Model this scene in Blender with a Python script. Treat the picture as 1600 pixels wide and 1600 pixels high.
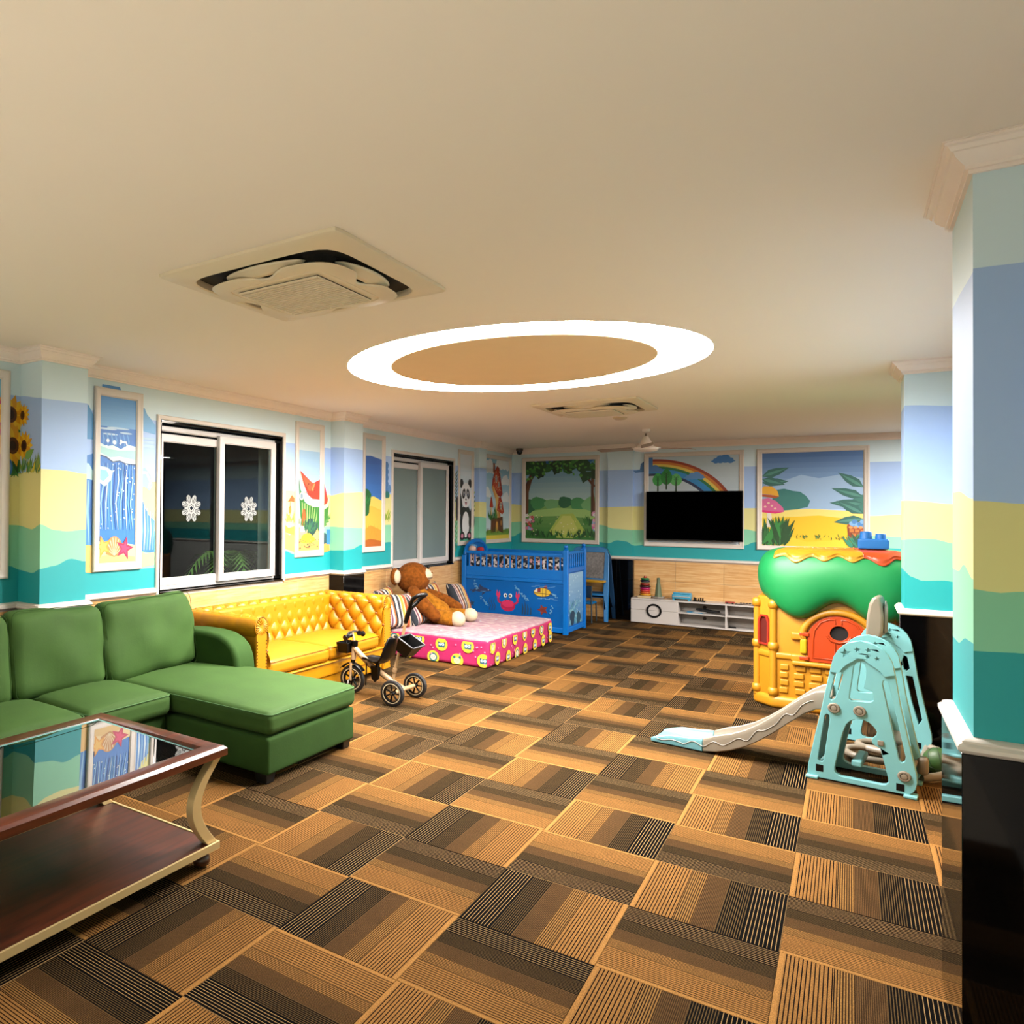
import bpy, bmesh, math, random
from math import sin, cos, pi, sqrt, atan2, floor as mfloor, exp
from mathutils import Vector, Matrix, geometry, noise
random.seed(7)
scene = bpy.context.scene
for _o in list(bpy.data.objects):
    bpy.data.objects.remove(_o)

# ------------------------------------------------------------------ camera, world, exposure
CAM_F, CAM_CX, CAM_CY = 1158.24, 435.64, 787.01          # in pixels of the 1600 x 1600 frame
YAW, ROLL, PITCH = 0.6570, 0.0090, -0.0111
CAM_POS = Vector((4.41, 0.0, 1.56))
EXPOSURE = 0.0
RING_LIGHT = 150.0
REAR_FILL_LIGHT = 54.0
BAY_FILL_LIGHT = 125.0
LIGHT_COLOR = (1.0, 0.945, 0.905)


def make_camera():
    c, s = cos(YAW), sin(YAW)
    r = Vector((c, s, 0)); f = Vector((-s, c, 0)); d = Vector((0, 0, -1))
    cp, sp = cos(PITCH), sin(PITCH)
    d2 = cp * d - sp * f; f2 = sp * d + cp * f
    c, s = cos(ROLL), sin(ROLL)
    right = c * r - s * d2; down = s * r + c * d2
    m = Matrix((right, -down, -f2)).transposed().to_4x4()
    m.translation = CAM_POS
    cd = bpy.data.cameras.new('camera'); co = bpy.data.objects.new('camera', cd)
    scene.collection.objects.link(co)
    co.matrix_world = m
    cd.sensor_fit = 'HORIZONTAL'; cd.sensor_width = 36.0
    cd.lens = CAM_F / 1600 * 36.0
    cd.shift_x = (800 - CAM_CX) / 1600
    cd.shift_y = (CAM_CY - 800) / 1600
    cd.clip_start = 0.02; cd.clip_end = 100
    scene.camera = co


make_camera()
world = bpy.data.worlds.new('night'); scene.world = world
world.use_nodes = True
world.node_tree.nodes['Background'].inputs[0].default_value = (0.003, 0.0034, 0.005, 1)
world.node_tree.nodes['Background'].inputs[1].default_value = 1.0
vs = scene.view_settings
vs.view_transform = 'Standard'; vs.look = 'None'; vs.exposure = EXPOSURE; vs.gamma = 1.0
vs.use_curve_mapping = False
scene.cycles.use_denoising = True
scene.cycles.max_bounces = 10
scene.cycles.diffuse_bounces = 6
scene.cycles.caustics_reflective = False
scene.cycles.caustics_refractive = False
scene.cycles.sample_clamp_indirect = 6.0


# ------------------------------------------------------------------ colours and materials
def lin(h):
    if isinstance(h, str):
        h = h.lstrip('#'); v = [int(h[i:i + 2], 16) / 255 for i in (0, 2, 4)]
    else:
        v = list(h)
    return tuple(x / 12.92 if x <= 0.04045 else ((x + 0.055) / 1.055) ** 2.4 for x in v) + (1.0,)


MATS = {}


def nt(name):
    m = bpy.data.materials.new(name); m.use_nodes = True
    t = m.node_tree
    return m, t, t.nodes['Principled BSDF']


def mat(name, color, rough=0.5, metal=0.0, vary=0.06, scale=8.0, bump=0.0, bscale=None, coat=0.0, sheen=0.0, spec=0.5, stretch=None, emit=None, ior=None, k=0.5):
    """principled material whose colour wavers a little with noise; optional fine bump"""
    if name in MATS:
        return MATS[name]
    m, t, b = nt(name)
    N, L = t.nodes, t.links
    col = tuple(c * k for c in lin(color)[:3]) + (1,)
    tc = N.new('ShaderNodeTexCoord')
    src = tc.outputs['Object']
    if stretch:
        mp = N.new('ShaderNodeMapping'); mp.inputs['Scale'].default_value = stretch
        L.new(src, mp.inputs['Vector']); src = mp.outputs['Vector']
    nz = N.new('ShaderNodeTexNoise'); nz.inputs['Scale'].default_value = scale; nz.inputs['Detail'].default_value = 4
    L.new(src, nz.inputs['Vector'])
    rp = N.new('ShaderNodeValToRGB')
    rp.color_ramp.elements[0].position = 0.3; rp.color_ramp.elements[1].position = 0.7
    rp.color_ramp.elements[0].color = tuple(max(0, c * (1 - vary)) for c in col[:3]) + (1,)
    rp.color_ramp.elements[1].color = tuple(min(1, c * (1 + vary)) for c in col[:3]) + (1,)
    L.new(nz.outputs['Fac'], rp.inputs['Fac']); L.new(rp.outputs['Color'], b.inputs['Base Color'])
    b.inputs['Roughness'].default_value = rough
    b.inputs['Metallic'].default_value = metal
    b.inputs['Specular IOR Level'].default_value = spec
    if ior: b.inputs['IOR'].default_value = ior
    b.inputs['Coat Weight'].default_value = coat
    b.inputs['Coat Roughness'].default_value = 0.08
    if sheen:
        b.inputs['Sheen Weight'].default_value = sheen
        b.inputs['Sheen Roughness'].default_value = 0.4
        b.inputs['Sheen Tint'].default_value = tuple(min(1, c * 1.6 + 0.05) for c in col[:3]) + (1,)
    if bump:
        n2 = N.new('ShaderNodeTexNoise'); n2.inputs['Scale'].default_value = bscale or 200; n2.inputs['Detail'].default_value = 3
        L.new(src, n2.inputs['Vector'])
        bp = N.new('ShaderNodeBump'); bp.inputs['Strength'].default_value = bump; bp.inputs['Distance'].default_value = 0.01
        L.new(n2.outputs['Fac'], bp.inputs['Height']); L.new(bp.outputs['Normal'], b.inputs['Normal'])
    if emit:
        b.inputs['Emission Color'].default_value = emit[0]; b.inputs['Emission Strength'].default_value = emit[1]
    MATS[name] = m
    return m


def print_mat(name, rough=0.55, vary=0.05, coat=0.0, scale=3.0, k=0.7):
    """flat paint: colour read from the mesh colour attribute, mottled a little"""
    if name in MATS:
        return MATS[name]
    m, t, b = nt(name)
    N, L = t.nodes, t.links
    at = N.new('ShaderNodeAttribute'); at.attribute_name = 'Col'
    tc = N.new('ShaderNodeTexCoord')
    nz = N.new('ShaderNodeTexNoise'); nz.inputs['Scale'].default_value = scale; nz.inputs['Detail'].default_value = 5
    L.new(tc.outputs['Object'], nz.inputs['Vector'])
    mr = N.new('ShaderNodeMapRange')
    mr.inputs['To Min'].default_value = k * (1 - vary); mr.inputs['To Max'].default_value = k * (1 + vary)
    L.new(nz.outputs['Fac'], mr.inputs['Value'])
    mx = N.new('ShaderNodeMix'); mx.data_type = 'RGBA'; mx.blend_type = 'MULTIPLY'; mx.inputs[0].default_value = 1
    L.new(at.outputs['Color'], mx.inputs[6]); L.new(mr.outputs['Result'], mx.inputs[7])
    L.new(mx.outputs[2], b.inputs['Base Color'])
    b.inputs['Roughness'].default_value = rough
    b.inputs['Coat Weight'].default_value = coat
    MATS[name] = m
    return m


# ------------------------------------------------------------------ mesh building
class MB:
    def __init__(s):
        s.v, s.f, s.mi, s.col = [], [], [], []

    def add(s, verts, faces, mi=0, col=None):
        o = len(s.v)
        s.v += [tuple(p) for p in verts]
        for f in faces:
            s.f.append([i + o for i in f]); s.mi.append(mi); s.col.append(col)
        return s

    def box(s, x0, x1, y0, y1, z0, z1, mi=0, col=None):
        v = [(x, y, z) for z in (z0, z1) for y in (y0, y1) for x in (x0, x1)]
        return s.add(v, [(0, 2, 3, 1), (4, 5, 7, 6), (0, 1, 5, 4), (2, 6, 7, 3), (0, 4, 6, 2), (1, 3, 7, 5)], mi, col)

    def obox(s, M, hx, hy, hz, mi=0, col=None):
        v = [M @ Vector((x * hx, y * hy, z * hz)) for z in (-1, 1) for y in (-1, 1) for x in (-1, 1)]
        return s.add(v, [(0, 2, 3, 1), (4, 5, 7, 6), (0, 1, 5, 4), (2, 6, 7, 3), (0, 4, 6, 2), (1, 3, 7, 5)], mi, col)

    def soft(s, x0, x1, y0, y1, z0, z1, r=0.03, n=8, crown=0.0, wob=0.0, M=None, mi=0, freq=5.0, seed=0, puff=0.0):
        """box with round edges, optional crowned top and soft wobble"""
        c = Vector(((x0 + x1) / 2, (y0 + y1) / 2, (z0 + z1) / 2)); h = ((x1 - x0) / 2, (y1 - y0) / 2, (z1 - z0) / 2)
        r = min(r, *h)
        ax = []
        for k in range(3):
            e = [0, .25, .55, .8, 1.0]
            inner = [-(h[k] - r) + 2 * (h[k] - r) * i / n for i in range(n + 1)] if h[k] > r + 1e-6 else [0.0]
            lo = [-h[k] + r * (1 - cos(t * pi / 2)) for t in e[:-1]]
            hi = [-x for x in reversed(lo)]
            ax.append(lo + inner + hi)
        idx = {}

        def vert(p):
            key = tuple(round(q, 6) for q in p)
            if key in idx: return idx[key]
            q = [max(-(h[k] - r), min(h[k] - r, p[k])) for k in range(3)]
            d = Vector([p[k] - q[k] for k in range(3)])
            if d.length > 1e-9: d = d.normalized() * r
            w = Vector(q) + d
            u, v2 = w.x / h[0], w.y / h[1]
            if crown and w.z > 0:
                w.z += crown * max(0, 1 - u * u) * max(0, 1 - v2 * v2) * (w.z / h[2])
            if puff:
                uz = w.z / h[2]
                w.x += math.copysign(puff, w.x) * abs(u) * max(0, 1 - v2 * v2) * max(0, 1 - uz * uz)
                w.y += math.copysign(puff, w.y) * abs(v2) * max(0, 1 - u * u) * max(0, 1 - uz * uz)
            if wob:
                w += wob * noise.noise_vector(w * freq + Vector((seed * 7.3, seed * 3.1, 0)))
            w = w + c
            if M: w = M @ w
            idx[key] = len(s.v) ; s.v.append(tuple(w))
            return idx[key]
        for k in range(3):
            a, b = (k + 1) % 3, (k + 2) % 3
            for sg in (-1, 1):
                for i in range(len(ax[a]) - 1):
                    for j in range(len(ax[b]) - 1):
                        q = []
                        for (ii, jj) in ((i, j), (i + 1, j), (i + 1, j + 1), (i, j + 1)):
                            p = [0, 0, 0]; p[k] = sg * h[k]; p[a] = ax[a][ii]; p[b] = ax[b][jj]
                            q.append(vert(p))
                        if sg < 0: q.reverse()
                        if len(set(q)) >= 3:
                            s.f.append(list(dict.fromkeys(q))); s.mi.append(mi); s.col.append(None)
        return s

    def tube(s, pts, r, n=10, mi=0, caps=True, closed=False, flat=1.0):
        pts = [Vector(p) for p in pts]; m = len(pts)
        rr = r if isinstance(r, (list, tuple)) else [r] * m
        prev = None; rings = []
        for i, p in enumerate(pts):
            if closed:
                t = (pts[(i + 1) % m] - pts[i - 1])
            else:
                t = (pts[min(i + 1, m - 1)] - pts[max(i - 1, 0)])
            t = t.normalized()
            if prev is None:
                a = Vector((0, 0, 1)) if abs(t.z) < .9 else Vector((1, 0, 0))
                u = t.cross(a).normalized()
            else:
                u = (prev - t * prev.dot(t)).normalized()
            prev = u; w = t.cross(u)
            rings.append([p + (u * cos(2 * pi * k / n) + w * sin(2 * pi * k / n) * flat) * rr[i] for k in range(n)])
        v = [q for g in rings for q in g]
        f = []
        for i in range(m if closed else m - 1):
            j = (i + 1) % m
            for k in range(n):
                f.append((i * n + k, i * n + (k + 1) % n, j * n + (k + 1) % n, j * n + k))
        if caps and not closed:
            f.append(tuple(reversed(range(n)))); f.append(tuple(range((m - 1) * n, m * n)))
        return s.add(v, f, mi)

    def lathe(s, prof, c=(0, 0, 0), axis=(0, 0, 1), n=24, mi=0, a0=0, a1=2 * pi, sx=1, sy=1):
        ax = Vector(axis).normalized()
        a = Vector((1, 0, 0)) if abs(ax.x) < .9 else Vector((0, 1, 0))
        u = (a - ax * a.dot(ax)).normalized(); w = ax.cross(u)
        c = Vector(c); full = abs(a1 - a0 - 2 * pi) < 1e-6
        cnt = n if full else n + 1
        v = []
        for (r, z) in prof:
            for k in range(cnt):
                t = a0 + (a1 - a0) * k / n
                v.append(c + ax * z + (u * cos(t) * sx + w * sin(t) * sy) * max(r, 1e-5))
        f = []
        for i in range(len(prof) - 1):
            for k in range(n):
                k2 = (k + 1) % cnt
                f.append((i * cnt + k, i * cnt + k2, (i + 1) * cnt + k2, (i + 1) * cnt + k))
        return s.add(v, f, mi)

    def ball(s, c, rx, ry=None, rz=None, n=18, m=12, M=None, mi=0):
        ry = ry or rx; rz = rz or rx; c = Vector(c); v = []
        for i in range(m + 1):
            t = pi * i / m
            for k in range(n):
                a = 2 * pi * k / n
                p = Vector((rx * sin(t) * cos(a), ry * sin(t) * sin(a), rz * cos(t)))
                v.append(c + (M @ p if M else p))
        f = []
        for i in range(m):
            for k in range(n):
                f.append((i * n + k, (i + 1) * n + k, (i + 1) * n + (k + 1) % n, i * n + (k + 1) % n))
        return s.add(v, f, mi)

    def grid(s, fn, nu, nv, mi=0, flip=False):
        v = [fn(i / nu, j / nv) for i in range(nu + 1) for j in range(nv + 1)]
        f = []
        for i in range(nu):
            for j in range(nv):
                q = (i * (nv + 1) + j, (i + 1) * (nv + 1) + j, (i + 1) * (nv + 1) + j + 1, i * (nv + 1) + j + 1)
                f.append(tuple(reversed(q)) if flip else q)
        return s.add(v, f, mi)

    def plate(s, outline, holes, P, t, mi=0):
        """flat panel with holes: outline and holes in 2D, P(a, b, depth) -> 3D, thickness t"""
        loops = [outline] + list(holes)
        polys = [[Vector((a, b, 0)) for a, b in lp] for lp in loops]
        tris = geometry.tessellate_polygon(polys)
        flat = [p for lp in loops for p in lp]; n = len(flat)
        v = [P(a, b, 0) for a, b in flat] + [P(a, b, t) for a, b in flat]
        f = [tuple(tr) for tr in tris] + [tuple(i + n for i in reversed(tr)) for tr in tris]
        o = 0
        for lp in loops:
            k = len(lp)
            for i in range(k):
                a, b = o + i, o + (i + 1) % k
                f.append((a, b, b + n, a + n))
            o += k
        return s.add(v, f, mi)

    def build(s, name, mats, parent=None, smooth=None, bevel=0.0, segs=2, subsurf=0, weld=True, colattr=False):
        me = bpy.data.meshes.new(name)
        me.from_pydata(s.v, [], s.f)
        if not isinstance(mats, (list, tuple)): mats = [mats]
        for m in mats: me.materials.append(m)
        if len(mats) > 1:
            me.polygons.foreach_set('material_index', s.mi)
        if colattr:
            ca = me.color_attributes.new('Col', 'FLOAT_COLOR', 'CORNER')
            for p, c in zip(me.polygons, s.col):
                for li in p.loop_indices:
                    ca.data[li].color = c or (1, 1, 1, 1)
        elif weld:
            bm = bmesh.new(); bm.from_mesh(me)
            bmesh.ops.remove_doubles(bm, verts=bm.verts, dist=2e-5)
            bmesh.ops.recalc_face_normals(bm, faces=bm.faces)
            bm.to_mesh(me); bm.free()
        if smooth is not None:
            me.polygons.foreach_set('use_smooth', [True] * len(me.polygons))
            me.set_sharp_from_angle(angle=math.radians(smooth))
        o = bpy.data.objects.new(name, me)
        scene.collection.objects.link(o)
        if parent is not None:
            o.parent = parent
            w = parent; off = Vector((0, 0, 0))
            while w is not None:
                off += w.location; w = w.parent
            o.location = -off
        if bevel:
            md = o.modifiers.new('bevel', 'BEVEL'); md.width = bevel; md.segments = segs; md.limit_method = 'ANGLE'; md.angle_limit = math.radians(40)
            me.polygons.foreach_set('use_smooth', [True] * len(me.polygons)); me.set_sharp_from_angle(angle=math.radians(50))
        if subsurf:
            md = o.modifiers.new('sub', 'SUBSURF'); md.levels = subsurf; md.render_levels = subsurf
        return o


def tag(o, label=None, cat=None, group=None, kind=None):
    if label: o['label'] = label
    if cat: o['category'] = cat
    if group: o['group'] = group
    if kind: o['kind'] = kind
    return o


def thing(name, label, cat, loc, group=None):
    o = bpy.data.objects.new(name, None); scene.collection.objects.link(o)
    o.location = loc; o.empty_display_size = .1
    return tag(o, label, cat, group)


def struct(o, label=None):
    return tag(o, label, None, None, 'structure')


def copy_tree(root, loc, rz=0.0):
    r = root.copy(); scene.collection.objects.link(r); r.location = loc; r.rotation_euler = (0, 0, rz)
    for ch in list(root.children):
        c = ch.copy(); scene.collection.objects.link(c); c.parent = r
        for g in ch.children:
            d = g.copy(); scene.collection.objects.link(d); d.parent = c
    return r


def interp(pts, t):
    if t <= pts[0][0]: return pts[0][1]
    for (a, za), (b, zb) in zip(pts, pts[1:]):
        if t <= b:
            u = (t - a) / (b - a); u = u * u * (3 - 2 * u)
            return za + (zb - za) * u
    return pts[-1][1]


def sweep(mb, path, prof, closed=False, M=None, mi=0, side=1):
    """sweep a profile [(d, h)] along a 2D path with mitred corners; d is measured to the left (side=1) of travel"""
    n = len(path); rings = []
    P = [Vector(p) for p in path]
    for i in range(n):
        if closed or 0 < i < n - 1:
            a = (P[i] - P[i - 1]).normalized(); b = (P[(i + 1) % n] - P[i]).normalized()
        else:
            a = b = (P[1] - P[0]).normalized() if i == 0 else (P[-1] - P[-2]).normalized()
        na = Vector((-a.y, a.x)) * side; nb = Vector((-b.y, b.x)) * side
        m = (na + nb); m = m / max(1e-6, m.dot(na))
        rings.append([(P[i].x + m.x * d, P[i].y + m.y * d, h) for d, h in prof])
    k = len(prof)
    v = [Vector(q) for r in rings for q in r]
    if M: v = [M(q) for q in v]
    f = []
    for i in range(n if closed else n - 1):
        j = (i + 1) % n
        for q in range(k - 1):
            f.append((i * k + q, j * k + q, j * k + q + 1, i * k + q + 1))
    if not closed:
        f.append(tuple(range(k))); f.append(tuple(reversed(range((n - 1) * k, n * k))))
    return mb.add(v, f, mi)


class Art:
    """flat painted shapes on a plane: layers of coloured polygons in 0..1 coordinates"""
    def __init__(s, P, step=0.00009):
        s.P, s.mb, s.k, s.step = P, MB(), 0, step

    def lift(s):
        s.k += .16          # a hair above the shape before, so no two shapes share a plane
        return s.k * s.step

    def poly(s, pts, color, same=False):
        if not same: s.k += 1
        # clip to the unit square when the art asks for it
        if getattr(s, 'clip', None):
            pts = clip_poly(pts, s.clip)
        if len(pts) < 3: return s
        h = s.lift()
        s.mb.add([s.P(a, b, h) for a, b in pts], [tuple(range(len(pts)))], 0, lin(color))
        return s

    def rect(s, a0, b0, a1, b1, color, same=False):
        return s.poly([(a0, b0), (a1, b0), (a1, b1), (a0, b1)], color, same)

    def ell(s, a, b, ra, rb, color, rot=0, n=20, same=False, t0=0, t1=360):
        c, d = cos(rot), sin(rot); asp = getattr(s, 'asp', 1.0)
        pts = []
        for i in range(n + (0 if t1 - t0 == 360 else 1)):
            t = math.radians(t0 + (t1 - t0) * i / n)
            x, y = ra * cos(t), rb * sin(t) / 1.0
            pts.append((a + c * x - d * y * asp, b + d * x / asp + c * y))
        return s.poly(pts, color, same)

    def grad(s, a0, b0, a1, b1, c0, c1, n=10):
        s.k += 1
        A, B = lin(c0), lin(c1)
        for i in range(n):
            t = (i + .5) / n
            col = tuple(A[j] + (B[j] - A[j]) * t for j in range(3)) + (1,)
            y0, y1 = b0 + (b1 - b0) * i / n, b0 + (b1 - b0) * (i + 1) / n
            s.mb.add([s.P(a0, y0, s.k * s.step), s.P(a1, y0, s.k * s.step), s.P(a1, y1, s.k * s.step), s.P(a0, y1, s.k * s.step)], [(0, 1, 2, 3)], 0, col)
        return s

    def line(s, pts, w, color, same=False):
        asp = getattr(s, 'asp', 1.0)
        L, R = [], []
        for i, (x, y) in enumerate(pts):
            x0, y0 = pts[max(0, i - 1)]; x1, y1 = pts[min(len(pts) - 1, i + 1)]
            tx, ty = (x1 - x0), (y1 - y0) * asp
            l = sqrt(tx * tx + ty * ty) or 1
            ww = w[i] if isinstance(w, (list, tuple)) else w
            L.append((x - ty / l * ww, y + tx / l * ww / asp)); R.append((x + ty / l * ww, y - tx / l * ww / asp))
        if not same: s.k += 1
        for i in range(len(pts) - 1):
            q = [L[i], L[i + 1], R[i + 1], R[i]]
            if getattr(s, 'clip', None): q = clip_poly(q, s.clip)
            if len(q) >= 3:
                h = s.lift() if i else s.k * s.step
                s.mb.add([s.P(a, b, h) for a, b in q], [tuple(range(len(q)))], 0, lin(color))
        return s

    def leaf(s, a, b, length, width, ang, color, same=True):
        asp = getattr(s, 'asp', 1.0)
        c, d = cos(ang), sin(ang)
        pts = []
        for u, w in ((0, 0), (.3, .5), (.6, .42), (1, 0), (.6, -.42), (.3, -.5)):
            x, y = u * length, w * width
            pts.append((a + c * x - d * y, b + (d * x + c * y) / asp * 1.0))
        return s.poly(pts, color, same)

    def build(s, name, parent, m):
        return s.mb.build(name, m, parent, colattr=True)


def clip_poly(pts, box):
    a0, b0, a1, b1 = box
    for ax, lim, keep in ((0, a0, 1), (0, a1, -1), (1, b0, 1), (1, b1, -1)):
        out = []
        for i in range(len(pts)):
            p, q = pts[i - 1], pts[i]
            ip = (p[ax] - lim) * keep >= 0; iq = (q[ax] - lim) * keep >= 0
            if ip != iq:
                t = (lim - p[ax]) / (q[ax] - p[ax])
                out.append((p[0] + (q[0] - p[0]) * t, p[1] + (q[1] - p[1]) * t))
            if iq: out.append(q)
        pts = out
        if not pts: return []
    return pts

# ------------------------------------------------------------------ shared materials
CEIL_Z, BACK_Y, RIGHT_X, FRONT_Y = 2.62, 12.0, 5.02, -4.6
ALC_Y, ALC_X = 7.25, 8.0            # unseen side bay added beyond the second column to hold a lamp
M_ceiling = mat('ceiling paint', '#f0e6da', .9, vary=.01, scale=.6, k=1.0)
M_white = mat('white gloss moulding', '#f3e9dd', .45, vary=.02, k=.62)
M_cornice = mat('plaster cornice', '#f2e4da', .6, vary=.02, k=.95)
M_upvc = mat('white window plastic', '#efe9e4', .3, vary=.01, k=.6)
M_granite = mat('black granite', '#070708', .05, vary=.4, scale=160, spec=.22)
M_mural = print_mat('mural paint', .6, .035, scale=2.2, k=.78)
M_print = print_mat('painted print', .5, .03, k=.70)
M_black = mat('black plastic', '#070708', .35, vary=.2, spec=.25)
M_chrome = mat('brushed metal', '#b9b4ac', .3, 1.0)


def wall_tile_mat():
    m, t, b = nt('travertine tile'); N, L = t.nodes, t.links
    tc = N.new('ShaderNodeTexCoord')
    mp = N.new('ShaderNodeMapping'); mp.inputs['Scale'].default_value = (1.3, 1.3, 22)
    L.new(tc.outputs['Object'], mp.inputs['Vector'])
    n1 = N.new('ShaderNodeTexNoise'); n1.inputs['Scale'].default_value = 2.4; n1.inputs['Detail'].default_value = 6; n1.inputs['Roughness'].default_value = .65
    L.new(mp.outputs['Vector'], n1.inputs['Vector'])
    rp = N.new('ShaderNodeValToRGB'); e = rp.color_ramp.elements
    e[0].position = .25; e[0].color = lin('#a8763c'); e[1].position = .75; e[1].color = lin('#cfae7c')
    q = e.new(.45); q.color = lin('#bb8f58'); q = e.new(.58); q.color = lin('#c6a06c')
    L.new(n1.outputs['Fac'], rp.inputs['Fac'])
    # small mosaic of strips with slightly different tones
    br = N.new('ShaderNodeTexBrick'); br.inputs['Scale'].default_value = 1.0
    br.inputs['Color1'].default_value = (1, 1, 1, 1); br.inputs['Color2'].default_value = (.80, .72, .62, 1); br.inputs['Mortar'].default_value = (.9, .85, .8, 1)
    br.inputs['Brick Width'].default_value = .23; br.inputs['Row Height'].default_value = .033; br.inputs['Mortar Size'].default_value = .0006
    br.inputs['Bias'].default_value = -.55
    sx = N.new('ShaderNodeSeparateXYZ'); cx = N.new('ShaderNodeCombineXYZ'); ad = N.new('ShaderNodeMath'); ad.operation = 'ADD'
    L.new(tc.outputs['Object'], sx.inputs[0]); L.new(sx.outputs[0], ad.inputs[0]); L.new(sx.outputs[1], ad.inputs[1])
    L.new(ad.outputs[0], cx.inputs[0]); L.new(sx.outputs[2], cx.inputs[1]); L.new(cx.outputs[0], br.inputs['Vector'])
    mx = N.new('ShaderNodeMix'); mx.data_type = 'RGBA'; mx.blend_type = 'MULTIPLY'; mx.inputs[0].default_value = .6
    L.new(rp.outputs['Color'], mx.inputs[6]); L.new(br.outputs['Color'], mx.inputs[7])
    oi = N.new('ShaderNodeObjectInfo'); mr = N.new('ShaderNodeMapRange'); mr.inputs['To Min'].default_value = .93; mr.inputs['To Max'].default_value = 1.05
    L.new(oi.outputs['Random'], mr.inputs['Value'])
    m2 = N.new('ShaderNodeMix'); m2.data_type = 'RGBA'; m2.blend_type = 'MULTIPLY'; m2.inputs[0].default_value = 1
    L.new(mx.outputs[2], m2.inputs[6]); L.new(mr.outputs['Result'], m2.inputs[7])
    L.new(m2.outputs[2], b.inputs['Base Color']); b.inputs['Roughness'].default_value = .32
    return m


M_tile = wall_tile_mat()


def carpet_mat():
    """one carpet tile: five bands of stripes from near-black to tan across local x (object space, 0.5 m)"""
    m, t, b = nt('striped carpet'); N, L = t.nodes, t.links
    tc = N.new('ShaderNodeTexCoord'); sx = N.new('ShaderNodeSeparateXYZ'); L.new(tc.outputs['Object'], sx.inputs[0])

    def math_(op, a, bb=None):
        n = N.new('ShaderNodeMath'); n.operation = op
        for i, x in enumerate((a, bb)):
            if x is None: continue
            if isinstance(x, (int, float)): n.inputs[i].default_value = x
            else: L.new(x, n.inputs[i])
        return n.outputs[0]
    tt = math_('ADD', math_('MULTIPLY', sx.outputs[0], 2.0), .5)

    def ramp(stops, gray=False):
        r = N.new('ShaderNodeValToRGB'); r.color_ramp.interpolation = 'CONSTANT'; e = r.color_ramp.elements
        while len(e) < len(stops): e.new(.5)
        for q, (p, c) in zip(e, stops):
            q.position = p; q.color = (c, c, c, 1) if gray else lin(c)
        L.new(tt, r.inputs['Fac']); return r.outputs['Color']
    S = [0, .25, .41, .57, .69, .965]
    BG = ramp(list(zip(S, ['#080604', '#0f0b06', '#46321e', '#2a1c0f', '#ab7a42', '#bd894b'])))
    LN = ramp(list(zip(S, ['#c7a06c', '#6e5636', '#745533', '#a87b44', '#120b06', '#bd894b'])))
    FQ = ramp(list(zip(S, [.40, .64, .90, .64, .42, .40])), True)
    DU = ramp(list(zip(S, [.18, .36, .45, .58, .30, .0])), True)
    ph = math_('FRACT', math_('MULTIPLY', tt, math_('MULTIPLY', FQ, 100.0)))
    mask = math_('LESS_THAN', ph, DU)
    mx = N.new('ShaderNodeMix'); mx.data_type = 'RGBA'; L.new(mask, mx.inputs[0]); L.new(BG, mx.inputs[6]); L.new(LN, mx.inputs[7])
    # heathered yarn
    nz = N.new('ShaderNodeTexNoise'); nz.inputs['Scale'].default_value = 240; nz.inputs['Detail'].default_value = 3
    L.new(tc.outputs['Object'], nz.inputs['Vector'])
    mr = N.new('ShaderNodeMapRange'); mr.inputs['To Min'].default_value = .16; mr.inputs['To Max'].default_value = .54; mr.inputs[1].default_value = .25; mr.inputs[2].default_value = .75
    L.new(nz.outputs['Fac'], mr.inputs['Value'])
    n2 = N.new('ShaderNodeTexNoise'); n2.inputs['Scale'].default_value = 9; L.new(tc.outputs['Object'], n2.inputs['Vector'])
    m2 = N.new('ShaderNodeMapRange'); m2.inputs['To Min'].default_value = .85; m2.inputs['To Max'].default_value = 1.15; L.new(n2.outputs['Fac'], m2.inputs['Value'])
    oi = N.new('ShaderNodeObjectInfo'); m3 = N.new('ShaderNodeMapRange'); m3.inputs['To Min'].default_value = .92; m3.inputs['To Max'].default_value = 1.08
    L.new(oi.outputs['Random'], m3.inputs['Value'])
    fac = math_('MULTIPLY', math_('MULTIPLY', mr.outputs[0], m2.outputs[0]), m3.outputs[0])
    m4 = N.new('ShaderNodeMix'); m4.data_type = 'RGBA'; m4.blend_type = 'MULTIPLY'; m4.inputs[0].default_value = 1
    L.new(mx.outputs[2], m4.inputs[6]); L.new(fac, m4.inputs[7])
    L.new(m4.outputs[2], b.inputs['Base Color']); b.inputs['Roughness'].default_value = .95
    b.inputs['Specular IOR Level'].default_value = .03
    bp = N.new('ShaderNodeBump'); bp.inputs['Strength'].default_value = .5; bp.inputs['Distance'].default_value = .004
    L.new(math_('ADD', mask, nz.outputs['Fac']), bp.inputs['Height']); L.new(bp.outputs['Normal'], b.inputs['Normal'])
    return m


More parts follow.
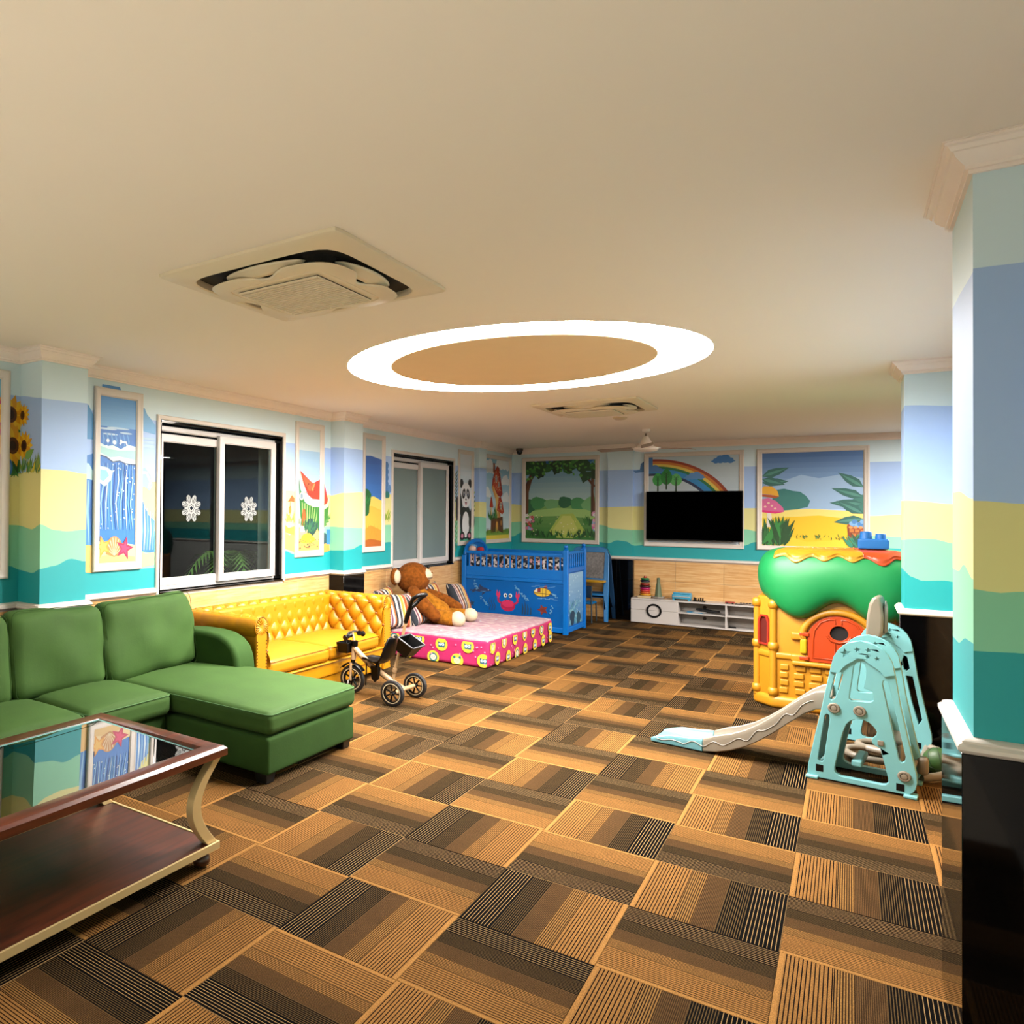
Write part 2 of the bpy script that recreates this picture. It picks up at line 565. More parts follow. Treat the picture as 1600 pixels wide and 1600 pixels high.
# ------------------------------------------------------------------ floor of carpet tiles
M_carpet = carpet_mat()
floor = struct(MB().box(0, RIGHT_X, .5, BACK_Y, -.06, -.004).box(RIGHT_X, 8.3, 6.9, BACK_Y, -.06, -.004).build('floor', mat('brown carpet backing', '#4a3520', .95, vary=.1)), 'brown carpet floor laid in striped quarter-turned tiles')
MB().box(0, RIGHT_X, FRONT_Y, .715, -.06, .0).build('unseen_bounce_floor', mat('pale bounce floor', '#e3d9ca', .4, vary=.05, k=.8), floor)  # unseen pale floor added to bounce light onto the near ceiling
TX, TY = 3.2093, 2.7228
FLIPS = {  # L: light edge at low x, D: dark at low x, F: dark edge far, N: dark edge near
    (0, 0): 'D', (-1, 0): 'F', (-1, -1): 'D', (0, -1): 'F', (0, 1): 'N', (-1, 1): 'D', (-2, 1): 'N', (-2, 0): 'L', (-1, 2): 'F', (0, 2): 'L',
    (1, 1): 'L', (1, 0): 'F', (1, 2): 'N', (-1, 3): 'L', (0, 3): 'F', (0, 4): 'D', (-1, 4): 'F', (-2, 2): 'L', (-2, 3): 'F', (-2, 4): 'D',
    (-3, 2): 'N', (-3, 1): 'D', (-3, 3): 'L', (-3, 4): 'N', (-2, -1): 'N', (-3, 0): 'F', (-1, -2): 'N', (0, -2): 'L', (1, -1): 'L',
    (2, 1): 'F', (2, 0): 'L', (2, 2): 'L', (2, 3): 'N', (2, 4): 'L', (2, 5): 'F', (1, 3): 'L', (1, 4): 'F', (1, 5): 'L', (0, 5): 'F',
    (0, 6): 'D', (0, 7): 'N', (0, 8): 'D', (0, 9): 'F', (0, 10): 'D', (0, 11): 'F', (0, 12): 'L', (0, 13): 'F', (0, 14): 'L', (0, 15): 'F', (0, 16): 'D',
    (-1, 5): 'D', (-1, 6): 'N', (-1, 7): 'L', (-1, 8): 'N', (-1, 9): 'D', (-1, 10): 'F', (-1, 11): 'D', (-1, 12): 'F', (-1, 13): 'D', (-1, 14): 'F', (-1, 15): 'L',
    (-2, 5): 'F', (-2, 6): 'L', (-2, 7): 'F', (-2, 8): 'L', (-2, 9): 'F', (-2, 10): 'L', (-2, 11): 'N', (-2, 12): 'D', (-2, 13): 'N', (-2, 14): 'L', (-2, 15): 'N',
    (1, 6): 'N', (1, 7): 'D', (1, 8): 'F', (3, 4): 'F', (3, 5): 'L', (3, 3): 'L', (3, 6): 'F'}
ROT = {'D': 0, 'L': 2, 'F': 3, 'N': 1}
tile_cache = {}
for i in range(-7, 4):
    for j in range(-4, 19):
        cx, cy = TX + (i + .5) * .5, TY + (j + .5) * .5
        fl = FLIPS.get((i, j))
        if not fl:
            fl = random.Random(i * 131 + j * 17).choice('DL' if (i + j) % 2 == 0 else 'FN')
        k = ROT[fl]; g = .0006
        x0, x1 = max(cx - .25 + g, .002), min(cx + .25 - g, RIGHT_X - .002)
        y0, y1 = max(cy - .25 + g, FRONT_Y), min(cy + .25 - g, BACK_Y - .002)
        if x1 - x0 < .02 or y1 - y0 < .02: continue
        rz = k * pi / 2
        R = Matrix.Rotation(-rz, 2)
        cs = [R @ Vector((x - cx, y - cy)) for x, y in ((x0, y0), (x1, y1))]
        key = (round(min(c.x for c in cs), 4), round(max(c.x for c in cs), 4), round(min(c.y for c in cs), 4), round(max(c.y for c in cs), 4))
        if key not in tile_cache:
            mb = MB(); a0, a1, b0, b1 = key; e = .0015
            mb.add([(a0, b0, -.004), (a1, b0, -.004), (a1, b1, -.004), (a0, b1, -.004),
                    (a0, b0, -.0012), (a1, b0, -.0012), (a1, b1, -.0012), (a0, b1, -.0012),
                    (a0 + e, b0 + e, 0), (a1 - e, b0 + e, 0), (a1 - e, b1 - e, 0), (a0 + e, b1 - e, 0)],
                   [(3, 2, 1, 0), (0, 1, 5, 4), (1, 2, 6, 5), (2, 3, 7, 6), (3, 0, 4, 7), (4, 5, 9, 8), (5, 6, 10, 9), (6, 7, 11, 10), (7, 4, 8, 11), (8, 9, 10, 11)])
            o = mb.build('carpet_tile', M_carpet)
            tile_cache[key] = o.data
        else:
            o = bpy.data.objects.new('carpet_tile', tile_cache[key]); scene.collection.objects.link(o)
        o.parent = floor; o.location = (cx, cy, 0); o.rotation_euler = (0, 0, rz)

# ------------------------------------------------------------------ ceiling with the round light cove and an added one behind the camera
RC, R_OUT, R_IN, R_DEEP = (2.54, 5.18), 1.20, .89, .065
REAR_FILL = (2.54, -2.1)  # added cove out of view, there only for fill light
mb = MB()
YB = [FRONT_Y - .2]; H = 1.3


def square_hole(mb, c, z):
    n = 96; ring, sq = [], []
    for k in range(n):
        a = 2 * pi * k / n
        m = max(abs(cos(a)), abs(sin(a)))
        ring.append((c[0] + R_OUT * cos(a), c[1] + R_OUT * sin(a), z)); sq.append((c[0] + H * cos(a) / m, c[1] + H * sin(a) / m, z))
    mb.add(ring + sq, [(k, (k + 1) % n, n + (k + 1) % n, n + k) for k in range(n)])


for c in (RC, REAR_FILL): square_hole(mb, c, CEIL_Z)
X0, X1, XA, XB = -.3, 8.3, RC[0] - H, RC[0] + H


def flat(x0, x1, y0, y1): mb.add([(x0, y0, CEIL_Z), (x1, y0, CEIL_Z), (x1, y1, CEIL_Z), (x0, y1, CEIL_Z)], [(0, 1, 2, 3)])


flat(X0, XA, FRONT_Y - .2, BACK_Y + .2); flat(XB, X1, FRONT_Y - .2, BACK_Y + .2)
flat(XA, XB, FRONT_Y - .2, REAR_FILL[1] - H); flat(XA, XB, REAR_FILL[1] + H, RC[1] - H); flat(XA, XB, RC[1] + H, BACK_Y + .2)
mb.box(X0, X1, FRONT_Y - .2, BACK_Y + .2, CEIL_Z + .25, CEIL_Z + .35)
ceiling = struct(mb.build('ceiling', M_ceiling), 'plain white plaster ceiling with a round recess')


def cove(c, strength, label):
    t = thing('cove_light', label, 'ceiling light', (c[0], c[1], CEIL_Z))
    n = 96
    MB().lathe([(R_OUT, 0), (R_OUT, R_DEEP + .01)], (c[0], c[1], CEIL_Z), n=n).build('recess_wall', mat('cove plaster', '#f3ecdf', .8, vary=.01), t, smooth=40)
    MB().lathe([(R_IN + .005, R_DEEP), (R_IN, R_DEEP), (R_IN, .004), (R_IN - .004, 0), (0, 0)], (c[0], c[1], CEIL_Z), n=n).build('center_disc', mat('disc plaster', '#efd3ab', .85, vary=.01, k=.95), t, smooth=30)
    m, tr, b = nt('cove diffuser'); N, L = tr.nodes, tr.links
    nz = N.new('ShaderNodeTexNoise'); nz.inputs['Scale'].default_value = 3
    mr = N.new('ShaderNodeMapRange'); mr.inputs['To Min'].default_value = strength * .95; mr.inputs['To Max'].default_value = strength * 1.05
    L.new(nz.outputs['Fac'], mr.inputs['Value']); L.new(mr.outputs['Result'], b.inputs['Emission Strength'])
    b.inputs['Emission Color'].default_value = LIGHT_COLOR + (1,); b.inputs['Base Color'].default_value = (.9, .9, .88, 1)
    MB().lathe([(R_IN, R_DEEP), (R_OUT, R_DEEP)], (c[0], c[1], CEIL_Z), n=n).build('glowing_diffuser', m, t)
    return t


cove(RC, RING_LIGHT, 'large round cove light glowing white around a flat beige ceiling disc')
cove(REAR_FILL, REAR_FILL_LIGHT, 'added fill light, a round ceiling cove out of view behind the camera')

def added_panel_light(x0, x1, y0, y1, strength, label):
    t = thing('added_panel_light', label, 'ceiling light', ((x0 + x1) / 2, (y0 + y1) / 2, CEIL_Z))
    mb = MB(); sweep(mb, [(x0, y0), (x1, y0), (x1, y1), (x0, y1)], [(-.03, CEIL_Z - .001), (-.03, CEIL_Z - .012), (.02, CEIL_Z - .02), (.02, CEIL_Z - .001)], closed=True)
    mb.build('panel_frame', M_white, t)
    m, tr, b = nt('panel diffuser'); N, L = tr.nodes, tr.links
    nz = N.new('ShaderNodeTexNoise'); nz.inputs['Scale'].default_value = 3
    mr = N.new('ShaderNodeMapRange'); mr.inputs['To Min'].default_value = strength * .95; mr.inputs['To Max'].default_value = strength * 1.05
    L.new(nz.outputs['Fac'], mr.inputs['Value']); L.new(mr.outputs['Result'], b.inputs['Emission Strength'])
    b.inputs['Emission Color'].default_value = LIGHT_COLOR + (1,)
    MB().add([(x0, y0, CEIL_Z - .01), (x1, y0, CEIL_Z - .01), (x1, y1, CEIL_Z - .01), (x0, y1, CEIL_Z - .01)], [(3, 2, 1, 0)]).build('glowing_diffuser', m, t, weld=False)


added_panel_light(5.9, 6.9, 7.7, 10.3, BAY_FILL_LIGHT, 'added fill light panel in the unseen side bay beyond the columns')  # added lamp, hidden by the column, to brighten the far end

# ------------------------------------------------------------------ walls with painted bands
C_SKY, C_BLUE, C_YEL, C_GRN, C_TEAL = '#dcf3fb', '#abcaf7', '#e4df98', '#86cda8', '#0e9ca0'


def bands(P, t0, t1, z0, z1, bounds, holes=(), step=.03, art=None):
    """painted horizontal bands (teal, green, yellow, blue, sky from the bottom up) with wavy edges"""
    mb = art or MB()
    cols = [lin(c) for c in (C_TEAL, C_GRN, C_YEL, C_BLUE, C_SKY)]
    cuts = sorted({t0, t1} | {h for hole in holes for h in hole[:2] if t0 < h < t1})
    ts = []
    for a, b in zip(cuts, cuts[1:]):
        n = max(1, int(math.ceil((b - a) / step)))
        ts += [(a + (b - a) * i / n, a + (b - a) * (i + 1) / n) for i in range(n)]
    for a, b in ts:
        m = (a + b) / 2
        blk = [(h[2], h[3]) for h in holes if h[0] < m < h[1]]
        za = [z0] + [max(z0, min(z1, interp(q, a))) for q in bounds] + [z1]
        zb = [z0] + [max(z0, min(z1, interp(q, b))) for q in bounds] + [z1]
        for k in range(5):
            segs = [(za[k], za[k + 1], zb[k], zb[k + 1])]
            for lo, hi in blk:
                out = []
                for (al, ah, bl, bh) in segs:
                    out.append((al, min(ah, lo), bl, min(bh, lo))); out.append((max(al, hi), ah, max(bl, hi), bh))
                segs = [q for q in out if q[1] > q[0] + 1e-6 or q[3] > q[2] + 1e-6]
            for al, ah, bl, bh in segs:
                if ah - al < 1e-6 and bh - bl < 1e-6: continue
                mb.add([P(a, al), P(b, max(bl, bl)), P(b, max(bh, bl)), P(a, max(ah, al))], [(0, 1, 2, 3)], 0, cols[k])
    return mb


RAIL = .925          # the murals start behind the dado rail
L_TEAL = [(-4, 1.18), (2.6, 1.20), (2.8, 1.187), (2.88, 1.158), (3.24, 1.2), (3.43, 1.126), (3.7, 1.10), (4.09, 1.105), (5.83, 1.174), (5.98, 1.137), (6.32, 1.11), (6.62, 1.155), (7.0, 1.21), (7.4, 1.17), (7.9, 1.208), (9.75, 1.15), (10.4, 1.2), (10.75, 1.2), (11.4, 1.215), (11.98, 1.19)]
L_GRN = [(-4, 1.45), (2.8, 1.458), (2.87, 1.455), (3.24, 1.43), (4.1, 1.4), (5.83, 1.42), (6.62, 1.41), (7.0, 1.39), (7.9, 1.416), (9.75, 1.45), (10.55, 1.518), (11.2, 1.44), (11.97, 1.424)]
L_YEL = [(-4, 1.8), (2.8, 1.789), (2.87, 1.805), (3.24, 1.80), (5.83, 1.774), (6.54, 1.747), (7, 1.785), (7.85, 1.786), (9.8, 1.725), (10.55, 1.738), (11.97, 1.719)]
L_BLU = [(-4, 2.33), (2.8, 2.32), (3.3, 2.295), (5.83, 2.245), (11.97, 2.237)]
W1 = (4.14, 5.765, .905, 2.295)
W2 = (7.985, 9.71, .868, 2.290)
REVEAL = .15

wl = MB()
for y0, y1, z0, z1 in ((FRONT_Y, BACK_Y, 0, min(W1[2], W2[2]) - .0), (FRONT_Y, BACK_Y, W1[3], CEIL_Z + .05), (FRONT_Y, W1[0], W2[2], W1[3]), (W1[1], W2[0], W2[2], W1[3]), (W2[1], BACK_Y, W2[2], W1[3]), (W1[0], W1[1], W2[2], W1[2])):
    wl.box(-.3, -.002, y0, y1, z0, z1)
wall_left = struct(wl.build('wall_left', mat('wall plaster', '#e6e2da', .9)), 'long window wall with painted landscape above stone tiles')
bands(lambda t, z: (0, t, z), FRONT_Y, BACK_Y, RAIL, CEIL_Z, [L_TEAL, L_GRN, L_YEL, L_BLU], [W1, W2]).build('mural', M_mural, wall_left, colattr=True)

wall_back = struct(MB().box(-.3, ALC_X + .3, BACK_Y + .002, BACK_Y + .3, 0, CEIL_Z + .05).build('wall_back', mat('wall plaster', '#e6e2da')), 'far wall with painted landscape above stone tiles')
B_TEAL = [(0.01, 1.19), (0.16, 1.26), (1.02, 1.201), (1.37, 1.142), (1.5, 1.127), (1.63, 1.179), (1.76, 1.164), (1.86, 1.105), (1.99, 1.118), (2.6, 1.10), (3.25, 1.154), (3.38, 1.206), (4.22, 1.208), (5, 1.17)]
B_GRN = [(0.01, 1.425), (0.16, 1.437), (1.37, 1.406), (1.6, 1.352), (1.84, 1.338), (1.98, 1.341), (3.27, 1.379), (3.39, 1.355), (4.61, 1.326), (4.92, 1.319)]
B_YEL = [(0.01, 1.719), (0.16, 1.709), (1.37, 1.676), (1.93, 1.689), (3.27, 1.669), (3.38, 1.67), (4.61, 1.577), (4.92, 1.596)]
B_BLU = [(0.01, 2.235), (3.3, 2.242), (4.61, 2.258)]
bands(lambda t, z: (t, BACK_Y, z), 0, ALC_X, RAIL, CEIL_Z, [B_TEAL, B_GRN, B_YEL, B_BLU]).build('mural', M_mural, wall_back, colattr=True)


wall_right = struct(MB().box(RIGHT_X + .002, RIGHT_X + .3, FRONT_Y, ALC_Y, 0, CEIL_Z + .05).build('wall_right', mat('wall plaster', '#e6e2da')), 'side wall behind the two painted columns')
R_TEAL = [(-4, 1.16), (2.85, 1.187), (6.6, 1.14), (9, 1.2), (12, 1.17)]
R_GRN = [(-4, 1.42), (2.85, 1.361), (6.6, 1.40), (9, 1.36), (12, 1.34)]
R_YEL = [(-4, 1.68), (2.85, 1.609), (6.6, 1.66), (12, 1.60)]
R_BLU = [(-4, 2.29), (2.85, 2.266), (6.6, 2.31), (12, 2.26)]
bands(lambda t, z: (RIGHT_X, t, z), FRONT_Y, ALC_Y, RAIL, CEIL_Z, [R_TEAL, R_GRN, R_YEL, R_BLU], step=.1).build('mural', M_mural, wall_right, colattr=True)
wall_added_bay = struct(MB().box(ALC_X, ALC_X + .3, ALC_Y - .3, BACK_Y, 0, CEIL_Z + .05).box(RIGHT_X + .3, ALC_X, ALC_Y - .3, ALC_Y, 0, CEIL_Z + .05).build('wall_added_bay', mat('dark bay wall', '#121418', .6)), 'unseen wall of the added side bay, dark to dim the window reflection')  # added bay wall, kept dark so the window glass reflects less
wall_front = struct(MB().box(-.3, RIGHT_X + .3, FRONT_Y - .3, FRONT_Y, 0, CEIL_Z + .05).build('wall_front', mat('rear wall paint', '#cfe0dc', .9)), 'pale painted wall behind the camera')

# pilasters: painted above, black granite below
PILS = [(2.87, 3.235, .24), (6.62, 7.0, .17), (10.47, 10.735, .07)]
PB = [dict(teal=[(2.87, 1.175), (2.98, 1.19), (3.11, 1.231), (3.23, 1.208)], grn=[(2.87, 1.466), (2.98, 1.427), (3.08, 1.417), (3.23, 1.428)], yel=[(2.87, 1.826), (3.05, 1.825), (3.21, 1.81)], blu=[(2.86, 2.286), (3.22, 2.296)],
           steal=[(0, 1.158), (.16, 1.145), (.24, 1.175)], sgrn=[(0, 1.453), (.15, 1.431), (.24, 1.466)], syel=[(0, 1.805), (.24, 1.829)], sblu=[(0, 2.32), (.24, 2.29)]),
      dict(teal=[(6.62, 1.159), (6.79, 1.167), (6.99, 1.209)], grn=[(6.62, 1.403), (6.99, 1.392)], yel=[(6.62, 1.768), (6.98, 1.784)], blu=[(6.62, 2.246), (7, 2.247)],
           steal=[(0, 1.155), (.17, 1.159)], sgrn=[(0, 1.41), (.17, 1.403)], syel=[(0, 1.74), (.17, 1.768)], sblu=[(0, 2.255), (.17, 2.246)]),
      dict(teal=[(10.4, 1.2), (10.8, 1.2)], grn=[(10.4, 1.518), (10.8, 1.5)], yel=[(10.4, 1.738), (10.8, 1.735)], blu=[(10.4, 2.24), (10.8, 2.24)],
           steal=[(0, 1.2), (.1, 1.2)], sgrn=[(0, 1.518), (.1, 1.518)], syel=[(0, 1.738), (.1, 1.738)], sblu=[(0, 2.24), (.1, 2.24)])]
for (y0, y1, d), q in zip(PILS, PB):
    p = MB().box(.0008, d - .001, y0 + .001, y1 - .001, RAIL, CEIL_Z).build('pilaster', mat('wall plaster', '#e6e2da'), wall_left)
    m = bands(lambda t, z: (d, t, z), y0, y1, RAIL, CEIL_Z, [q['teal'], q['grn'], q['yel'], q['blu']])
    bands(lambda t, z: (t, y0, z), 0, d, RAIL, CEIL_Z, [q['steal'], q['sgrn'], q['syel'], q['sblu']], art=m)
    bands(lambda t, z: (t, y1, z), 0, d, RAIL, CEIL_Z, [q['steal'], q['sgrn'], q['syel'], q['sblu']], art=m)
    m.build('mural', M_mural, p, colattr=True)
    zz = 0
    for k in range(3):
        MB().box(.0008, d + .02, y0 - .02, y1 + .02, zz + .001, zz + .297).build('granite_slab', M_granite, p, bevel=.002, segs=1); zz += .298

# pilaster on the far wall
BP = (1.495, 1.843, .05)
p = MB().box(BP[0] + .001, BP[1] - .001, BACK_Y - BP[2] + .001, BACK_Y - .0008, RAIL, CEIL_Z).build('pilaster', mat('wall plaster', '#e6e2da'), wall_back)
m = bands(lambda t, z: (t, BACK_Y - BP[2], z), BP[0], BP[1], RAIL, CEIL_Z, [B_TEAL, B_GRN, B_YEL, B_BLU])
for xx in BP[:2]:
    bands(lambda t, z: (xx, t, z), BACK_Y - BP[2], BACK_Y, RAIL, CEIL_Z, [[(0, interp(b, xx))] for b in (B_TEAL, B_GRN, B_YEL, B_BLU)], art=m)
m.build('mural', M_mural, p, colattr=True)
for k in range(3):
    MB().box(BP[0] - .0, BP[1] + .01, BACK_Y - BP[2] - .015, BACK_Y - .0008, k * .298 + .001, k * .298 + .297).build('granite_slab', M_granite, p, bevel=.002, segs=1)

# square columns against the right wall
COLS = [(4.684, 2.85, 3.38), (4.700, 6.585, 7.0)]
CB = [dict(f=[[(4.69, 1.187), (4.79, 1.192), (5, 1.18)], [(4.69, 1.361), (4.73, 1.353), (4.79, 1.361), (5, 1.35)], [(4.69, 1.609), (4.79, 1.6)], [(4.69, 2.266), (4.79, 2.264)]],
           s=[[(2.86, 1.206), (3.01, 1.2), (3.23, 1.161)], [(2.86, 1.387), (3.07, 1.418), (3.22, 1.39)], [(2.86, 1.615), (3.22, 1.645)], [(2.85, 2.257), (3.22, 2.269)]]),
      dict(f=[[(4.70, 1.2), (4.73, 1.164), (4.79, 1.137), (4.91, 1.145), (4.96, 1.136)], [(4.7, 1.41), (4.77, 1.421), (4.84, 1.419), (4.96, 1.391)], [(4.71, 1.676), (4.97, 1.65)], [(4.71, 2.321), (4.97, 2.301)]],
           s=[[(6.58, 1.2), (7, 1.2)], [(6.58, 1.41), (7, 1.4)], [(6.58, 1.676), (7, 1.68)], [(6.58, 2.32), (7, 2.32)]])]
for (x, y0, y1), q in zip(COLS, CB):
    p = MB().box(x + .001, RIGHT_X - .001, y0 + .001, y1 - .001, RAIL, CEIL_Z).build('column', mat('wall plaster', '#e6e2da'), wall_right)
    m = bands(lambda t, z: (t, y0, z), x, RIGHT_X, RAIL, CEIL_Z, q['f'])
    bands(lambda t, z: (t, y1, z), x, RIGHT_X, RAIL, CEIL_Z, q['f'], art=m)
    bands(lambda t, z: (x, t, z), y0, y1, RAIL, CEIL_Z, q['s'], art=m)
    m.build('mural', M_mural, p, colattr=True)
    MB().box(x - .027, RIGHT_X - .001, y0 - .027, y1 + .02, .001, .90).build('granite_cladding', M_granite, p, bevel=.002, segs=1)

# stone tiles below the rail
def tile_row(parent, P, t0, t1, w=.6, h=.3, skip=(), top=.905):
    n = 0
    z = 0.0
    while z < top - .02:
        zz = min(z + h, top); t = t0
        while t < t1 - .02:
            tt = min(t + w, t1)
            if not any(a - .001 <= t and tt <= b + .001 for a, b in skip):
                q0, q1 = t, tt
                for a, b in skip:
                    if q0 < a < q1: q1 = a
                    if q0 < b < q1: q0 = b
                if q1 - q0 > .02:
                    A, B = P(q0 + .001, z + .001, 0), P(q1 - .001, zz - .001, .008)
                    MB().box(min(A[0], B[0]), max(A[0], B[0]), min(A[1], B[1]), max(A[1], B[1]), A[2], B[2]).build('stone_tile', M_tile, parent, bevel=.0015, segs=1)
            t = tt
        z = zz


tile_row(wall_left, lambda t, z, d: (d, t, z), 1.235, BACK_Y - .009, skip=[(a - .021, b + .021) for a, b, d in PILS], top=.868)
for a, b in ((3.257, 4.10), (5.8, 6.598), (7.022, 7.95), (9.74, 10.448), (10.757, 11.99), (1.235, 2.848)):
    MB().box(.0, .008, a, b, .870, .905).build('stone_tile', M_tile, wall_left)
tile_row(wall_right, lambda t, z, d: (RIGHT_X - d, t, z), 3.41, 6.55)
tile_row(wall_back, lambda t, z, d: (t, BACK_Y - d, z), .01, RIGHT_X, skip=[(BP[0] - .001, BP[1] + .011)])

# cornice, dado rail
CORN = [(d, h * .86) for d, h in [(0, -.10), (.010, -.10), (.010, -.088), (.018, -.086), (.018, -.074), (.028, -.062), (.040, -.046), (.044, -.032), (.050, -.030), (.056, -.016), (.064, -.012), (.064, -.004), (.070, -.003), (.070, 0)]]


def wallpath(pil=1.0):
    e = 0.0
    p = [(0, FRONT_Y)]
    for y0, y1, d in PILS: p += [(0, y0), (d, y0), (d, y1), (0, y1)]
    p += [(0, BACK_Y), (BP[0], BACK_Y), (BP[0], BACK_Y - BP[2]), (BP[1], BACK_Y - BP[2]), (BP[1], BACK_Y), (RIGHT_X, BACK_Y)]
    p = p[:-1] + [(ALC_X, BACK_Y), (ALC_X, ALC_Y), (RIGHT_X, ALC_Y)]
    for x, y0, y1 in reversed(COLS): p += [(RIGHT_X, y1), (x, y1), (x, y0), (RIGHT_X, y0)]
    p += [(RIGHT_X, FRONT_Y)]
    return p


WP = wallpath()
mb = MB(); sweep(mb, WP, [(d, CEIL_Z + h - .0005) for d, h in CORN], side=-1)
struct(mb.build('trim_1', M_cornice, smooth=25), 'moulded plaster cornice around the ceiling')
DADO = [(0, .89), (.010, .89), (.014, .897), (.022, .900), (.030, .905), (.036, .912), (.036, .922), (.030, .928), (.026, .930), (.026, .936), (.014, .943), (0, .945)]


def cutpath(y0, y1):
    """the part of the left-wall path between two y values"""
    out = [(0, y0)]
    for a, b, d in PILS:
        if y0 < a and b < y1: out += [(0, a), (d, a), (d, b), (0, b)]
    return out + [(0, y1)]


n = 2
for path in (cutpath(FRONT_Y, W1[0] - .045), cutpath(W1[1] + .04, W2[0] - .045),
             [(0, W2[1] + .04)] + [q for q in WP if q[1] > 9.9 and q[0] < .1 and q != (0, BACK_Y)] + WP[WP.index((0, BACK_Y)):]):
    pr = DADO
    mb = MB(); sweep(mb, path, pr, side=-1)
    struct(mb.build('trim_%d' % n, M_white, smooth=25), 'cream dado rail between painted mural and tiles'); n += 1


# ------------------------------------------------------------------ windows
def glass_mat(name, color, rough, ior=1.5, trans=1.0):
    m, t, b = nt(name); N, L = t.nodes, t.links
    tc = N.new('ShaderNodeTexCoord'); nz = N.new('ShaderNodeTexNoise'); nz.inputs['Scale'].default_value = 2
    L.new(tc.outputs['Object'], nz.inputs['Vector'])
    mr = N.new('ShaderNodeMapRange'); mr.inputs['To Min'].default_value = rough; mr.inputs['To Max'].default_value = rough + .02
    L.new(nz.outputs['Fac'], mr.inputs['Value']); L.new(mr.outputs['Result'], b.inputs['Roughness'])
    b.inputs['Base Color'].default_value = lin(color); b.inputs['IOR'].default_value = ior
    b.inputs['Transmission Weight'].default_value = trans
    return m


def thin_glass():
    m = bpy.data.materials.new('window glass'); m.use_nodes = True; t = m.node_tree; N, L = t.nodes, t.links
    N.remove(N['Principled BSDF']); out = N['Material Output']
    tr = N.new('ShaderNodeBsdfTransparent'); gl = N.new('ShaderNodeBsdfGlossy'); mx = N.new('ShaderNodeMixShader'); fr = N.new('ShaderNodeFresnel')
    tr.inputs[0].default_value = (.80, .86, .84, 1); gl.inputs['Roughness'].default_value = .0; fr.inputs['IOR'].default_value = 1.2
    nz = N.new('ShaderNodeTexNoise'); nz.inputs['Scale'].default_value = 1.5
    bp = N.new('ShaderNodeBump'); bp.inputs['Strength'].default_value = .01; bp.inputs['Distance'].default_value = .002
    L.new(nz.outputs['Fac'], bp.inputs['Height']); L.new(bp.outputs['Normal'], gl.inputs['Normal'])
    L.new(fr.outputs[0], mx.inputs[0]); L.new(tr.outputs[0], mx.inputs[1]); L.new(gl.outputs[0], mx.inputs[2]); L.new(mx.outputs[0], out.inputs[0])
    return m


M_clear = thin_glass()
M_frost = mat('frosted glass', '#8fa5a4', .35, vary=.05, scale=2, bump=.15, bscale=300)


def window(n, W, frosted, label):
    y0, y1, z0, z1 = W
    w = struct(MB().box(-REVEAL, -.001, y0 - .0, y1, z0 - .012, z0 - .0005).build('window_%d' % n, M_granite), label)
    # black stone reveal
    mb = MB(); mb.box(-REVEAL, .004, y1 - .016, y1, z0, z1); mb.box(-REVEAL, .004, y0, y0 + .016, z0, z1); mb.box(-REVEAL, .004, y0, y1, z1 - .02, z1)
    mb.box(-REVEAL, .02, y0 - .01, y1 + .005, z0 - .012, z0)
    mb.build('reveal', M_granite, w)
    # thin white architrave on the wall around it
    arch = MB()
    pth = [(y0 - .004, .89), (y0 - .004, z1 + .004), (y1 + .004, z1 + .004), (y1 + .004, .89)]
    sweep(arch, pth, [(0, .0), (0, .014), (.012, .018), (.03, .018), (.036, .010), (.036, 0)], side=1, M=lambda q: Vector((q.z, q.x, q.y)))
    arch.build('architrave', M_white, w, smooth=30)
    a0, a1, b0, b1 = y0 + .018, y1 - .018, z0 + .002, z1 - .03
    X = -.105; mid = (a0 + a1) / 2

    def frame(name, A0, A1, B0, B1, wdt, x0, x1, bot=None):
        bot = bot or wdt
        mb = MB(); sweep(mb, [(A0, B0), (A1, B0), (A1, B1), (A0, B1)], [(0, x0), (0, x1 - .004), (.004, x1), (wdt - .008, x1), (wdt - .004, x1 - .006), (wdt, x1 - .006), (wdt, x0), (0, x0)], closed=True, side=1, M=lambda q: Vector((q.z, q.x, q.y)))
        return mb.build(name, M_upvc, w, smooth=25)
    frame('outer_frame', a0, a1, b0, b1, .045, X - .03, X + .03)
    for nm, A0, A1, xx in (('fixed_sash', a0 + .03, mid + .025, X + .012), ('sliding_sash', mid - .05, a1 - .032, X + .05)):
        s = frame(nm, A0, A1, b0 + .03, b1 - .03 - (.035 if nm == 'fixed_sash' else 0), .068, xx - .02, xx + .018)
        MB().box(xx - .004, xx, A0 + .06, A1 - .06, b0 + .09, b1 - .09).build('pane', M_frost if frosted else M_clear, s)
        MB().box(xx - .0, xx + .004, A0 + .062, A1 - .062, b0 + .092, b0 + .097).box(xx, xx + .004, A1 - .068, A1 - .062, b0 + .092, b1 - .095).build('gasket', M_black, s)
        if not frosted:
            # white lace flower sticker of eight petals
            c = ((A0 + A1) / 2 + .02, 1.585); art = Art(lambda a, b, d: (xx + .001 + d, c[0] + a, c[1] + b))
            for k in range(8):
                t = 2 * pi * (k + .5) / 8
                art.ell(.075 * cos(t), .075 * sin(t), .046, .029, '#9a9e9c', rot=t, n=16, same=True)
            for k in range(8):
                t = 2 * pi * (k + .5) / 8
                for g in (-1, 0, 1):
                    art.line([(.05 * cos(t + g * .16), .05 * sin(t + g * .16)), (.112 * cos(t + g * .22), .112 * sin(t + g * .22))], .0035, '#191c1c', same=(k + g > -1))
            for k in range(8):
                t = 2 * pi * k / 8; art.ell(.022 * cos(t), .022 * sin(t), .006, .006, '#c9cdca', n=8, same=True)
            art.build('flower_sticker', s, M_print)
    if not frosted:
        MB().box(X + .03, X + .042, a1 - .09, a1 - .075, 1.55, 1.62).build('latch', M_upvc, w)
    return w


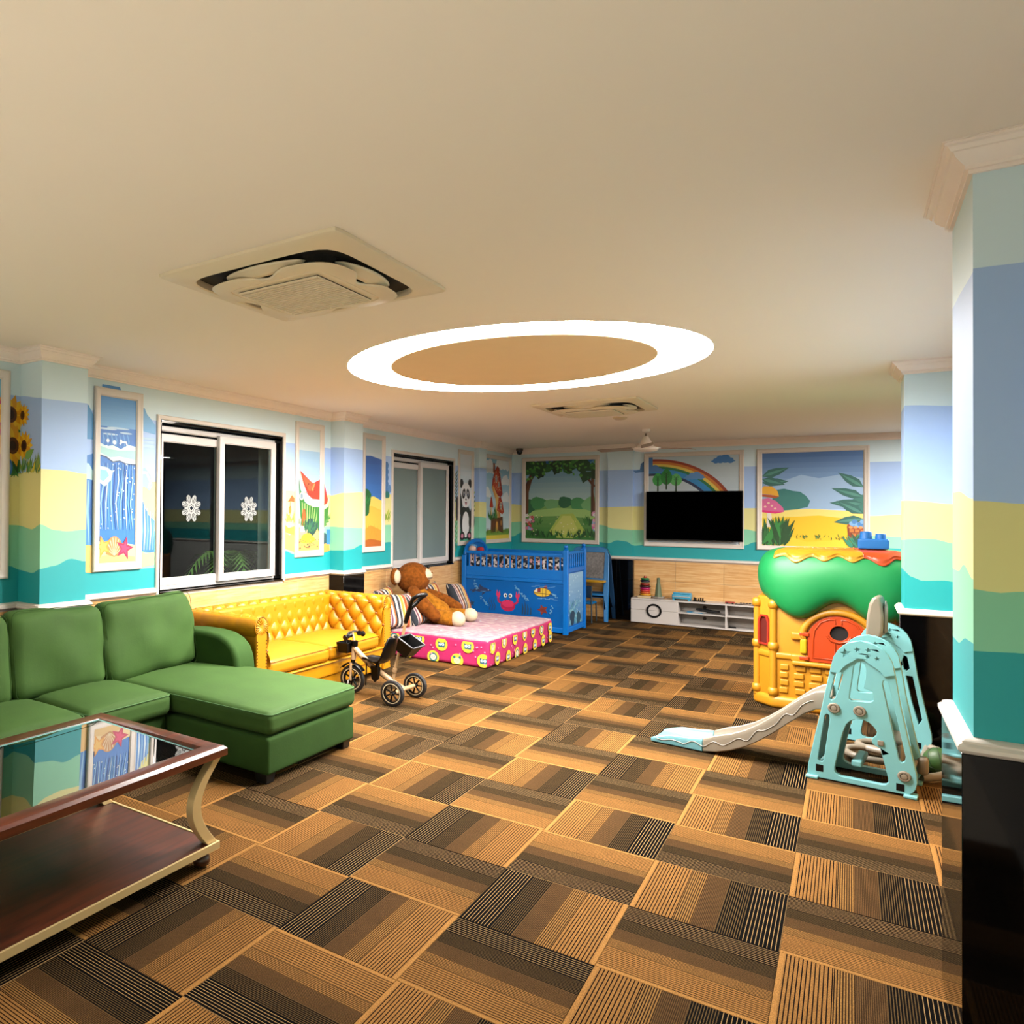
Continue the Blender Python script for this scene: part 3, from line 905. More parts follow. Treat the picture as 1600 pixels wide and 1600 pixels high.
window(1, W1, False, 'dark sliding window with white frame and flower stickers')
window(2, W2, True, 'sliding window with white frame and frosted panes')

# night outside: a dark blind wall and a palm in the light well
MB().box(-2.5, -.3, 2.0, 12, -.1, -.02).build('trim_9', mat('dark yard ground', '#0b0a09', .9)); struct(bpy.data.objects['trim_9'], 'dark yard ground outside the windows')
palm = thing('palm_plant', 'palm fronds dimly seen outside the dark window', 'plant', (-.86, 6.02, 0))
M_palm = mat('palm leaf', '#7fb054', .5, vary=.2, k=1)
MB().tube([(-.86, 6.02, -.02), (-.85, 6.02, .5), (-.86, 6.02, .92)], [.05, .045, .03]).build('stem', mat('palm stem', '#6a5537', .8, vary=.2), palm)
rnd = random.Random(4)
for k in range(9):
    a = k * 2 * pi / 9 + .3; L_ = .50 + .15 * rnd.random(); mb = MB(); pts = []
    for i in range(15):
        t = i / 14
        pts.append(Vector((-.86 + cos(a) * L_ * t * .7, 6.02 + sin(a) * L_ * t, .90 + .95 * t * (1.05 - t) - .12 * t * t)))
    mb.tube(pts, [.008 * (1 - .7 * i / 14) for i in range(15)], 5)
    for i in range(1, 15):
        d = (pts[i] - pts[i - 1]).normalized(); sd = d.cross(Vector((0, 0, 1))).normalized()
        for sg in (-1, 1):
            tip = pts[i] + (sd * sg * .8 + d * .6 + Vector((0, 0, -.35))).normalized() * (.30 * (1 - .55 * i / 14))
            w = d * .018
            mb.add([pts[i] - w, pts[i] + w, tip], [(0, 1, 2)])
    mb.build('frond', M_palm, palm, weld=False)

# ------------------------------------------------------------------ framed wall paintings
FZ0, FZ1 = 1.105, 2.475
FRAME_PROF = [(0, 0), (0, .016), (.006, .022), (.016, .024), (.024, .020), (.036, .018), (.046, .014), (.052, .014), (.058, .008), (.062, .006), (.062, 0)]


def framed(wall, c0, c1, label, art_fn, name='framed_painting'):
    """moulded frame on a wall; c0..c1 is the extent along the wall"""
    if wall == 'left':
        P3 = lambda a, z, d: Vector((d, a, z))
    else:
        P3 = lambda a, z, d: Vector((a, BACK_Y - d, z))
    loc = P3((c0 + c1) / 2, FZ0, 0)
    t = thing(name, label, 'painting', loc, )
    mb = MB()
    sweep(mb, [(c0, FZ0), (c1, FZ0), (c1, FZ1), (c0, FZ1)], [(d, h) for d, h in FRAME_PROF], closed=True, side=1, M=lambda q: P3(q.x, q.y, q.z + .001))
    mb.build('frame', M_white, t, smooth=25)
    a0, a1, z0, z1 = c0 + .06, c1 - .06, FZ0 + .06, FZ1 - .06
    H = z1 - z0; W = (a1 - a0) / H
    art = Art(lambda a, b, d: P3(a0 + a * H, z0 + b * H, .002 + d), step=.00009)
    art.clip = (0, 0, W, 1)
    art_fn(art, W)
    art.build('canvas', t, M_print)
    return t


def blob(cx, cy, r, n=14, k=.12, seed=0, sx=1, sy=1):
    rr = random.Random(seed)
    ph = [rr.random() * 6.28 for _ in range(3)]
    return [(cx + sx * r * cos(a) * (1 + k * sin(3 * a + ph[0]) + k * .6 * sin(5 * a + ph[1])), cy + sy * r * sin(a) * (1 + k * sin(3 * a + ph[0]) + k * .6 * sin(5 * a + ph[1]))) for a in [2 * pi * i / n for i in range(n)]]


def cloud(art, x, y, w, color):
    art.k += 1
    for dx, dy, r in ((-.32, .02, .14), (-.12, .09, .2), (.1, .12, .22), (.32, .03, .15)):
        art.ell(x + dx * w, y + dy * w, r * w, r * w, color, same=True, n=14)
    art.ell(x, y, .55 * w, .07 * w, color, same=True)


def grass(art, x0, x1, y, h, cols, n, seed=1):
    rr = random.Random(seed)
    for i in range(n):
        x = x0 + (x1 - x0) * rr.random(); a = pi / 2 + rr.uniform(-.7, .7); l = h * rr.uniform(.5, 1.1)
        art.leaf(x, y + rr.uniform(-.01, .02), l, l * .16, a, rr.choice(cols), same=(i % 6 > 0))


def star(art, x, y, r, color, rot=0.0, inner=.42):
    art.poly([(x + (r if k % 2 == 0 else r * inner) * cos(rot + pi / 2 + k * pi / 5), y + (r if k % 2 == 0 else r * inner) * sin(rot + pi / 2 + k * pi / 5)) for k in range(10)], color)


def art_sliver(a, W):
    a.grad(0, 0, W, 1, '#f2a24a', '#7cc4ea')
    a.poly([(W * .5, .55), (W, .5), (W, .9), (W * .6, .86)], '#d6246e')
    a.poly(blob(W * .8, .35, .12, seed=3), '#f6d34a')
    a.poly(blob(W * .6, .12, .1, seed=5), '#e0793a')


def art_sea(a, W):
    a.grad(0, .8, W, 1, '#77b5e6', '#4d97dd', 8)
    a.grad(0, .0, W, .82, '#2f7fd2', '#176fc4', 6)
    for x, y, w in ((.05, .805, .08), (.14, .815, .09), (.2, .79, .05), (.08, .775, .06)):
        a.ell(x, y, w, .006, '#bcdcf2', n=12)
    for k in range(7):
        x = .02 + .032 * k
        a.line([(x, .78), (x + .012, .74), (x + .006, .70)], [.003, .006, .002], '#5da4e2', same=k > 0)
    # breaking wave
    a.poly([(0, .72), (.05, .70), (.1, .71), (.16, .69), (.22, .72), (W + .02, .71), (W + .02, .60), (.2, .605), (.15, .62), (.1, .61), (.05, .64), (0, .64)], '#d9f1f2')
    a.poly([(0, .70), (.07, .685), (.14, .68), (W, .69), (W, .63), (.15, .645), (.08, .635), (0, .66)], '#a9dedd')
    a.line([(0, .645), (.05, .635), (.1, .608), (.15, .618), (.2, .602), (W + .02, .60)], .004, '#123a6c')
    for x, y, r in ((.06, .735, .012), (.11, .728, .014), (.05, .70, .008), (.16, .74, .01)): a.ell(x, y, r, r, '#eefaff', n=10)
    a.line([(.15, .72), (.17, .735), (.2, .735), (.21, .715)], .006, '#f4fdff')
    for k in range(14):
        x = .004 + .019 * k; b = .56 - .012 * sin(k * 1.9)
        a.line([(x, .60), (x + .012 * sin(k), .5), (x - .012, .36), (x + .01 * cos(k), .2)], [.0015, .005, .005, .002], ['#4b9be0', '#8fc6f0', '#0e4f9f', '#bfe2f7'][k % 4], same=False)
    a.poly([(0, .58), (.05, .575), (.1, .55), (.085, .50), (.04, .46), (0, .48)], '#cfeef2')
    a.poly([(0, .56), (.05, .555), (.07, .525), (.03, .49), (0, .50)], '#8ccce0')
    rr = random.Random(2)
    for k in range(40): a.ell(rr.uniform(0, W), rr.uniform(.2, .6), .005, .004, '#dff3ff', n=7, same=k % 5 > 0)
    a.poly([(0, .13), (.08, .11), (.16, .12), (W + .02, .10), (W + .02, 0), (0, 0)], '#f3d9a0')
    a.poly([(0, .04), (.1, .055), (W, .03), (W, 0), (0, 0)], '#e8c27c')
    # shell and two starfish on the sand
    fan = [(.115, .035)] + [(.115 + .065 * cos(t) * (1 + .04 * cos(9 * t)), .075 + .085 * sin(t)) for t in [pi * (1.08 - 1.16 * i / 16) for i in range(17)]]
    a.poly(fan, '#c58a4a')
    for k in range(8):
        t = pi * (.95 - .9 * k / 7); a.line([(.115, .042), (.115 + .058 * cos(t), .075 + .078 * sin(t))], [.001, .0035], '#f6dfb2', same=k > 0)
    star(a, .03, .10, .07, '#f0a432', .3); star(a, .03, .10, .045, '#f8c45a', .3)
    star(a, .195, .085, .075, '#c2174f', -.25); star(a, .195, .085, .045, '#e23a6e', -.25)


def art_melon(a, W):
    a.grad(0, .5, W, 1, '#d3e6f2', '#cfe3e3', 6)
    a.grad(0, .3, W, .82, '#bfdcf2', '#a4cbea', 8)
    a.rect(0, .1, W, .30, '#cfe0c0')
    # ground
    a.poly([(0, .2), (.1, .17), (.2, .19), (W, .21), (W, 0), (0, 0)], '#e6c47a')
    a.poly([(0, .09), (.12, .12), (W, .07), (W, 0), (0, 0)], '#dba75c')
    # watermelon slice house
    a.poly([(.0, .62), (.03, .50), (.09, .40), (.16, .37), (W + .04, .40), (W + .04, .18), (.08, .20), (.03, .28)], '#2f7a34')
    for k in range(7): a.poly([(.05 + k * .036, .40 - .012 * k % 2), (.062 + k * .036, .39), (.07 + k * .03, .2), (.055 + k * .03, .2)], '#a8cf74', same=k > 0)
    a.poly([(.0, .66), (.05, .48), (.11, .40), (.2, .36), (W + .05, .36), (W + .05, .40), (.2, .41), (.13, .44), (.08, .52), (.03, .64)], '#e9f1c2')
    a.poly([(.02, .655), (.20, .555), (W + .03, .60), (W + .03, .42), (.2, .425), (.13, .46), (.07, .55)], '#de3b26')
    a.poly([(.05, .62), (.2, .56), (.22, .50), (.15, .49), (.09, .55)], '#f0603a')
    rr = random.Random(8)
    for k in range(12): a.ell(rr.uniform(.09, W), rr.uniform(.45, .55), .004, .008, '#3a1410', n=6, same=k > 0)
    a.poly([(.185, .50), (.22, .56), (.235, .55), (.2, .49)], '#c89a5a')
    # round window and arched door
    a.ell(.045, .445, .026, .032, '#efe4cf'); a.ell(.045, .445, .018, .023, '#7b93a0')
    a.poly([(.05, .2), (.05, .29), (.062, .335), (.08, .35), (.098, .335), (.108, .29), (.108, .2)], '#7a3c1a')
    a.poly([(.056, .2), (.056, .29), (.066, .328), (.08, .34), (.094, .328), (.102, .29), (.102, .2)], '#d8622a')
    for k in range(3): a.rect(.03 - .006 * k, .18 - .025 * k, .12, .205 - .025 * k, ['#d9d3cb', '#bfb7ad', '#a49a8e'][k])
    a.poly(blob(.19, .19, .075, seed=4, k=.2), '#274c48'); grass(a, .1, W, .15, .12, ['#2f6a55', '#1f4a4a', '#3d7a4a'], 40, 3)
    a.poly(blob(.13, .1, .07, seed=9, sx=1.4, sy=.6), '#e8c736')
    grass(a, 0, .1, .2, .06, ['#4d7a3a', '#7a8a3a'], 14, 6)
    for k in range(40): a.ell(rr.uniform(0, W), rr.uniform(.02, .1), .006, .005, rr.choice(['#7a5a3a', '#a8896a', '#4d4a3f']), n=6, same=k % 8 > 0)


def art_hill(a, W):
    a.grad(0, .8, W, 1, '#cfe0e8', '#bcd4da', 5)
    a.grad(0, .4, W, .86, '#3f7fcf', '#3a63b0', 5)
    a.poly([(0, .84), (.1, .845), (W, .82), (W, .86), (0, .87)], '#cfe0e8')
    a.poly([(0, .50), (.08, .46), (.16, .47), (W, .43), (W, 0), (0, 0)], '#f4e06a')
    a.poly([(0, .36), (.12, .38), (W, .34), (W, 0), (0, 0)], '#eec94e')
    a.poly(blob(.02, .42, .085, seed=2, k=.15, sy=1.5), '#1f6a35'); grass(a, 0, .08, .4, .1, ['#2c8a44', '#175a2a'], 24, 2)
    a.poly([(0, .16), (.1, .2), (W, .15), (W, 0), (0, 0)], '#e2a236')
    a.poly([(0, .06), (.1, .075), (W, .05), (W, 0), (0, 0)], '#b9641f')
    for k in range(14): a.leaf(.02 + .017 * k, .12 + .04 * sin(k), .06, .008, pi / 2 + .3 * sin(k * 2.1), '#d89a2a', same=k > 0)


def art_panda(a, W):
    a.grad(0, 0, W, 1, '#b7dcf2', '#e6f0f6', 8)
    a.grad(0, .8, W, .82, '#d5e8f4', '#d5e8f4', 1)
    a.rect(0, 0, W, .14, '#4fae8e')
    c = W / 2 + .01
    a.ell(c, .22, .16, .2, '#20242c'); a.ell(c, .19, .1, .15, '#f3f5f7')
    a.ell(c - .12, .66, .05, .055, '#1a1d24'); a.ell(c + .11, .665, .05, .055, '#1a1d24')
    a.ell(c, .53, .145, .145, '#f7f8fa'); a.ell(c, .49, .13, .1, '#f7f8fa', same=True)
    a.ell(c - .06, .545, .042, .062, '#15171c', rot=-.4); a.ell(c + .06, .545, .042, .062, '#15171c', rot=.4)
    for sg in (-1, 1):
        a.ell(c + sg * .055, .545, .02, .028, '#f4f4f4'); a.ell(c + sg * .052, .54, .014, .021, '#3a4a78'); a.ell(c + sg * .05, .55, .006, .008, '#ffffff')
    a.ell(c, .478, .018, .012, '#15171c')
    a.poly([(c - .03, .455), (c, .448), (c + .03, .455), (c + .015, .42), (c - .015, .42)], '#7c2030'); a.ell(c, .425, .014, .014, '#f08a9a')
    a.ell(c - .15, .42, .05, .14, '#1a1d24', rot=.2); a.ell(c + .14, .27, .05, .12, '#1a1d24', rot=-.3)
    for x in (c - .1, c + .1): a.ell(x, .06, .07, .05, '#15171c'); a.ell(x, .06, .035, .026, '#d98aa0')
    a.k += 1


def art_mushroom(a, W):
    a.grad(0, 0, W, 1, '#dff0f4', '#8cc6e4', 8)
    for x, y, w in ((.16, .86, .4), (.62, .93, .5), (.7, .72, .3), (.08, .55, .3), (.72, .5, .3)): cloud(a, x, y, w, '#f2f7f8')
    c = W / 2
    a.rect(0, 0, W, .1, '#e8d34a'); a.poly([(0, .09), (.2, .12), (.5, .1), (W, .13), (W, .05), (0, .05)], '#7aa63c')
    # stump with door
    a.poly([(c - .2, .08), (c - .19, .27), (c + .2, .28), (c + .22, .07), (c + .06, .10)], '#5e3015')
    for k in range(7): a.line([(c - .17 + .055 * k, .1), (c - .165 + .055 * k, .26)], .006, '#7c4520', same=k > 0)
    # tall stem
    a.poly([(c - .06, .27), (c - .03, .45), (c - .10, .62), (c - .07, .68), (c + .05, .54), (c + .1, .48), (c + .12, .27)], '#f0c274')
    a.poly([(c + .05, .27), (c + .03, .45), (c + .1, .48), (c + .12, .27)], '#c98b45')
    # caps
    a.rect(c - .13, .83, c - .07, .95, '#9a4a24')
    a.poly([(c - .17, .64), (c - .15, .74), (c - .08, .85), (c + .0, .92), (c + .07, .90), (c + .11, .80), (c + .16, .66), (c + .19, .57), (c + .12, .525), (c + .02, .55), (c - .05, .60), (c - .1, .66)], '#a52a16')
    a.poly([(c - .14, .66), (c - .12, .74), (c - .06, .84), (c + .0, .89), (c + .05, .87), (c + .05, .75), (c + .1, .60), (c + .02, .58), (c - .05, .63)], '#c8471f')
    a.poly([(c - .17, .64), (c - .12, .58), (c - .05, .50), (c - .02, .53), (c - .09, .62), (c - .13, .68)], '#e8a450')
    a.poly([(c + .0, .36), (c + .06, .52), (c + .12, .54), (c + .19, .46), (c + .24, .34), (c + .18, .31), (c + .08, .34)], '#b5351a')
    a.poly([(c - .24, .40), (c - .2, .52), (c - .17, .53), (c - .12, .40), (c - .17, .385)], '#b5351a'); a.rect(c - .2, .28, c - .16, .40, '#e9c88e')
    rr = random.Random(5)
    for k in range(26): a.ell(c + rr.uniform(-.1, .14), rr.uniform(.58, .86), .008, .007, '#f2d9a8', n=8, same=k > 0)
    for k in range(9): a.ell(c + rr.uniform(.05, .18), rr.uniform(.36, .48), .007, .006, '#f2d9a8', n=8, same=k > 0)
    for x, y, r in ((c - .03, .755, .042), (c + .055, .685, .032), (c + .13, .42, .04)):
        a.ell(x, y, r * .8, r * 1.25, '#f0dba8'); a.ell(x, y, r * .62, r, '#5d87a6')
        a.rect(x - .003, y - r, x + .003, y + r, '#f0dba8'); a.rect(x - r * .6, y - .003, x + r * .6, y + .003, '#f0dba8', same=True)
    a.poly([(c - .04, .09), (c - .035, .2), (c, .23), (c + .03, .2), (c + .035, .1)], '#e2a24a')
    a.ell(c + .14, .2, .022, .034, '#c48a4a')
    grass(a, c - .28, c - .02, .24, .16, ['#2f7a3a', '#1e5a30', '#5a9a44'], 22, 4)
    grass(a, .02, W, .07, .07, ['#3a7a2f', '#5d9a33', '#8a6a2a'], 46, 7)


def art_forest(a, W):
    a.grad(0, .45, W, 1, '#bcd9d2', '#5a9ac4', 8)
    a.poly([(.15, 1), (.85, 1), (.75, .93), (.5, .90), (.3, .93)], '#2b6fae')
    a.grad(0, 0, W, .5, '#2c7a2a', '#8cc06a', 10)
    for k, (x, y, r) in enumerate(((.02, .42, .12), (.16, .46, .1), (.33, .44, .09), (.5, .47, .09), (.66, .45, .1), (.82, .44, .12), (.95, .42, .1))):
        a.poly(blob(x, y, r, seed=k, k=.08, sy=.8), ['#2c7048', '#4a9a5a', '#7cba7a'][k % 3])
    a.poly([(.1, .36), (.4, .40), (.75, .38), (W, .34), (W, .26), (.5, .30), (0, .28)], '#a9d47a')
    a.poly([(.3, .1), (.45, .32), (.6, .33), (.75, .1), (.6, .02), (.4, .02)], '#b9cf5a')
    a.poly([(.35, .12), (.47, .30), (.57, .3), (.66, .12), (.5, .06)], '#d5dd72')
    for x, dx in ((.0, .05), (W - .02, -.05)):
        a.poly([(x - .03, .3), (x + .035, .3), (x + .02 + dx * .4, .6), (x + .06 + dx, .86), (x + .02 + dx, .88), (x - .03, .62)], '#6a4020')
        a.poly([(x - .03, .3), (x + .0, .3), (x - .005, .6), (x + .03 + dx, .86), (x + .02 + dx, .88), (x - .03, .62)], '#4a2a14')
        a.line([(x + .01, .66), (x + dx * 2.2, .82), (x + dx * 3.4, .87)], [.016, .01, .004], '#5a3418')
    rr = random.Random(11)
    for k in range(26):
        x = rr.random() * W; y = 1 - rr.random() * .12 * (1 + 2.0 * abs(x / W - .5))
        a.poly(blob(x, y, rr.uniform(.05, .09), n=10, seed=k, k=.2), rr.choice(['#1c4a22', '#2d6a2a', '#3f8434', '#153a1c']), same=k % 6 > 0)
    for k in range(60):
        x = rr.random() * W; y = 1 - rr.random() * .14 * (1 + 1.6 * abs(x / W - .5))
        a.ell(x, y, .02, .012, rr.choice(['#4f9a3c', '#2d7030', '#6ab04a']), rot=rr.random() * 3, n=7, same=k % 6 > 0)
    grass(a, 0, W, .02, .11, ['#1f5a22', '#2f7a2a', '#184a1c'], 90, 4)
    grass(a, 0, .2, .18, .1, ['#1f5a22', '#3f8434'], 24, 5); grass(a, .75, W, .18, .12, ['#1f5a22', '#3f8434'], 24, 6)
    for k in range(36):
        x, y = rr.choice([(rr.uniform(.0, .1), rr.uniform(.1, .3)), (rr.uniform(.84, W), rr.uniform(.12, .36))])
        c = rr.choice(['#d86aa4', '#f0f0f4', '#86b4e0', '#c23a4a', '#e8a0c4'])
        for q in range(5): a.ell(x + .013 * cos(q * 1.257), y + .013 * sin(q * 1.257), .010, .010, c, n=7, same=q > 0)
        a.ell(x, y, .006, .006, '#f4d84a', n=7, same=True)
    for k in range(30): a.ell(rr.uniform(.1, .9), rr.uniform(.03, .3), .007, .006, rr.choice(['#f4e88a', '#fffbe0']), n=7, same=k % 6 > 0)


def art_rainbow(a, W):
    a.grad(0, 0, W, 1, '#d9e6f0', '#bccfd6', 8)
    # rainbow: quarter-ellipse arcs falling to the right
    cx, cy = .20, .24
    for k, col in enumerate(('#9c3a1e', '#d8812f', '#ecd257', '#1f7a46', '#2a8fd0', '#2a8fd0', '#1d2f56')):
        r0, r1 = .735 - .028 * k, .735 - .028 * (k + 1)
        pts0 = [(cx - .14 + r0 * 1.16 * cos(t), cy + r0 * sin(t)) for t in [pi * (.56 - .52 * i / 40) for i in range(41)]]
        pts1 = [(cx - .14 + r1 * 1.16 * cos(t), cy + r1 * sin(t)) for t in [pi * (.56 - .52 * i / 40) for i in range(41)]]
        a.k += 1
        for i in range(40):
            q = clip_poly([pts0[i], pts0[i + 1], pts1[i + 1], pts1[i]], a.clip)
            if len(q) > 2: a.mb.add([a.P(x, y, a.k * a.step) for x, y in q], [tuple(range(len(q)))], 0, lin(col))
    a.rect(0, .84, .045, 1, '#4f84c0'); cloud(a, .05, .84, .2, '#4f84c0')
    cloud(a, .76, .93, .22, '#3f7fc0'); cloud(a, .48, .75, .2, '#5d94d0')
    for x, y, w, h, c, d in ((.1, .735, .058, .075, '#44b052', '#1e7a2e'), (.29, .73, .062, .07, '#62c066', '#2b8f3a'), (.19, .765, .062, .092, '#1e8a34', '#0d5a1e')):
        a.poly([(x + w * cos(t) * (1 - .22 * max(0, sin(t))), y + h * sin(t)) for t in [2 * pi * i / 22 for i in range(22)]], c)
        a.line([(x, y - h * .5 - .1), (x, y), (x, y + h * .5)], [.008, .006, .002], '#12401c')
        for s in (-1, 1):
            for q in (-.2, .1, .35): a.line([(x, y + q * h), (x + s * w * .5, y + (q + .35) * h)], [.004, .0015], d, same=True)


def art_jungle(a, W):
    a.grad(0, .45, W, 1, '#9cc2e6', '#4a74ae', 10)
    a.poly([(0, .62), (.2, .70), (.35, .76), (.5, .72), (.7, .76), (.9, .70), (W, .72), (W, .4), (0, .4)], '#9fbfe0')
    a.poly(blob(.24, .48, .13, seed=3, sx=1.3), '#2f7a74'); a.poly(blob(.85, .42, .12, seed=5), '#3c7c70')
    a.rect(0, 0, W, .36, '#f2d232'); a.poly([(0, .36), (.4, .40), (.75, .38), (W, .36), (W, .3), (0, .3)], '#f6e27a')
    a.poly([(.1, .3), (.5, .33), (W, .28), (W, .1), (.4, .05), (.2, .12)], '#f4c81e')
    # leaning leaves
    for x, y, l, an in ((0, .75, .26, .35), (0, .68, .24, .05), (0, .72, .22, -.3), (W, .62, .26, 2.5), (W, .52, .28, 2.8), (W, .45, .28, 3.1), (W, .35, .26, 2.6), (W, .3, .25, 3.3)):
        a.leaf(x, y, l, .09, an, '#2f6a62', same=False); a.leaf(x, y, l * .9, .03, an, '#4f8f80', same=False)
    # mushrooms
    a.poly([(-.02, .60), (.02, .645), (.09, .64), (.14, .59), (.155, .53), (.08, .55), (0, .56)], '#f0b02e'); a.poly([(0, .555), (.08, .548), (.155, .53), (.12, .51), (.0, .53)], '#b5521e')
    a.poly([(.04, .2), (.05, .38), (.08, .38), (.1, .2)], '#efe6d8')
    a.poly([(0, .50), (.06, .515), (.13, .48), (.19, .41), (.2, .365), (.1, .37), (0, .385)], '#d9669a'); a.poly([(0, .385), (.1, .37), (.2, .365), (.12, .345), (0, .36)], '#e0287a')
    for x, y in ((.03, .42), (.09, .43), (.12, .4), (.06, .46)): a.ell(x, y, .012, .01, '#f4c8b0', same=True)
    # wicker basket of berries on the sand
    bx, by = .865, .17
    a.poly([(bx - .13, by + .05), (bx - .12, by - .07), (bx - .08, by - .12), (bx + .08, by - .12), (bx + .125, by - .06), (bx + .13, by + .05)], '#8a3a18')
    for k in range(5):
        for q in range(3): a.rect(bx - .11 + .045 * k + (.02 if q % 2 else 0), by - .10 + .045 * q, bx - .075 + .045 * k + (.02 if q % 2 else 0), by - .065 + .045 * q, '#c87a34', same=k + q > 0)
    a.ell(bx, by + .055, .13, .04, '#a84a1e'); a.ell(bx, by + .065, .1, .03, '#5a9ad0')
    for k in range(9): a.ell(bx - .09 + .022 * k, by + .08 + .02 * sin(k * 2), .024, .024, ['#7fb2e0', '#4a86c4'][k % 2], n=10)
    for k in range(6): a.ell(bx - .1 + .04 * k, by + .04, .018, .014, '#d89a5a', n=8, same=k > 0)
    grass(a, .0, .2, .0, .30, ['#1f6a2a', '#2f8a3a', '#124a1c'], 60, 4)
    grass(a, .3, .9, .08, .05, ['#4a8a3a', '#2f6a2a'], 40, 5); grass(a, W - .1, W, .0, .16, ['#2f8a6a', '#1f5a4a'], 20, 8)


framed('left', 2.26, 2.785, 'white framed colourful panel partly cut off at the picture edge beside the sunflowers', art_sliver)
framed('left', 3.475, 3.945, 'tall white framed painting of a sea wave with shell and starfish', art_sea)
framed('left', 5.975, 6.475, 'narrow white framed painting of a watermelon slice house', art_melon)
framed('left', 7.27, 7.772, 'narrow white framed painting of a blue hill above yellow sand', art_hill)
framed('left', 9.868, 10.40, 'narrow white framed painting of a panda beside the frosted window', art_panda)
framed('left', 10.75, 11.918, 'white framed painting of a red toadstool house in the corner', art_mushroom)
framed('back', .166, 1.361, 'square white framed painting of a green forest clearing above the crib', art_forest)
framed('back', 1.988, 3.250, 'white framed rainbow and trees painting behind the television', art_rainbow)
framed('back', 3.396, 4.603, 'white framed painting of a sunny jungle beach with mushrooms and basket', art_jungle)

# ------------------------------------------------------------------ painted details outside the frames (part of the wall paint)
def wall_art(wall, name, fn, d0=.0012):
    if wall == 'left': P = lambda a, b, d: (d0 + d, a, b)
    else: P = lambda a, b, d: (a, BACK_Y - d0 - d, b)
    art = Art(P, step=.00009); fn(art)
    return art.build(name, wall_left if wall == 'left' else wall_back, M_print)


def sunflower(a, x, y, r, tilt=0, core='#5a3014'):
    for k in range(14):
        t = 2 * pi * k / 14 + tilt; a.leaf(x + .2 * r * cos(t), y + .2 * r * sin(t), r * .95, r * .42, t, '#e8a512' if k % 2 else '#f7c92a', same=k > 0)
    a.ell(x, y, r * .36, r * .45, core); a.ell(x, y, r * .2, r * .26, '#2c1508')


def f_sun(a):
    grass(a, 2.78, 2.868, 1.78, .34, ['#2c6a2c', '#3f8a3a', '#6a9a4a', '#1d4a20'], 26, 2)
    for x, y, l, an in ((2.79, 2.03, .12, 1.2), (2.86, 2.02, .12, 1.9), (2.8, 1.9, .1, .6), (2.85, 1.93, .1, 2.3)): a.leaf(x, y, l, .07, an, '#3f8434', same=False)
    sunflower(a, 2.80, 2.19, .12); sunflower(a, 2.815, 1.985, .125)
    a.ell(2.785, 1.84, .03, .06, '#3f7fd0'); a.ell(2.785, 1.84, .018, .04, '#8fc0ee')


def f_sun_side(a):
    grass(a, .0, .22, 1.80, .13, ['#8aa84a', '#5f9a4a', '#d8c83a', '#3f7a3a'], 40, 12)
    sunflower(a, .05, 1.985, .09); sunflower(a, .03, 2.19, .07)
    a.leaf(.06, 1.9, .12, .06, .5, '#7cae5a', same=False)


wall_art('left', 'painted_sunflowers', f_sun)
_a = Art(lambda a, b, d: (a, PILS[0][0] - .0012 - d, b)); _a.clip = (.001, 1, .238, 2.6); f_sun_side(_a); _a.build('painted_sunflowers', wall_left, M_print)


def f_seaside(a):
    a.clip = (3.237, .95, 4.09, 2.5)
    # cut off by the frame: sea both sides, cloud tops, sand
    a.poly([(3.237, 1.98), (3.3, 1.92), (3.48, 1.98), (3.48, 1.2), (3.237, 1.2)], '#3c86d2')
    a.poly([(3.237, 2.26), (3.3, 2.3), (3.36, 2.34), (3.43, 2.33), (3.48, 2.25), (3.48, 2.08), (3.237, 2.08)], '#4b9ad6')
    for k in range(4): a.ell(3.32, 2.04 - .05 * k, .1, .02, '#cfe4f2', same=k > 0)
    a.poly([(3.237, 1.85), (3.34, 1.92), (3.44, 1.9), (3.48, 1.84), (3.48, 1.78), (3.36, 1.80), (3.237, 1.74)], '#bfe6e8')
    for k in range(8): a.line([(3.26 + .03 * k, 1.78), (3.25 + .03 * k, 1.55), (3.27 + .03 * k, 1.3)], [.004, .01, .003], ['#8fc6f0', '#1c5fae'][k % 2], same=k > 1)
    a.poly([(3.237, 1.33), (3.48, 1.30), (3.48, 1.10), (3.237, 1.13)], '#f0bd6a')
    for k in range(5): a.ell(3.58 + .03 * k, 2.480 + .012 * (2 - abs(k - 1.5)), .03, .034, '#4a94dc', same=k > 0)
    a.poly([(3.93, 2.36), (3.97, 2.37), (4.0, 2.32), (4.04, 2.29), (4.09, 2.24), (4.09, 2.17), (3.93, 2.19)], '#6fb2e6')
    for k in range(3): a.ell(4.02, 2.13 - .03 * k, .1, .01, '#b4d4ec', same=k > 0)
    a.poly([(3.93, 1.88), (3.98, 1.9), (4.04, 1.84), (4.06, 1.76), (4.03, 1.72), (3.98, 1.75), (3.93, 1.74)], '#9bd8e0'); a.line([(3.95, 1.86), (4.0, 1.86), (4.04, 1.79), (4.02, 1.74)], .01, '#eafafa')
    a.poly([(3.93, 1.74), (3.97, 1.62), (4.02, 1.53), (4.09, 1.48), (4.09, 1.22), (3.93, 1.25)], '#3a82cc')
    for k in range(5): a.line([(3.95 + .03 * k, 1.62 - .02 * k), (3.96 + .03 * k, 1.4), (3.95 + .03 * k, 1.25)], [.003, .009, .003], ['#7fb8ea', '#cfe8f8'][k % 2], same=k > 0)
    a.poly([(3.93, 1.25), (4.0, 1.22), (4.09, 1.23), (4.09, 1.13), (3.93, 1.115)], '#f2cf92')


wall_art('left', 'painted_seaside', f_seaside)


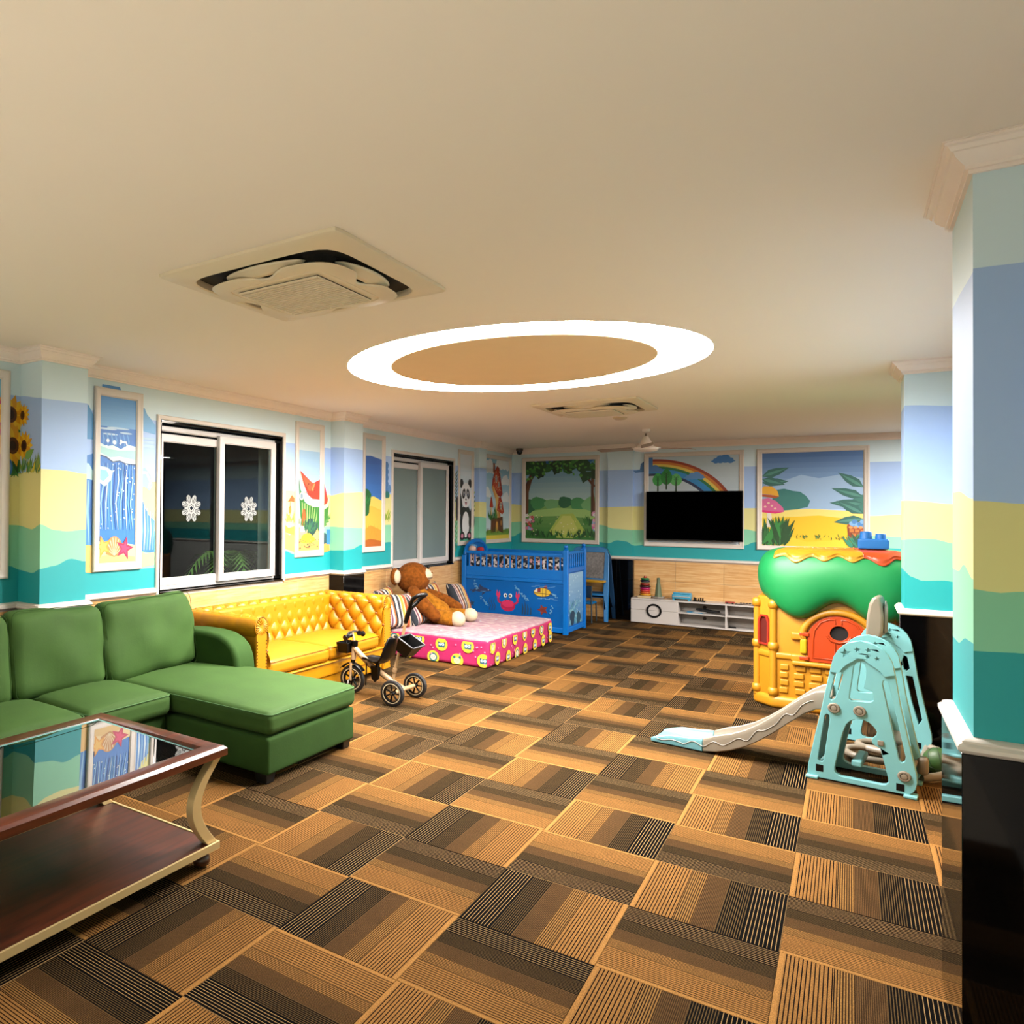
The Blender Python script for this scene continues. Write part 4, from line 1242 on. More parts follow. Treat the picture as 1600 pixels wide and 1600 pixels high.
def f_melon_out(a):
    a.poly([(5.81, 1.36), (5.9, 1.33), (5.975, 1.36), (5.975, 1.16), (5.81, 1.2)], '#dba867'); a.poly([(5.81, 1.44), (5.88, 1.40), (5.975, 1.42), (5.975, 1.33), (5.81, 1.36)], '#e8cf4a')
    a.poly([(5.86, 1.66), (5.93, 1.73), (5.97, 1.70), (5.97, 1.66), (5.92, 1.665)], '#a8632c'); a.ell(5.9, 1.58, .022, .04, '#c98a34'); a.line([(5.9, 1.66), (5.9, 1.61)], .004, '#6a4020')
    grass(a, 5.82, 5.96, 1.45, .12, ['#8aae4a', '#b8c64a'], 12, 3)
    a.poly([(6.475, 1.93), (6.53, 1.80), (6.57, 1.70), (6.56, 1.66), (6.475, 1.62)], '#e33a2c'); a.poly([(6.475, 1.62), (6.56, 1.66), (6.585, 1.72), (6.6, 1.70), (6.58, 1.62), (6.475, 1.58)], '#e9f1c2')
    a.poly([(6.475, 1.58), (6.58, 1.62), (6.6, 1.68), (6.57, 1.5), (6.475, 1.36)], '#2f7a34')
    a.poly(blob(6.54, 1.27, .07, seed=3, k=.2), '#2b4f5a'); a.poly([(6.475, 1.22), (6.6, 1.24), (6.615, 1.15), (6.475, 1.13)], '#d8a050'); a.rect(6.55, 1.22, 6.618, 1.38, '#3f86b8')
    for k in range(9): a.leaf(6.5 + .014 * k, 1.42 + .012 * k, .06, .025, .2 + .5 * (k % 3), '#4a8a4a', same=k > 0)


wall_art('left', 'painted_garden', f_melon_out)


def f_hill_out(a):
    for k in range(5): a.ell(7.83 - .0 * k, 2.13 - .075 * k, .045, .045, '#4f86c6', same=k > 0)
    a.rect(7.775, 1.81, 7.86, 2.15, '#4f86c6', same=True)
    a.ell(7.9, 1.85, .04, .05, '#5d94d0')
    for k in range(4): a.leaf(7.79 + .03 * k, 1.73, .1, .05, pi / 2, '#1f7a70', same=k > 0)
    grass(a, 7.78, 7.88, 1.46, .16, ['#b8c83a', '#8fae3a'], 10, 3)


wall_art('left', 'painted_cloud', f_hill_out)


def f_bamboo(a):
    a.line([(9.80, 1.5), (9.815, 1.8), (9.81, 2.1)], .005, '#3a6a3a')
    for k in range(16): a.leaf(9.805, 1.72 + .026 * k, .085, .026, (.9 if k % 2 else 2.2), '#2c5f34' if k % 3 else '#54864a', same=k > 0)
    for k in range(14): a.leaf(9.81, 1.02 + .033 * k, .085, .026, (.9 if k % 2 else 2.2), '#3a7a44' if k % 3 else '#7aa84a', same=k > 0)
    a.ell(9.845, 1.63, .04, .18, '#20242c'); a.ell(10.43, 1.45, .035, .1, '#20242c')
    for k in range(10): a.leaf(10.43, 1.55 + .033 * k, .08, .024, (.8 if k % 2 else 2.3), '#3a6a44' if k % 3 else '#8aae4a', same=k > 0)


wall_art('left', 'painted_bamboo', f_bamboo)


def f_cloud_back(a):
    a.poly([(1.845, 2.215), (1.93, 2.24), (1.94, 2.32), (1.99, 2.36), (1.99, 2.2), (1.87, 2.19)], '#4f84c0')
    a.rect(1.80, 2.215, 1.99, 2.225, '#5d90c8')


wall_art('back', 'painted_cloud', f_cloud_back)

# ------------------------------------------------------------------ ceiling fittings
M_acp = mat('cream air conditioner plastic', '#e6d6ba', .45, vary=.015, k=.92)
M_acd = mat('air conditioner shadow gap', '#2a221a', .8)  # dark colour painted as the shade inside the air slot


def ac_unit(label, loc):
    t = thing('air_conditioner', label, 'air conditioner', (0, 0, 0), 'square cassette air conditioners in the ceiling')
    # local: z = 0 at the ceiling, hanging down
    h = .475
    mb = MB()

    def sq(a, z, n=96, p=10, lo=None):
        pts = []
        for k in range(n):
            th = 2 * pi * k / n
            c, s = cos(th), sin(th)
            r = a / ((abs(c) ** p + abs(s) ** p) ** (1 / p))
            pts.append((r * c, r * s, z))
        return pts
    n = 96
    def petal0(a, z): return [(x * (1 - .2 * max(0, cos(4 * atan2(y, x))) ** 2), y * (1 - .2 * max(0, cos(4 * atan2(y, x))) ** 2), q) for x, y, q in sq(a, z, p=5)]
    rings = [sq(h, -.0005, p=60), sq(h, -.014, p=60), sq(h - .008, -.020, p=60), sq(.398, -.034, p=7), sq(.390, -.030, p=7), sq(.386, -.003, p=7)]
    v = [q for r in rings for q in r]
    mb.add(v, [(i * n + k, i * n + (k + 1) % n, (i + 1) * n + (k + 1) % n, (i + 1) * n + k) for i in range(len(rings) - 1) for k in range(n)])
    mb.build('outer_panel', M_acp, t, smooth=30)
    MB().add(sq(.386, -.0032, p=7) + petal0(.305, -.0034) + petal0(.305, -.0505), [tuple(range(n))] + [(n + k, n + (k + 1) % n, 2 * n + (k + 1) % n, 2 * n + k) for k in range(n)]).build('air_slot', M_acd, t, weld=False)

    # lowered centre with pinched sides
    def petal(a, z, pinch):
        pts = []
        for k in range(n):
            th = 2 * pi * k / n; c, s = cos(th), sin(th)
            r = a / ((abs(c) ** 5 + abs(s) ** 5) ** (1 / 5))
            r *= 1 - pinch * max(0, cos(4 * th)) ** 2
            pts.append((r * c, r * s, z))
        return pts
    rings = [petal(.30, -.050, .20), petal(.340, -.050, .20), petal(.348, -.056, .20), petal(.338, -.063, .19), sq(.262, -.066, p=9), sq(.2605, -.0625, p=9), sq(.256, -.0625, p=9), sq(.2545, -.066, p=9), sq(.235, -.067, p=14), sq(.0, -.067, p=14)]
    v = [q for r in rings for q in r]
    MB().add(v, [(i * n + k, i * n + (k + 1) % n, (i + 1) * n + (k + 1) % n, (i + 1) * n + k) for i in range(len(rings) - 1) for k in range(n)]).build('center_panel', M_acp, t, smooth=35)
    g = MB()
    for k in range(19):
        y = -.215 + .43 * k / 18
        g.box(-.215, .215, y - .0055, y + .0055, -.078, -.071)
    for k in range(7):
        x = -.215 + .43 * k / 6; g.box(x - .002, x + .002, -.215, .215, -.077, -.0712)
    gr = g.build('intake_grille', M_acp, t)
    MB().box(-.217, .217, -.217, .217, -.0705, -.0675).build('filter', mat('dark filter mesh', '#4a3c2a', .9), gr)
    for k in range(4):
        R = Matrix.Rotation(k * pi / 2, 4, 'Z')
        fl = MB()
        def fn(u, w):
            x = -.215 + .43 * u; b = sin(pi * u) ** .5
            return R @ Vector((x, .300 + (.068 * b) * w, -.030 - .026 * (1 - w) * b))
        fl.grid(fn, 24, 4)
        o = fl.build('louvre_flap', M_acp, t, smooth=40)
        md = o.modifiers.new('solid', 'SOLIDIFY'); md.thickness = .004
    MB().box(-.02, .012, .240, .250, -.0685, -.0655).build('label_plate', mat('grey label', '#8d8578', .4), t)
    t.location = loc
    return t


ac1 = ac_unit('larger square cassette air conditioner in the ceiling in front of the round light', (2.43, 2.755, CEIL_Z))
ac2 = copy_tree(ac1, (2.43, 7.62, CEIL_Z))
ac2['label'] = 'distant square cassette air conditioner in the ceiling beyond the round light'

# ceiling fan
FC = (2.41, 10.0)
t = thing('ceiling_fan', 'white three-bladed ceiling fan hanging before the far wall', 'fan', (FC[0], FC[1], CEIL_Z))
M_fan = mat('fan enamel', '#f1e6de', .3, vary=.02, k=.95)
MB().lathe([(0.0, 0), (.05, 0), (.045, -.03), (.012, -.05), (0, -.05)], (FC[0], FC[1], CEIL_Z), n=20).build('canopy', M_fan, t, smooth=40)
MB().tube([(FC[0], FC[1], CEIL_Z - .04), (FC[0], FC[1], CEIL_Z - .16)], .011, 10).build('rod', mat('fan rod', '#a98f7d', .4, .3), t, smooth=40)
MB().lathe([(0, -.085), (.026, -.085), (.038, -.105), (.06, -.15), (.085, -.20), (.10, -.215), (.135, -.225), (.14, -.25), (.12, -.268), (.07, -.276), (0, -.278)], (FC[0], FC[1], CEIL_Z), n=28).build('motor', M_fan, t, smooth=50)
M_bl = mat('fan blade', '#a88e7c', .4, vary=.04, k=.8)
for k, an in enumerate((.75, 2.85, 4.94)):
    d = Vector((cos(an), sin(an), 0)); s_ = Vector((-sin(an), cos(an), 0)); c = Vector((FC[0], FC[1], CEIL_Z - .228))
    mb = MB()
    L0, L1 = .16, .62
    v = []
    for u, w in ((0, .05), (.15, .062), (.9, .066), (1, .05)):
        for sg in (-1, 1): v.append(c + d * (L0 + (L1 - L0) * u) + s_ * w * sg + Vector((0, 0, .012 * sg)))
    mb.add(v, [(0, 1, 3, 2), (2, 3, 5, 4), (4, 5, 7, 6)])
    o = mb.build('blade', M_bl, t); md = o.modifiers.new('solid', 'SOLIDIFY'); md.thickness = .004
    MB().obox(Matrix.Translation(c + d * .13) @ Matrix.Rotation(an, 4, 'Z'), .05, .022, .004).build('blade_arm', M_fan, o)

t = thing('security_camera', 'small dark dome camera under the ceiling in the far corner', 'camera', (.17, 11.86, CEIL_Z))
MB().lathe([(0, 0), (.055, 0), (.055, -.03), (.05, -.04), (0, -.04)], (.17, 11.86, CEIL_Z), n=24).build('mount', mat('camera mount', '#5d5650', .5), t, smooth=40)
MB().lathe([(.045, -.04), (.045, -.06), (.038, -.085), (.02, -.1), (0, -.104)], (.17, 11.86, CEIL_Z), n=24).build('dome', mat('camera dome', '#101012', .15), t, smooth=50)
t = thing('smoke_detector', 'small flat round detector on the ceiling past the far air conditioner', 'detector', (2.43, 8.62, CEIL_Z))
MB().lathe([(0, 0), (.07, 0), (.07, -.012), (.05, -.026), (0, -.03)], (2.43, 8.62, CEIL_Z), n=24).build('cover', mat('detector plastic', '#c9b79c', .6, k=1), t, smooth=40)

# ------------------------------------------------------------------ green sectional sofa
M_green = mat('green velvet', '#406227', .8, vary=.10, scale=5, bump=.06, bscale=90, sheen=.10, spec=.2, k=.52)
M_green_d = mat('green velvet base', '#365722', .85, vary=.08, scale=5, bump=.06, bscale=90, sheen=.08, spec=.15, k=.5)
M_pipe = mat('green piping', '#4c7d3c', .8, sheen=.4)
M_foot = mat('dark wooden foot', '#0f0c0a', .5)
t = thing('sectional_sofa', 'large green velvet sectional sofa with a long chaise end', 'sofa', (.95, 2.9, 0))
Y0 = 1.35
# bases
MB().soft(.28, .985, Y0, 3.30, .055, .27, .02, n=6).build('seat_base', M_green_d, t, smooth=60)
MB().soft(.28, 1.792, 3.315, 4.24, .055, .268, .02, n=8).build('chaise_base', M_green_d, t, smooth=60)
MB().soft(.255, .36, Y0, 4.04, .06, .74, .04, n=6).build('back_frame', M_green_d, t, smooth=60)


def seam(name, parent, x0, x1, y0, y1, z, r=.0035, rr=.04, m=M_pipe, zf=None):
    pts = []
    for (cx, cy, a0) in ((x1 - rr, y0 + rr, -pi / 2), (x1 - rr, y1 - rr, 0), (x0 + rr, y1 - rr, pi / 2), (x0 + rr, y0 + rr, pi)):
        for k in range(5):
            a = a0 + pi / 2 * k / 4; pts.append((cx + rr * cos(a), cy + rr * sin(a), z))
    # add points along straight runs so the line follows a crowned top
    return MB().tube(pts, r, 6, closed=True).build(name, m, parent, smooth=60)


c = MB().soft(.36, 1.80, 3.318, 4.252, .277, .415, .045, n=14, crown=.045, wob=.006, freq=3.0, seed=1).build('chaise_cushion', M_green, t, smooth=70)
seam('piping', c, .362, 1.797, 3.322, 4.249, .398)
for k, (y0, y1) in enumerate(((2.652, 3.300), (2.0, 2.645), (Y0, 1.993))):
    c = MB().soft(.38, 1.035, y0, y1, .275, .425, .05, n=10, crown=.04, wob=.006, freq=4, seed=k + 4).build('seat_cushion', M_green, t, smooth=70)
    seam('piping', c, .382, 1.032, y0 + .004, y1 - .004, .405)
for k, (y0, y1) in enumerate(((3.215, 4.045), (2.515, 3.20), (1.80, 2.50))):
    M = Matrix.Translation((.43, (y0 + y1) / 2, .66)) @ Matrix.Rotation(math.radians(-9), 4, 'Y') @ Matrix.Rotation(math.radians(1.5 if k == 0 else -1), 4, 'X')
    hy = (y1 - y0) / 2
    mb = MB().soft(-.085, .085, -hy, hy, -.26, .285, .075, n=14, wob=.022, freq=4.5, seed=k + 11, M=M, puff=.035)
    # loose upper corners
    c = mb.build('back_cushion', M_green, t, smooth=70)
    pts = []
    for (a, b, s0) in ((hy - .06, -.2, -pi / 2), (hy - .06, .225, 0), (-hy + .06, .225, pi / 2), (-hy + .06, -.2, pi)):
        for q in range(6):
            an = s0 + pi / 2 * q / 5; pts.append(M @ Vector((.072, a + .052 * cos(an), b + .052 * sin(an))))
    MB().tube(pts, .002, 6, closed=True).build('piping', M_green_d, c, smooth=60)
# arm beside the yellow sofa: level top that rolls down to the front
prof = [(.28, .655), (.45, .668), (.62, .668), (.74, .655), (.82, .625), (.88, .575), (.915, .50), (.925, .42), (.925, .07), (.28, .07)]
mb = MB(); n = len(prof)
v = [(x, 4.045, z) for x, z in prof] + [(x, 4.262, z) for x, z in prof]
mb.add(v, [tuple(range(n)), tuple(reversed(range(n, 2 * n)))] + [(i, i + n, (i + 1) % n + n, (i + 1) % n) for i in range(n)])
mb.build('armrest', M_green_d, t, bevel=.035, segs=5)
for x, y in ((1.73, 3.37), (1.73, 4.18), (.45, 3.37), (.45, 4.18), (.92, 1.6), (.92, 3.2), (.45, 1.6)):
    MB().add([(x - .045, y - .045, .06), (x + .045, y - .045, .06), (x + .045, y + .045, .06), (x - .045, y + .045, .06), (x - .036, y - .036, 0), (x + .036, y - .036, 0), (x + .036, y + .036, 0), (x - .036, y + .036, 0)],
             [(0, 1, 2, 3), (7, 6, 5, 4), (0, 4, 5, 1), (1, 5, 6, 2), (2, 6, 7, 3), (3, 7, 4, 0)]).build('foot', M_foot, t, bevel=.003, segs=1)

# ------------------------------------------------------------------ yellow tufted sofa
M_yel = mat('yellow leather', '#da930a', .42, vary=.05, scale=6, bump=.05, bscale=260, spec=.4, k=.5)
M_stud = mat('brass nail heads', '#5e3d12', .35, .7)
YA, YB_ = 4.315, 6.415
t = thing('tufted_sofa', 'yellow leather button-tufted sofa with rolled arms', 'sofa', (.5, (YA + YB_) / 2, 0))
XF = .86
MB().soft(.10, XF - .02, YA + .03, YB_ - .03, .05, .27, .02, n=6).build('base', M_yel, t, smooth=60)
TOP, RR = .705, .085


def tuft(a, b):
    return (abs(sin(pi * a)) * abs(sin(pi * b))) ** .45


def roll(P, length, ncol, name, rows=3, lo=.36, slope=.06, frontcap=None, deep=.042):
    """tufted rolled wall: P(s, depth, z); depth grows towards the back of the roll. returns button places"""
    ang0 = 2.9
    Lf = TOP - .02 - lo; Lr = RR * ang0
    tot = Lf + Lr; spac = length / ncol; btn = []

    def prof(v, h):
        d = v * tot
        if d <= Lf:
            z = lo + d; x = slope * (d / Lf); nx, nz = -1, slope / Lf
            l = sqrt(nx * nx + nz * nz)
            return x + nx / l * h, z + nz / l * h
        th = (d - Lf) / RR
        cx, cz = slope + RR, lo + Lf
        return cx - (RR + h) * cos(th), cz + (RR + h) * sin(th)
    rowh = .102
    mb = MB(); nu = max(24, int(ncol * 14)); nv = 64

    def fn(u, v):
        s = u * length; d = v * tot
        A = s / spac; B = (d - .03) / rowh
        fade = 1 if d < Lf + RR * 1.5 else max(0, 1 - (d - Lf - RR * 1.5) / (RR * .5))
        h = deep * (tuft((A + B) / 2, (A - B) / 2) - 1) * fade
        h += -.012 * (1 - min(1, 20 * abs(((s / spac + .5) % 1) - .5))) * (1 - fade) * .5
        x, z = prof(v, h)
        return P(s, x, z)
    mb.grid(fn, nu, nv)
    o = mb.build(name, M_yel, t, smooth=80)
    for i in range(0, ncol + 1):
        for j in range(-1, 5):
            if (i + j) % 2: continue
            d = .03 + j * rowh
            if d < .01 or d > Lf + RR * 1.3 or i == 0 and False: continue
            x, z = prof(d / tot, -deep * .8)
            q = P(min(length - .001, max(.001, i * spac)), x, z); btn.append(q)
    return o, prof, btn


allb = []
# back along the wall
o, prof, bt = roll(lambda s, d, z: Vector((.275 - d, YA + .12 + s, z)), YB_ - YA - .24, 24, 'backrest', slope=.03)
allb.append((o, bt))
MB().soft(.06, .24, YA + .10, YB_ - .10, .06, TOP + .03, .03, n=4).build('back_shell', M_yel, t, smooth=60)
for side in (0, 1):
    if side == 0: Pf = lambda s, d, z: Vector((.12 + s, YA + .205 - d, z))
    else: Pf = lambda s, d, z: Vector((.12 + s, YB_ - .205 + d, z))
    L_ = XF - .12
    o, prof, bt = roll(Pf, L_, 9, 'armrest', slope=.035)
    allb.append((o, bt))
    # rounded outside of the roll and outer panel
    mb = MB()
    yc = Pf(0, .035 + RR, 0).y; sg = -1 if side == 0 else 1
    zc = TOP - .02

    def fo(u, v):
        th = pi * .60 + v * (pi * .80)
        x = .12 + u * L_
        w = .006 * abs(sin(pi * u * 4)) ** .4
        rr_ = RR - .012 + (.016 + w) * min(1, v * 5)
        return Vector((x, yc + sg * -cos(th) * rr_, zc + sin(th) * rr_))
    mb.grid(fo, 40, 18); mb.build('arm_roll', M_yel, o, smooth=80)
    MB().soft(.12, XF - .01, yc - .055, yc + .055, .06, zc - .02, .015, n=4).build('arm_panel', M_yel, o, smooth=60)
    # scroll-shaped front with nail heads
    fp = MB()
    pts = [(yc + sg * .0 - .062, .06), (yc - .062, zc - .07)] + [(yc + (RR - .004) * -cos(a), zc + (RR - .004) * sin(a)) for a in [-.75 + (pi + 1.5) * i / 24 for i in range(25)]] + [(yc + .062, zc - .07), (yc + .062, .06)]
    fp.plate(pts, [], lambda a, b, d: Vector((XF - .012 + d, a, b)), .018)
    front = fp.build('arm_front', M_yel, o, bevel=.006, segs=2)
    st = MB()
    path = [(yc - .054, .10 + .025 * i) for i in range(20) if .10 + .025 * i < zc - .06] + [(yc + (RR - .014) * -cos(a), zc + (RR - .014) * sin(a)) for a in [-.7 + (pi + 1.4) * i / 20 for i in range(21)]] + [(yc + .054, .10 + .025 * i) for i in range(20) if .10 + .025 * i < zc - .06]
    for a, b in path: st.ball((XF + .007, a, b), .0052, n=7, m=4)
    tag(st.build('nail_heads', M_stud, front, smooth=60), kind='stuff')
    # gathered pleats inside the scroll
    gb = MB()
    for i in range(18):
        a = 2 * pi * i / 18; gb.tube([(XF + .004, yc + .016 * cos(a), zc + .016 * sin(a)), (XF + .010, yc + .04 * cos(a), zc + .04 * sin(a)), (XF + .004, yc + .064 * cos(a), zc + .064 * sin(a))], [.003, .006, .005], 6)
    gb.build('pleats', M_yel, front, smooth=60)
ym = (YA + YB_) / 2
for y0, y1, k in ((YA + .20, ym - .002, 1), (ym + .002, YB_ - .20, 2)):
    c = MB().soft(.27, XF - .005, y0, y1, .275, .405, .045, n=10, crown=.03, wob=.004, seed=k + 30).build('seat_cushion', M_yel, t, smooth=70)
    seam('piping', c, .272, XF - .008, y0 + .003, y1 - .003, .388, m=mat('yellow piping', '#c98a0c', .45))
MB().soft(XF - .05, XF - .008, YA + .14, YB_ - .14, .145, .265, .018, n=8).build('front_rail', M_yel, t, smooth=60)
MB().tube([(XF - .004, YA + .14, .265), (XF - .004, YB_ - .14, .265)], .008, 8).build('piping', mat('yellow piping', '#c98a0c', .45), t, smooth=60)
M_btn = mat('orange leather button', '#a8560c', .5)
bme = None
for o, bt in allb:
    for q in bt:
        if bme is None:
            b0 = MB().ball((0, 0, 0), .011, .011, .011, n=10, m=6).build('button', M_btn, o, smooth=80); bme = b0.data; b0.location = q - t.location
        else:
            b0 = bpy.data.objects.new('button', bme); scene.collection.objects.link(b0); b0.parent = o; b0.location = q
        b0.location = q
for y in (YA + .12, YB_ - .12):
    for x in (.2, XF - .08):
        MB().lathe([(0, .055), (.034, .055), (.036, .03), (.026, .01), (.02, 0), (0, 0)], (x, y, 0), n=16).build('foot', M_foot, t, smooth=50)

# ------------------------------------------------------------------ coffee table
def wood_mat(name, c0, c1, rough=.28, coat=.5, scale=(1.2, 14, 14), axis=None):
    m, tt, b = nt(name); N, L = tt.nodes, tt.links
    tc = N.new('ShaderNodeTexCoord'); mp = N.new('ShaderNodeMapping'); mp.inputs['Scale'].default_value = scale
    L.new(tc.outputs['Object'], mp.inputs['Vector'])
    nz = N.new('ShaderNodeTexNoise'); nz.inputs['Scale'].default_value = 2.2; nz.inputs['Detail'].default_value = 8; nz.inputs['Distortion'].default_value = .6
    L.new(mp.outputs['Vector'], nz.inputs['Vector'])
    rp = N.new('ShaderNodeValToRGB'); rp.color_ramp.elements[0].position = .3; rp.color_ramp.elements[1].position = .72
    rp.color_ramp.elements[0].color = lin(c0); rp.color_ramp.elements[1].color = lin(c1)
    L.new(nz.outputs['Fac'], rp.inputs['Fac']); L.new(rp.outputs['Color'], b.inputs['Base Color'])
    b.inputs['Roughness'].default_value = rough; b.inputs['Coat Weight'].default_value = coat; b.inputs['Coat Roughness'].default_value = .12
    return m


M_mahog = wood_mat('mahogany', '#2c1006', '#5a2610', rough=.3, coat=.25, scale=(14, 1.2, 14))
M_mahog2 = wood_mat('mahogany shelf', '#260d05', '#4c1d0b', rough=.42, coat=.0, scale=(14, 1.2, 14))
M_gold = mat('champagne gold paint', '#d8bd86', .42, .4, vary=.05, k=.8)
TX0, TX1, TY0, TY1, TZ = 1.345, 2.215, 1.05, 2.49, .52
t = thing('coffee_table', 'mahogany coffee table with mirror-dark glass top and curved gold legs', 'table', ((TX0 + TX1) / 2, (TY0 + TY1) / 2, 0))
mb = MB()
sweep(mb, [(TX0, TY0), (TX1, TY0), (TX1, TY1), (TX0, TY1)], [(0, TZ - .042), (-.0, TZ - .012), (.010, TZ - .003), (.016, TZ), (.082, TZ - .004), (.088, TZ - .010), (.088, TZ - .03), (.014, TZ - .046), (0, TZ - .042)], closed=True, side=1)
mb.build('top_frame', M_mahog, t, smooth=35)
M_tglass = mat('dark table glass', '#07090a', .012, vary=.1, spec=.5, ior=3.4)
TILT = Matrix.Translation(((TX0 + TX1) / 2, (TY0 + TY1) / 2, TZ - .0175)) @ Matrix.Rotation(.024, 4, 'Y')     # pane tilted, higher on the sofa side, to shift its reflection
MB().obox(TILT, (TX1 - TX0) / 2 - .086, (TY1 - TY0) / 2 - .086, .004).build('glass_top', M_tglass, t, bevel=.004, segs=1)
gx, gy = (TX1 - TX0) / 2 - .0865, (TY1 - TY0) / 2 - .0865
mb = MB(); sweep(mb, [(-gx, -gy), (gx, -gy), (gx, gy), (-gx, gy)], [(0, .0043), (.013, .0047), (.015, .0041)], closed=True, side=1, M=lambda q: TILT @ q)
mb.build('glass_bevel', mat('pale glass edge', '#8fc6c4', .05, vary=.02, spec=.8), t)
SX0, SX1, SY0, SY1, SZ = 1.44, 2.205, 1.13, 2.455, .105
MB().box(SX0 + .012, SX1 - .012, SY0 + .012, SY1 - .012, SZ - .028, SZ - .004).build('shelf', M_mahog2, t)
mb = MB(); sweep(mb, [(SX0, SY0), (SX1, SY0), (SX1, SY1), (SX0, SY1)], [(0, SZ - .03), (0, SZ), (.010, SZ), (.012, SZ - .003), (.012, SZ - .03), (0, SZ - .03)], closed=True, side=1)
mb.build('shelf_edge', M_gold, t, smooth=30)
for sx, x in ((-1, SX0 + .03), (1, SX1 - .035)):
    for sy, y in ((-1, SY0 + .03), (1, SY1 - .03)):
        # bowed rectangular leg
        mb = MB(); m = 22; v = []
        for i in range(m + 1):
            q = i / m; z = SZ - .004 + (TZ - .05 - SZ + .008) * q
            bow = -.105 * sin(pi * min(1, q * 1.02)) ** 1.0 + .03 * (q ** 3) + .0
            yy = y + sy * bow; w = .024 + .006 * (1 - q)
            for dx, dy in ((-1, -1), (1, -1), (1, 1), (-1, 1)): v.append((x + dx * .020, yy + dy * w, z))
        f = [(i * 4 + k, i * 4 + (k + 1) % 4, i * 4 + 4 + (k + 1) % 4, i * 4 + 4 + k) for i in range(m) for k in range(4)] + [(3, 2, 1, 0), (m * 4, m * 4 + 1, m * 4 + 2, m * 4 + 3)]
        mb.add(v, f); mb.build('leg', M_gold, t, bevel=.002, segs=1)
        MB().lathe([(0, 0), (.018, 0), (.034, .012), (.040, .028), (.036, .045), (.022, .056), (.026, .062), (.026, SZ - .03), (0, SZ - .03)], (x - sx * .02, y - sy * .03, 0), n=20).build('ball_foot', mat('turned wooden foot', '#5a3018', .4, coat=.3), t, smooth=50)

# ------------------------------------------------------------------ mattress on the floor
def fabric_print(name, base, kind):
    """printed cotton: animal-face discs on pink, or faded clouds on the top sheet"""
    m, t, b = nt(name); N, L = t.nodes, t.links
    tc = N.new('ShaderNodeTexCoord')
    if kind == 'top':
        nz = N.new('ShaderNodeTexNoise'); nz.inputs['Scale'].default_value = 14; nz.inputs['Detail'].default_value = 4
        L.new(tc.outputs['Object'], nz.inputs['Vector'])
        rp = N.new('ShaderNodeValToRGB'); e = rp.color_ramp.elements
        e[0].position = .38; e[0].color = lin('#8f6e79'); e[1].position = .62; e[1].color = lin('#a58f8d'); q = e.new(.5); q.color = lin('#99797f')
        L.new(nz.outputs['Fac'], rp.inputs['Fac']); col = rp.outputs['Color']
        v = N.new('ShaderNodeTexVoronoi'); v.inputs['Scale'].default_value = 7; L.new(tc.outputs['Object'], v.inputs['Vector'])
        lt = N.new('ShaderNodeMath'); lt.operation = 'LESS_THAN'; lt.inputs[1].default_value = .09; L.new(v.outputs['Distance'], lt.inputs[0])
        mx = N.new('ShaderNodeMix'); mx.data_type = 'RGBA'; L.new(lt.outputs[0], mx.inputs[0]); L.new(col, mx.inputs[6]); mx.inputs[7].default_value = lin('#9fc3cc'); col = mx.outputs[2]
    L.new(col, b.inputs['Base Color']); b.inputs['Roughness'].default_value = .85
    return m


MX0, MX1, MY0, MY1, MZ = .10, 1.535, 7.19, 9.20, .285
t = thing('mattress', 'thick floor mattress with pink printed sides and pale top sheet', 'mattress', ((MX0 + MX1) / 2, (MY0 + MY1) / 2, 0))
M_pink = mat('pink cotton', '#cf1668', .8, vary=.10, scale=14)
mat_core = MB().soft(MX0, MX1, MY0, MY1, .004, MZ, .035, n=16, crown=.012, wob=.006, freq=3, seed=3).build('mattress_body', M_pink, t, smooth=70)
c = MB().soft(MX0 + .004, MX1 - .006, MY0 + .006, MY1 - .006, MZ - .03, MZ + .006, .016, n=18, crown=.014, wob=.006, freq=3, seed=3)
c.build('top_sheet', fabric_print('pale printed sheet', None, 'top'), t, smooth=70)


def faces_art(a, w, h, seed):
    rr = random.Random(seed); n = 0
    for row in range(2):
        x = .10 + (.12 if row else 0)
        while x < w - .02:
            y = (.205 if row == 0 else .07) + rr.uniform(-.02, .02); r = .068; k = rr.choice('loco')
            a.clip = (.01, .012, w - .01, h - .012)
            a.ell(x, y, r, r, '#f0c93a')
            if k == 'l':   # lion
                for q in range(14): a.ell(x + .036 * cos(q * .449), y + .036 * sin(q * .449), .012, .012, '#17707a', n=8, same=q > 0)
                a.ell(x, y, .032, .030, '#f6dfc0')
            elif k == 'o':  # owl
                a.poly([(x - .04, y + .03), (x - .02, y + .02), (x + .02, y + .02), (x + .04, y + .03), (x + .035, y - .03), (x - .035, y - .03)], '#15566e'); a.ell(x - .016, y, .015, .015, '#cfe8f0'); a.ell(x + .016, y, .015, .015, '#cfe8f0', same=True)
            else:          # bear
                a.ell(x - .03, y + .03, .015, .015, '#1d6a72'); a.ell(x + .03, y + .03, .015, .015, '#1d6a72', same=True); a.ell(x, y - .004, .036, .032, '#f8d9a8')
            for sg in (-1, 1): a.ell(x + sg * .012, y + .004, .004, .005, '#1a2430', n=8, same=sg > 0)
            a.ell(x, y - .008, .004, .003, '#7a3a2a', n=8)
            x += .28 + rr.uniform(-.04, .05)
    for k in range(int(w * 16)):
        x, y = rr.uniform(.02, w - .02), rr.uniform(.03, h - .03)
        a.ell(x, y, .009, .009, '#f08ab4', n=8, same=k > 0)


a = Art(lambda x, z, d: (MX0 + x, MY0 - .0075 - d, z), step=.00006); faces_art(a, MX1 - MX0, .265, 3); a.build('face_print', mat_core, M_print)
a = Art(lambda x, z, d: (MX1 + .0075 + d, MY0 + x, z), step=.00006); faces_art(a, MY1 - MY0, .265, 5); a.build('face_print', mat_core, M_print)


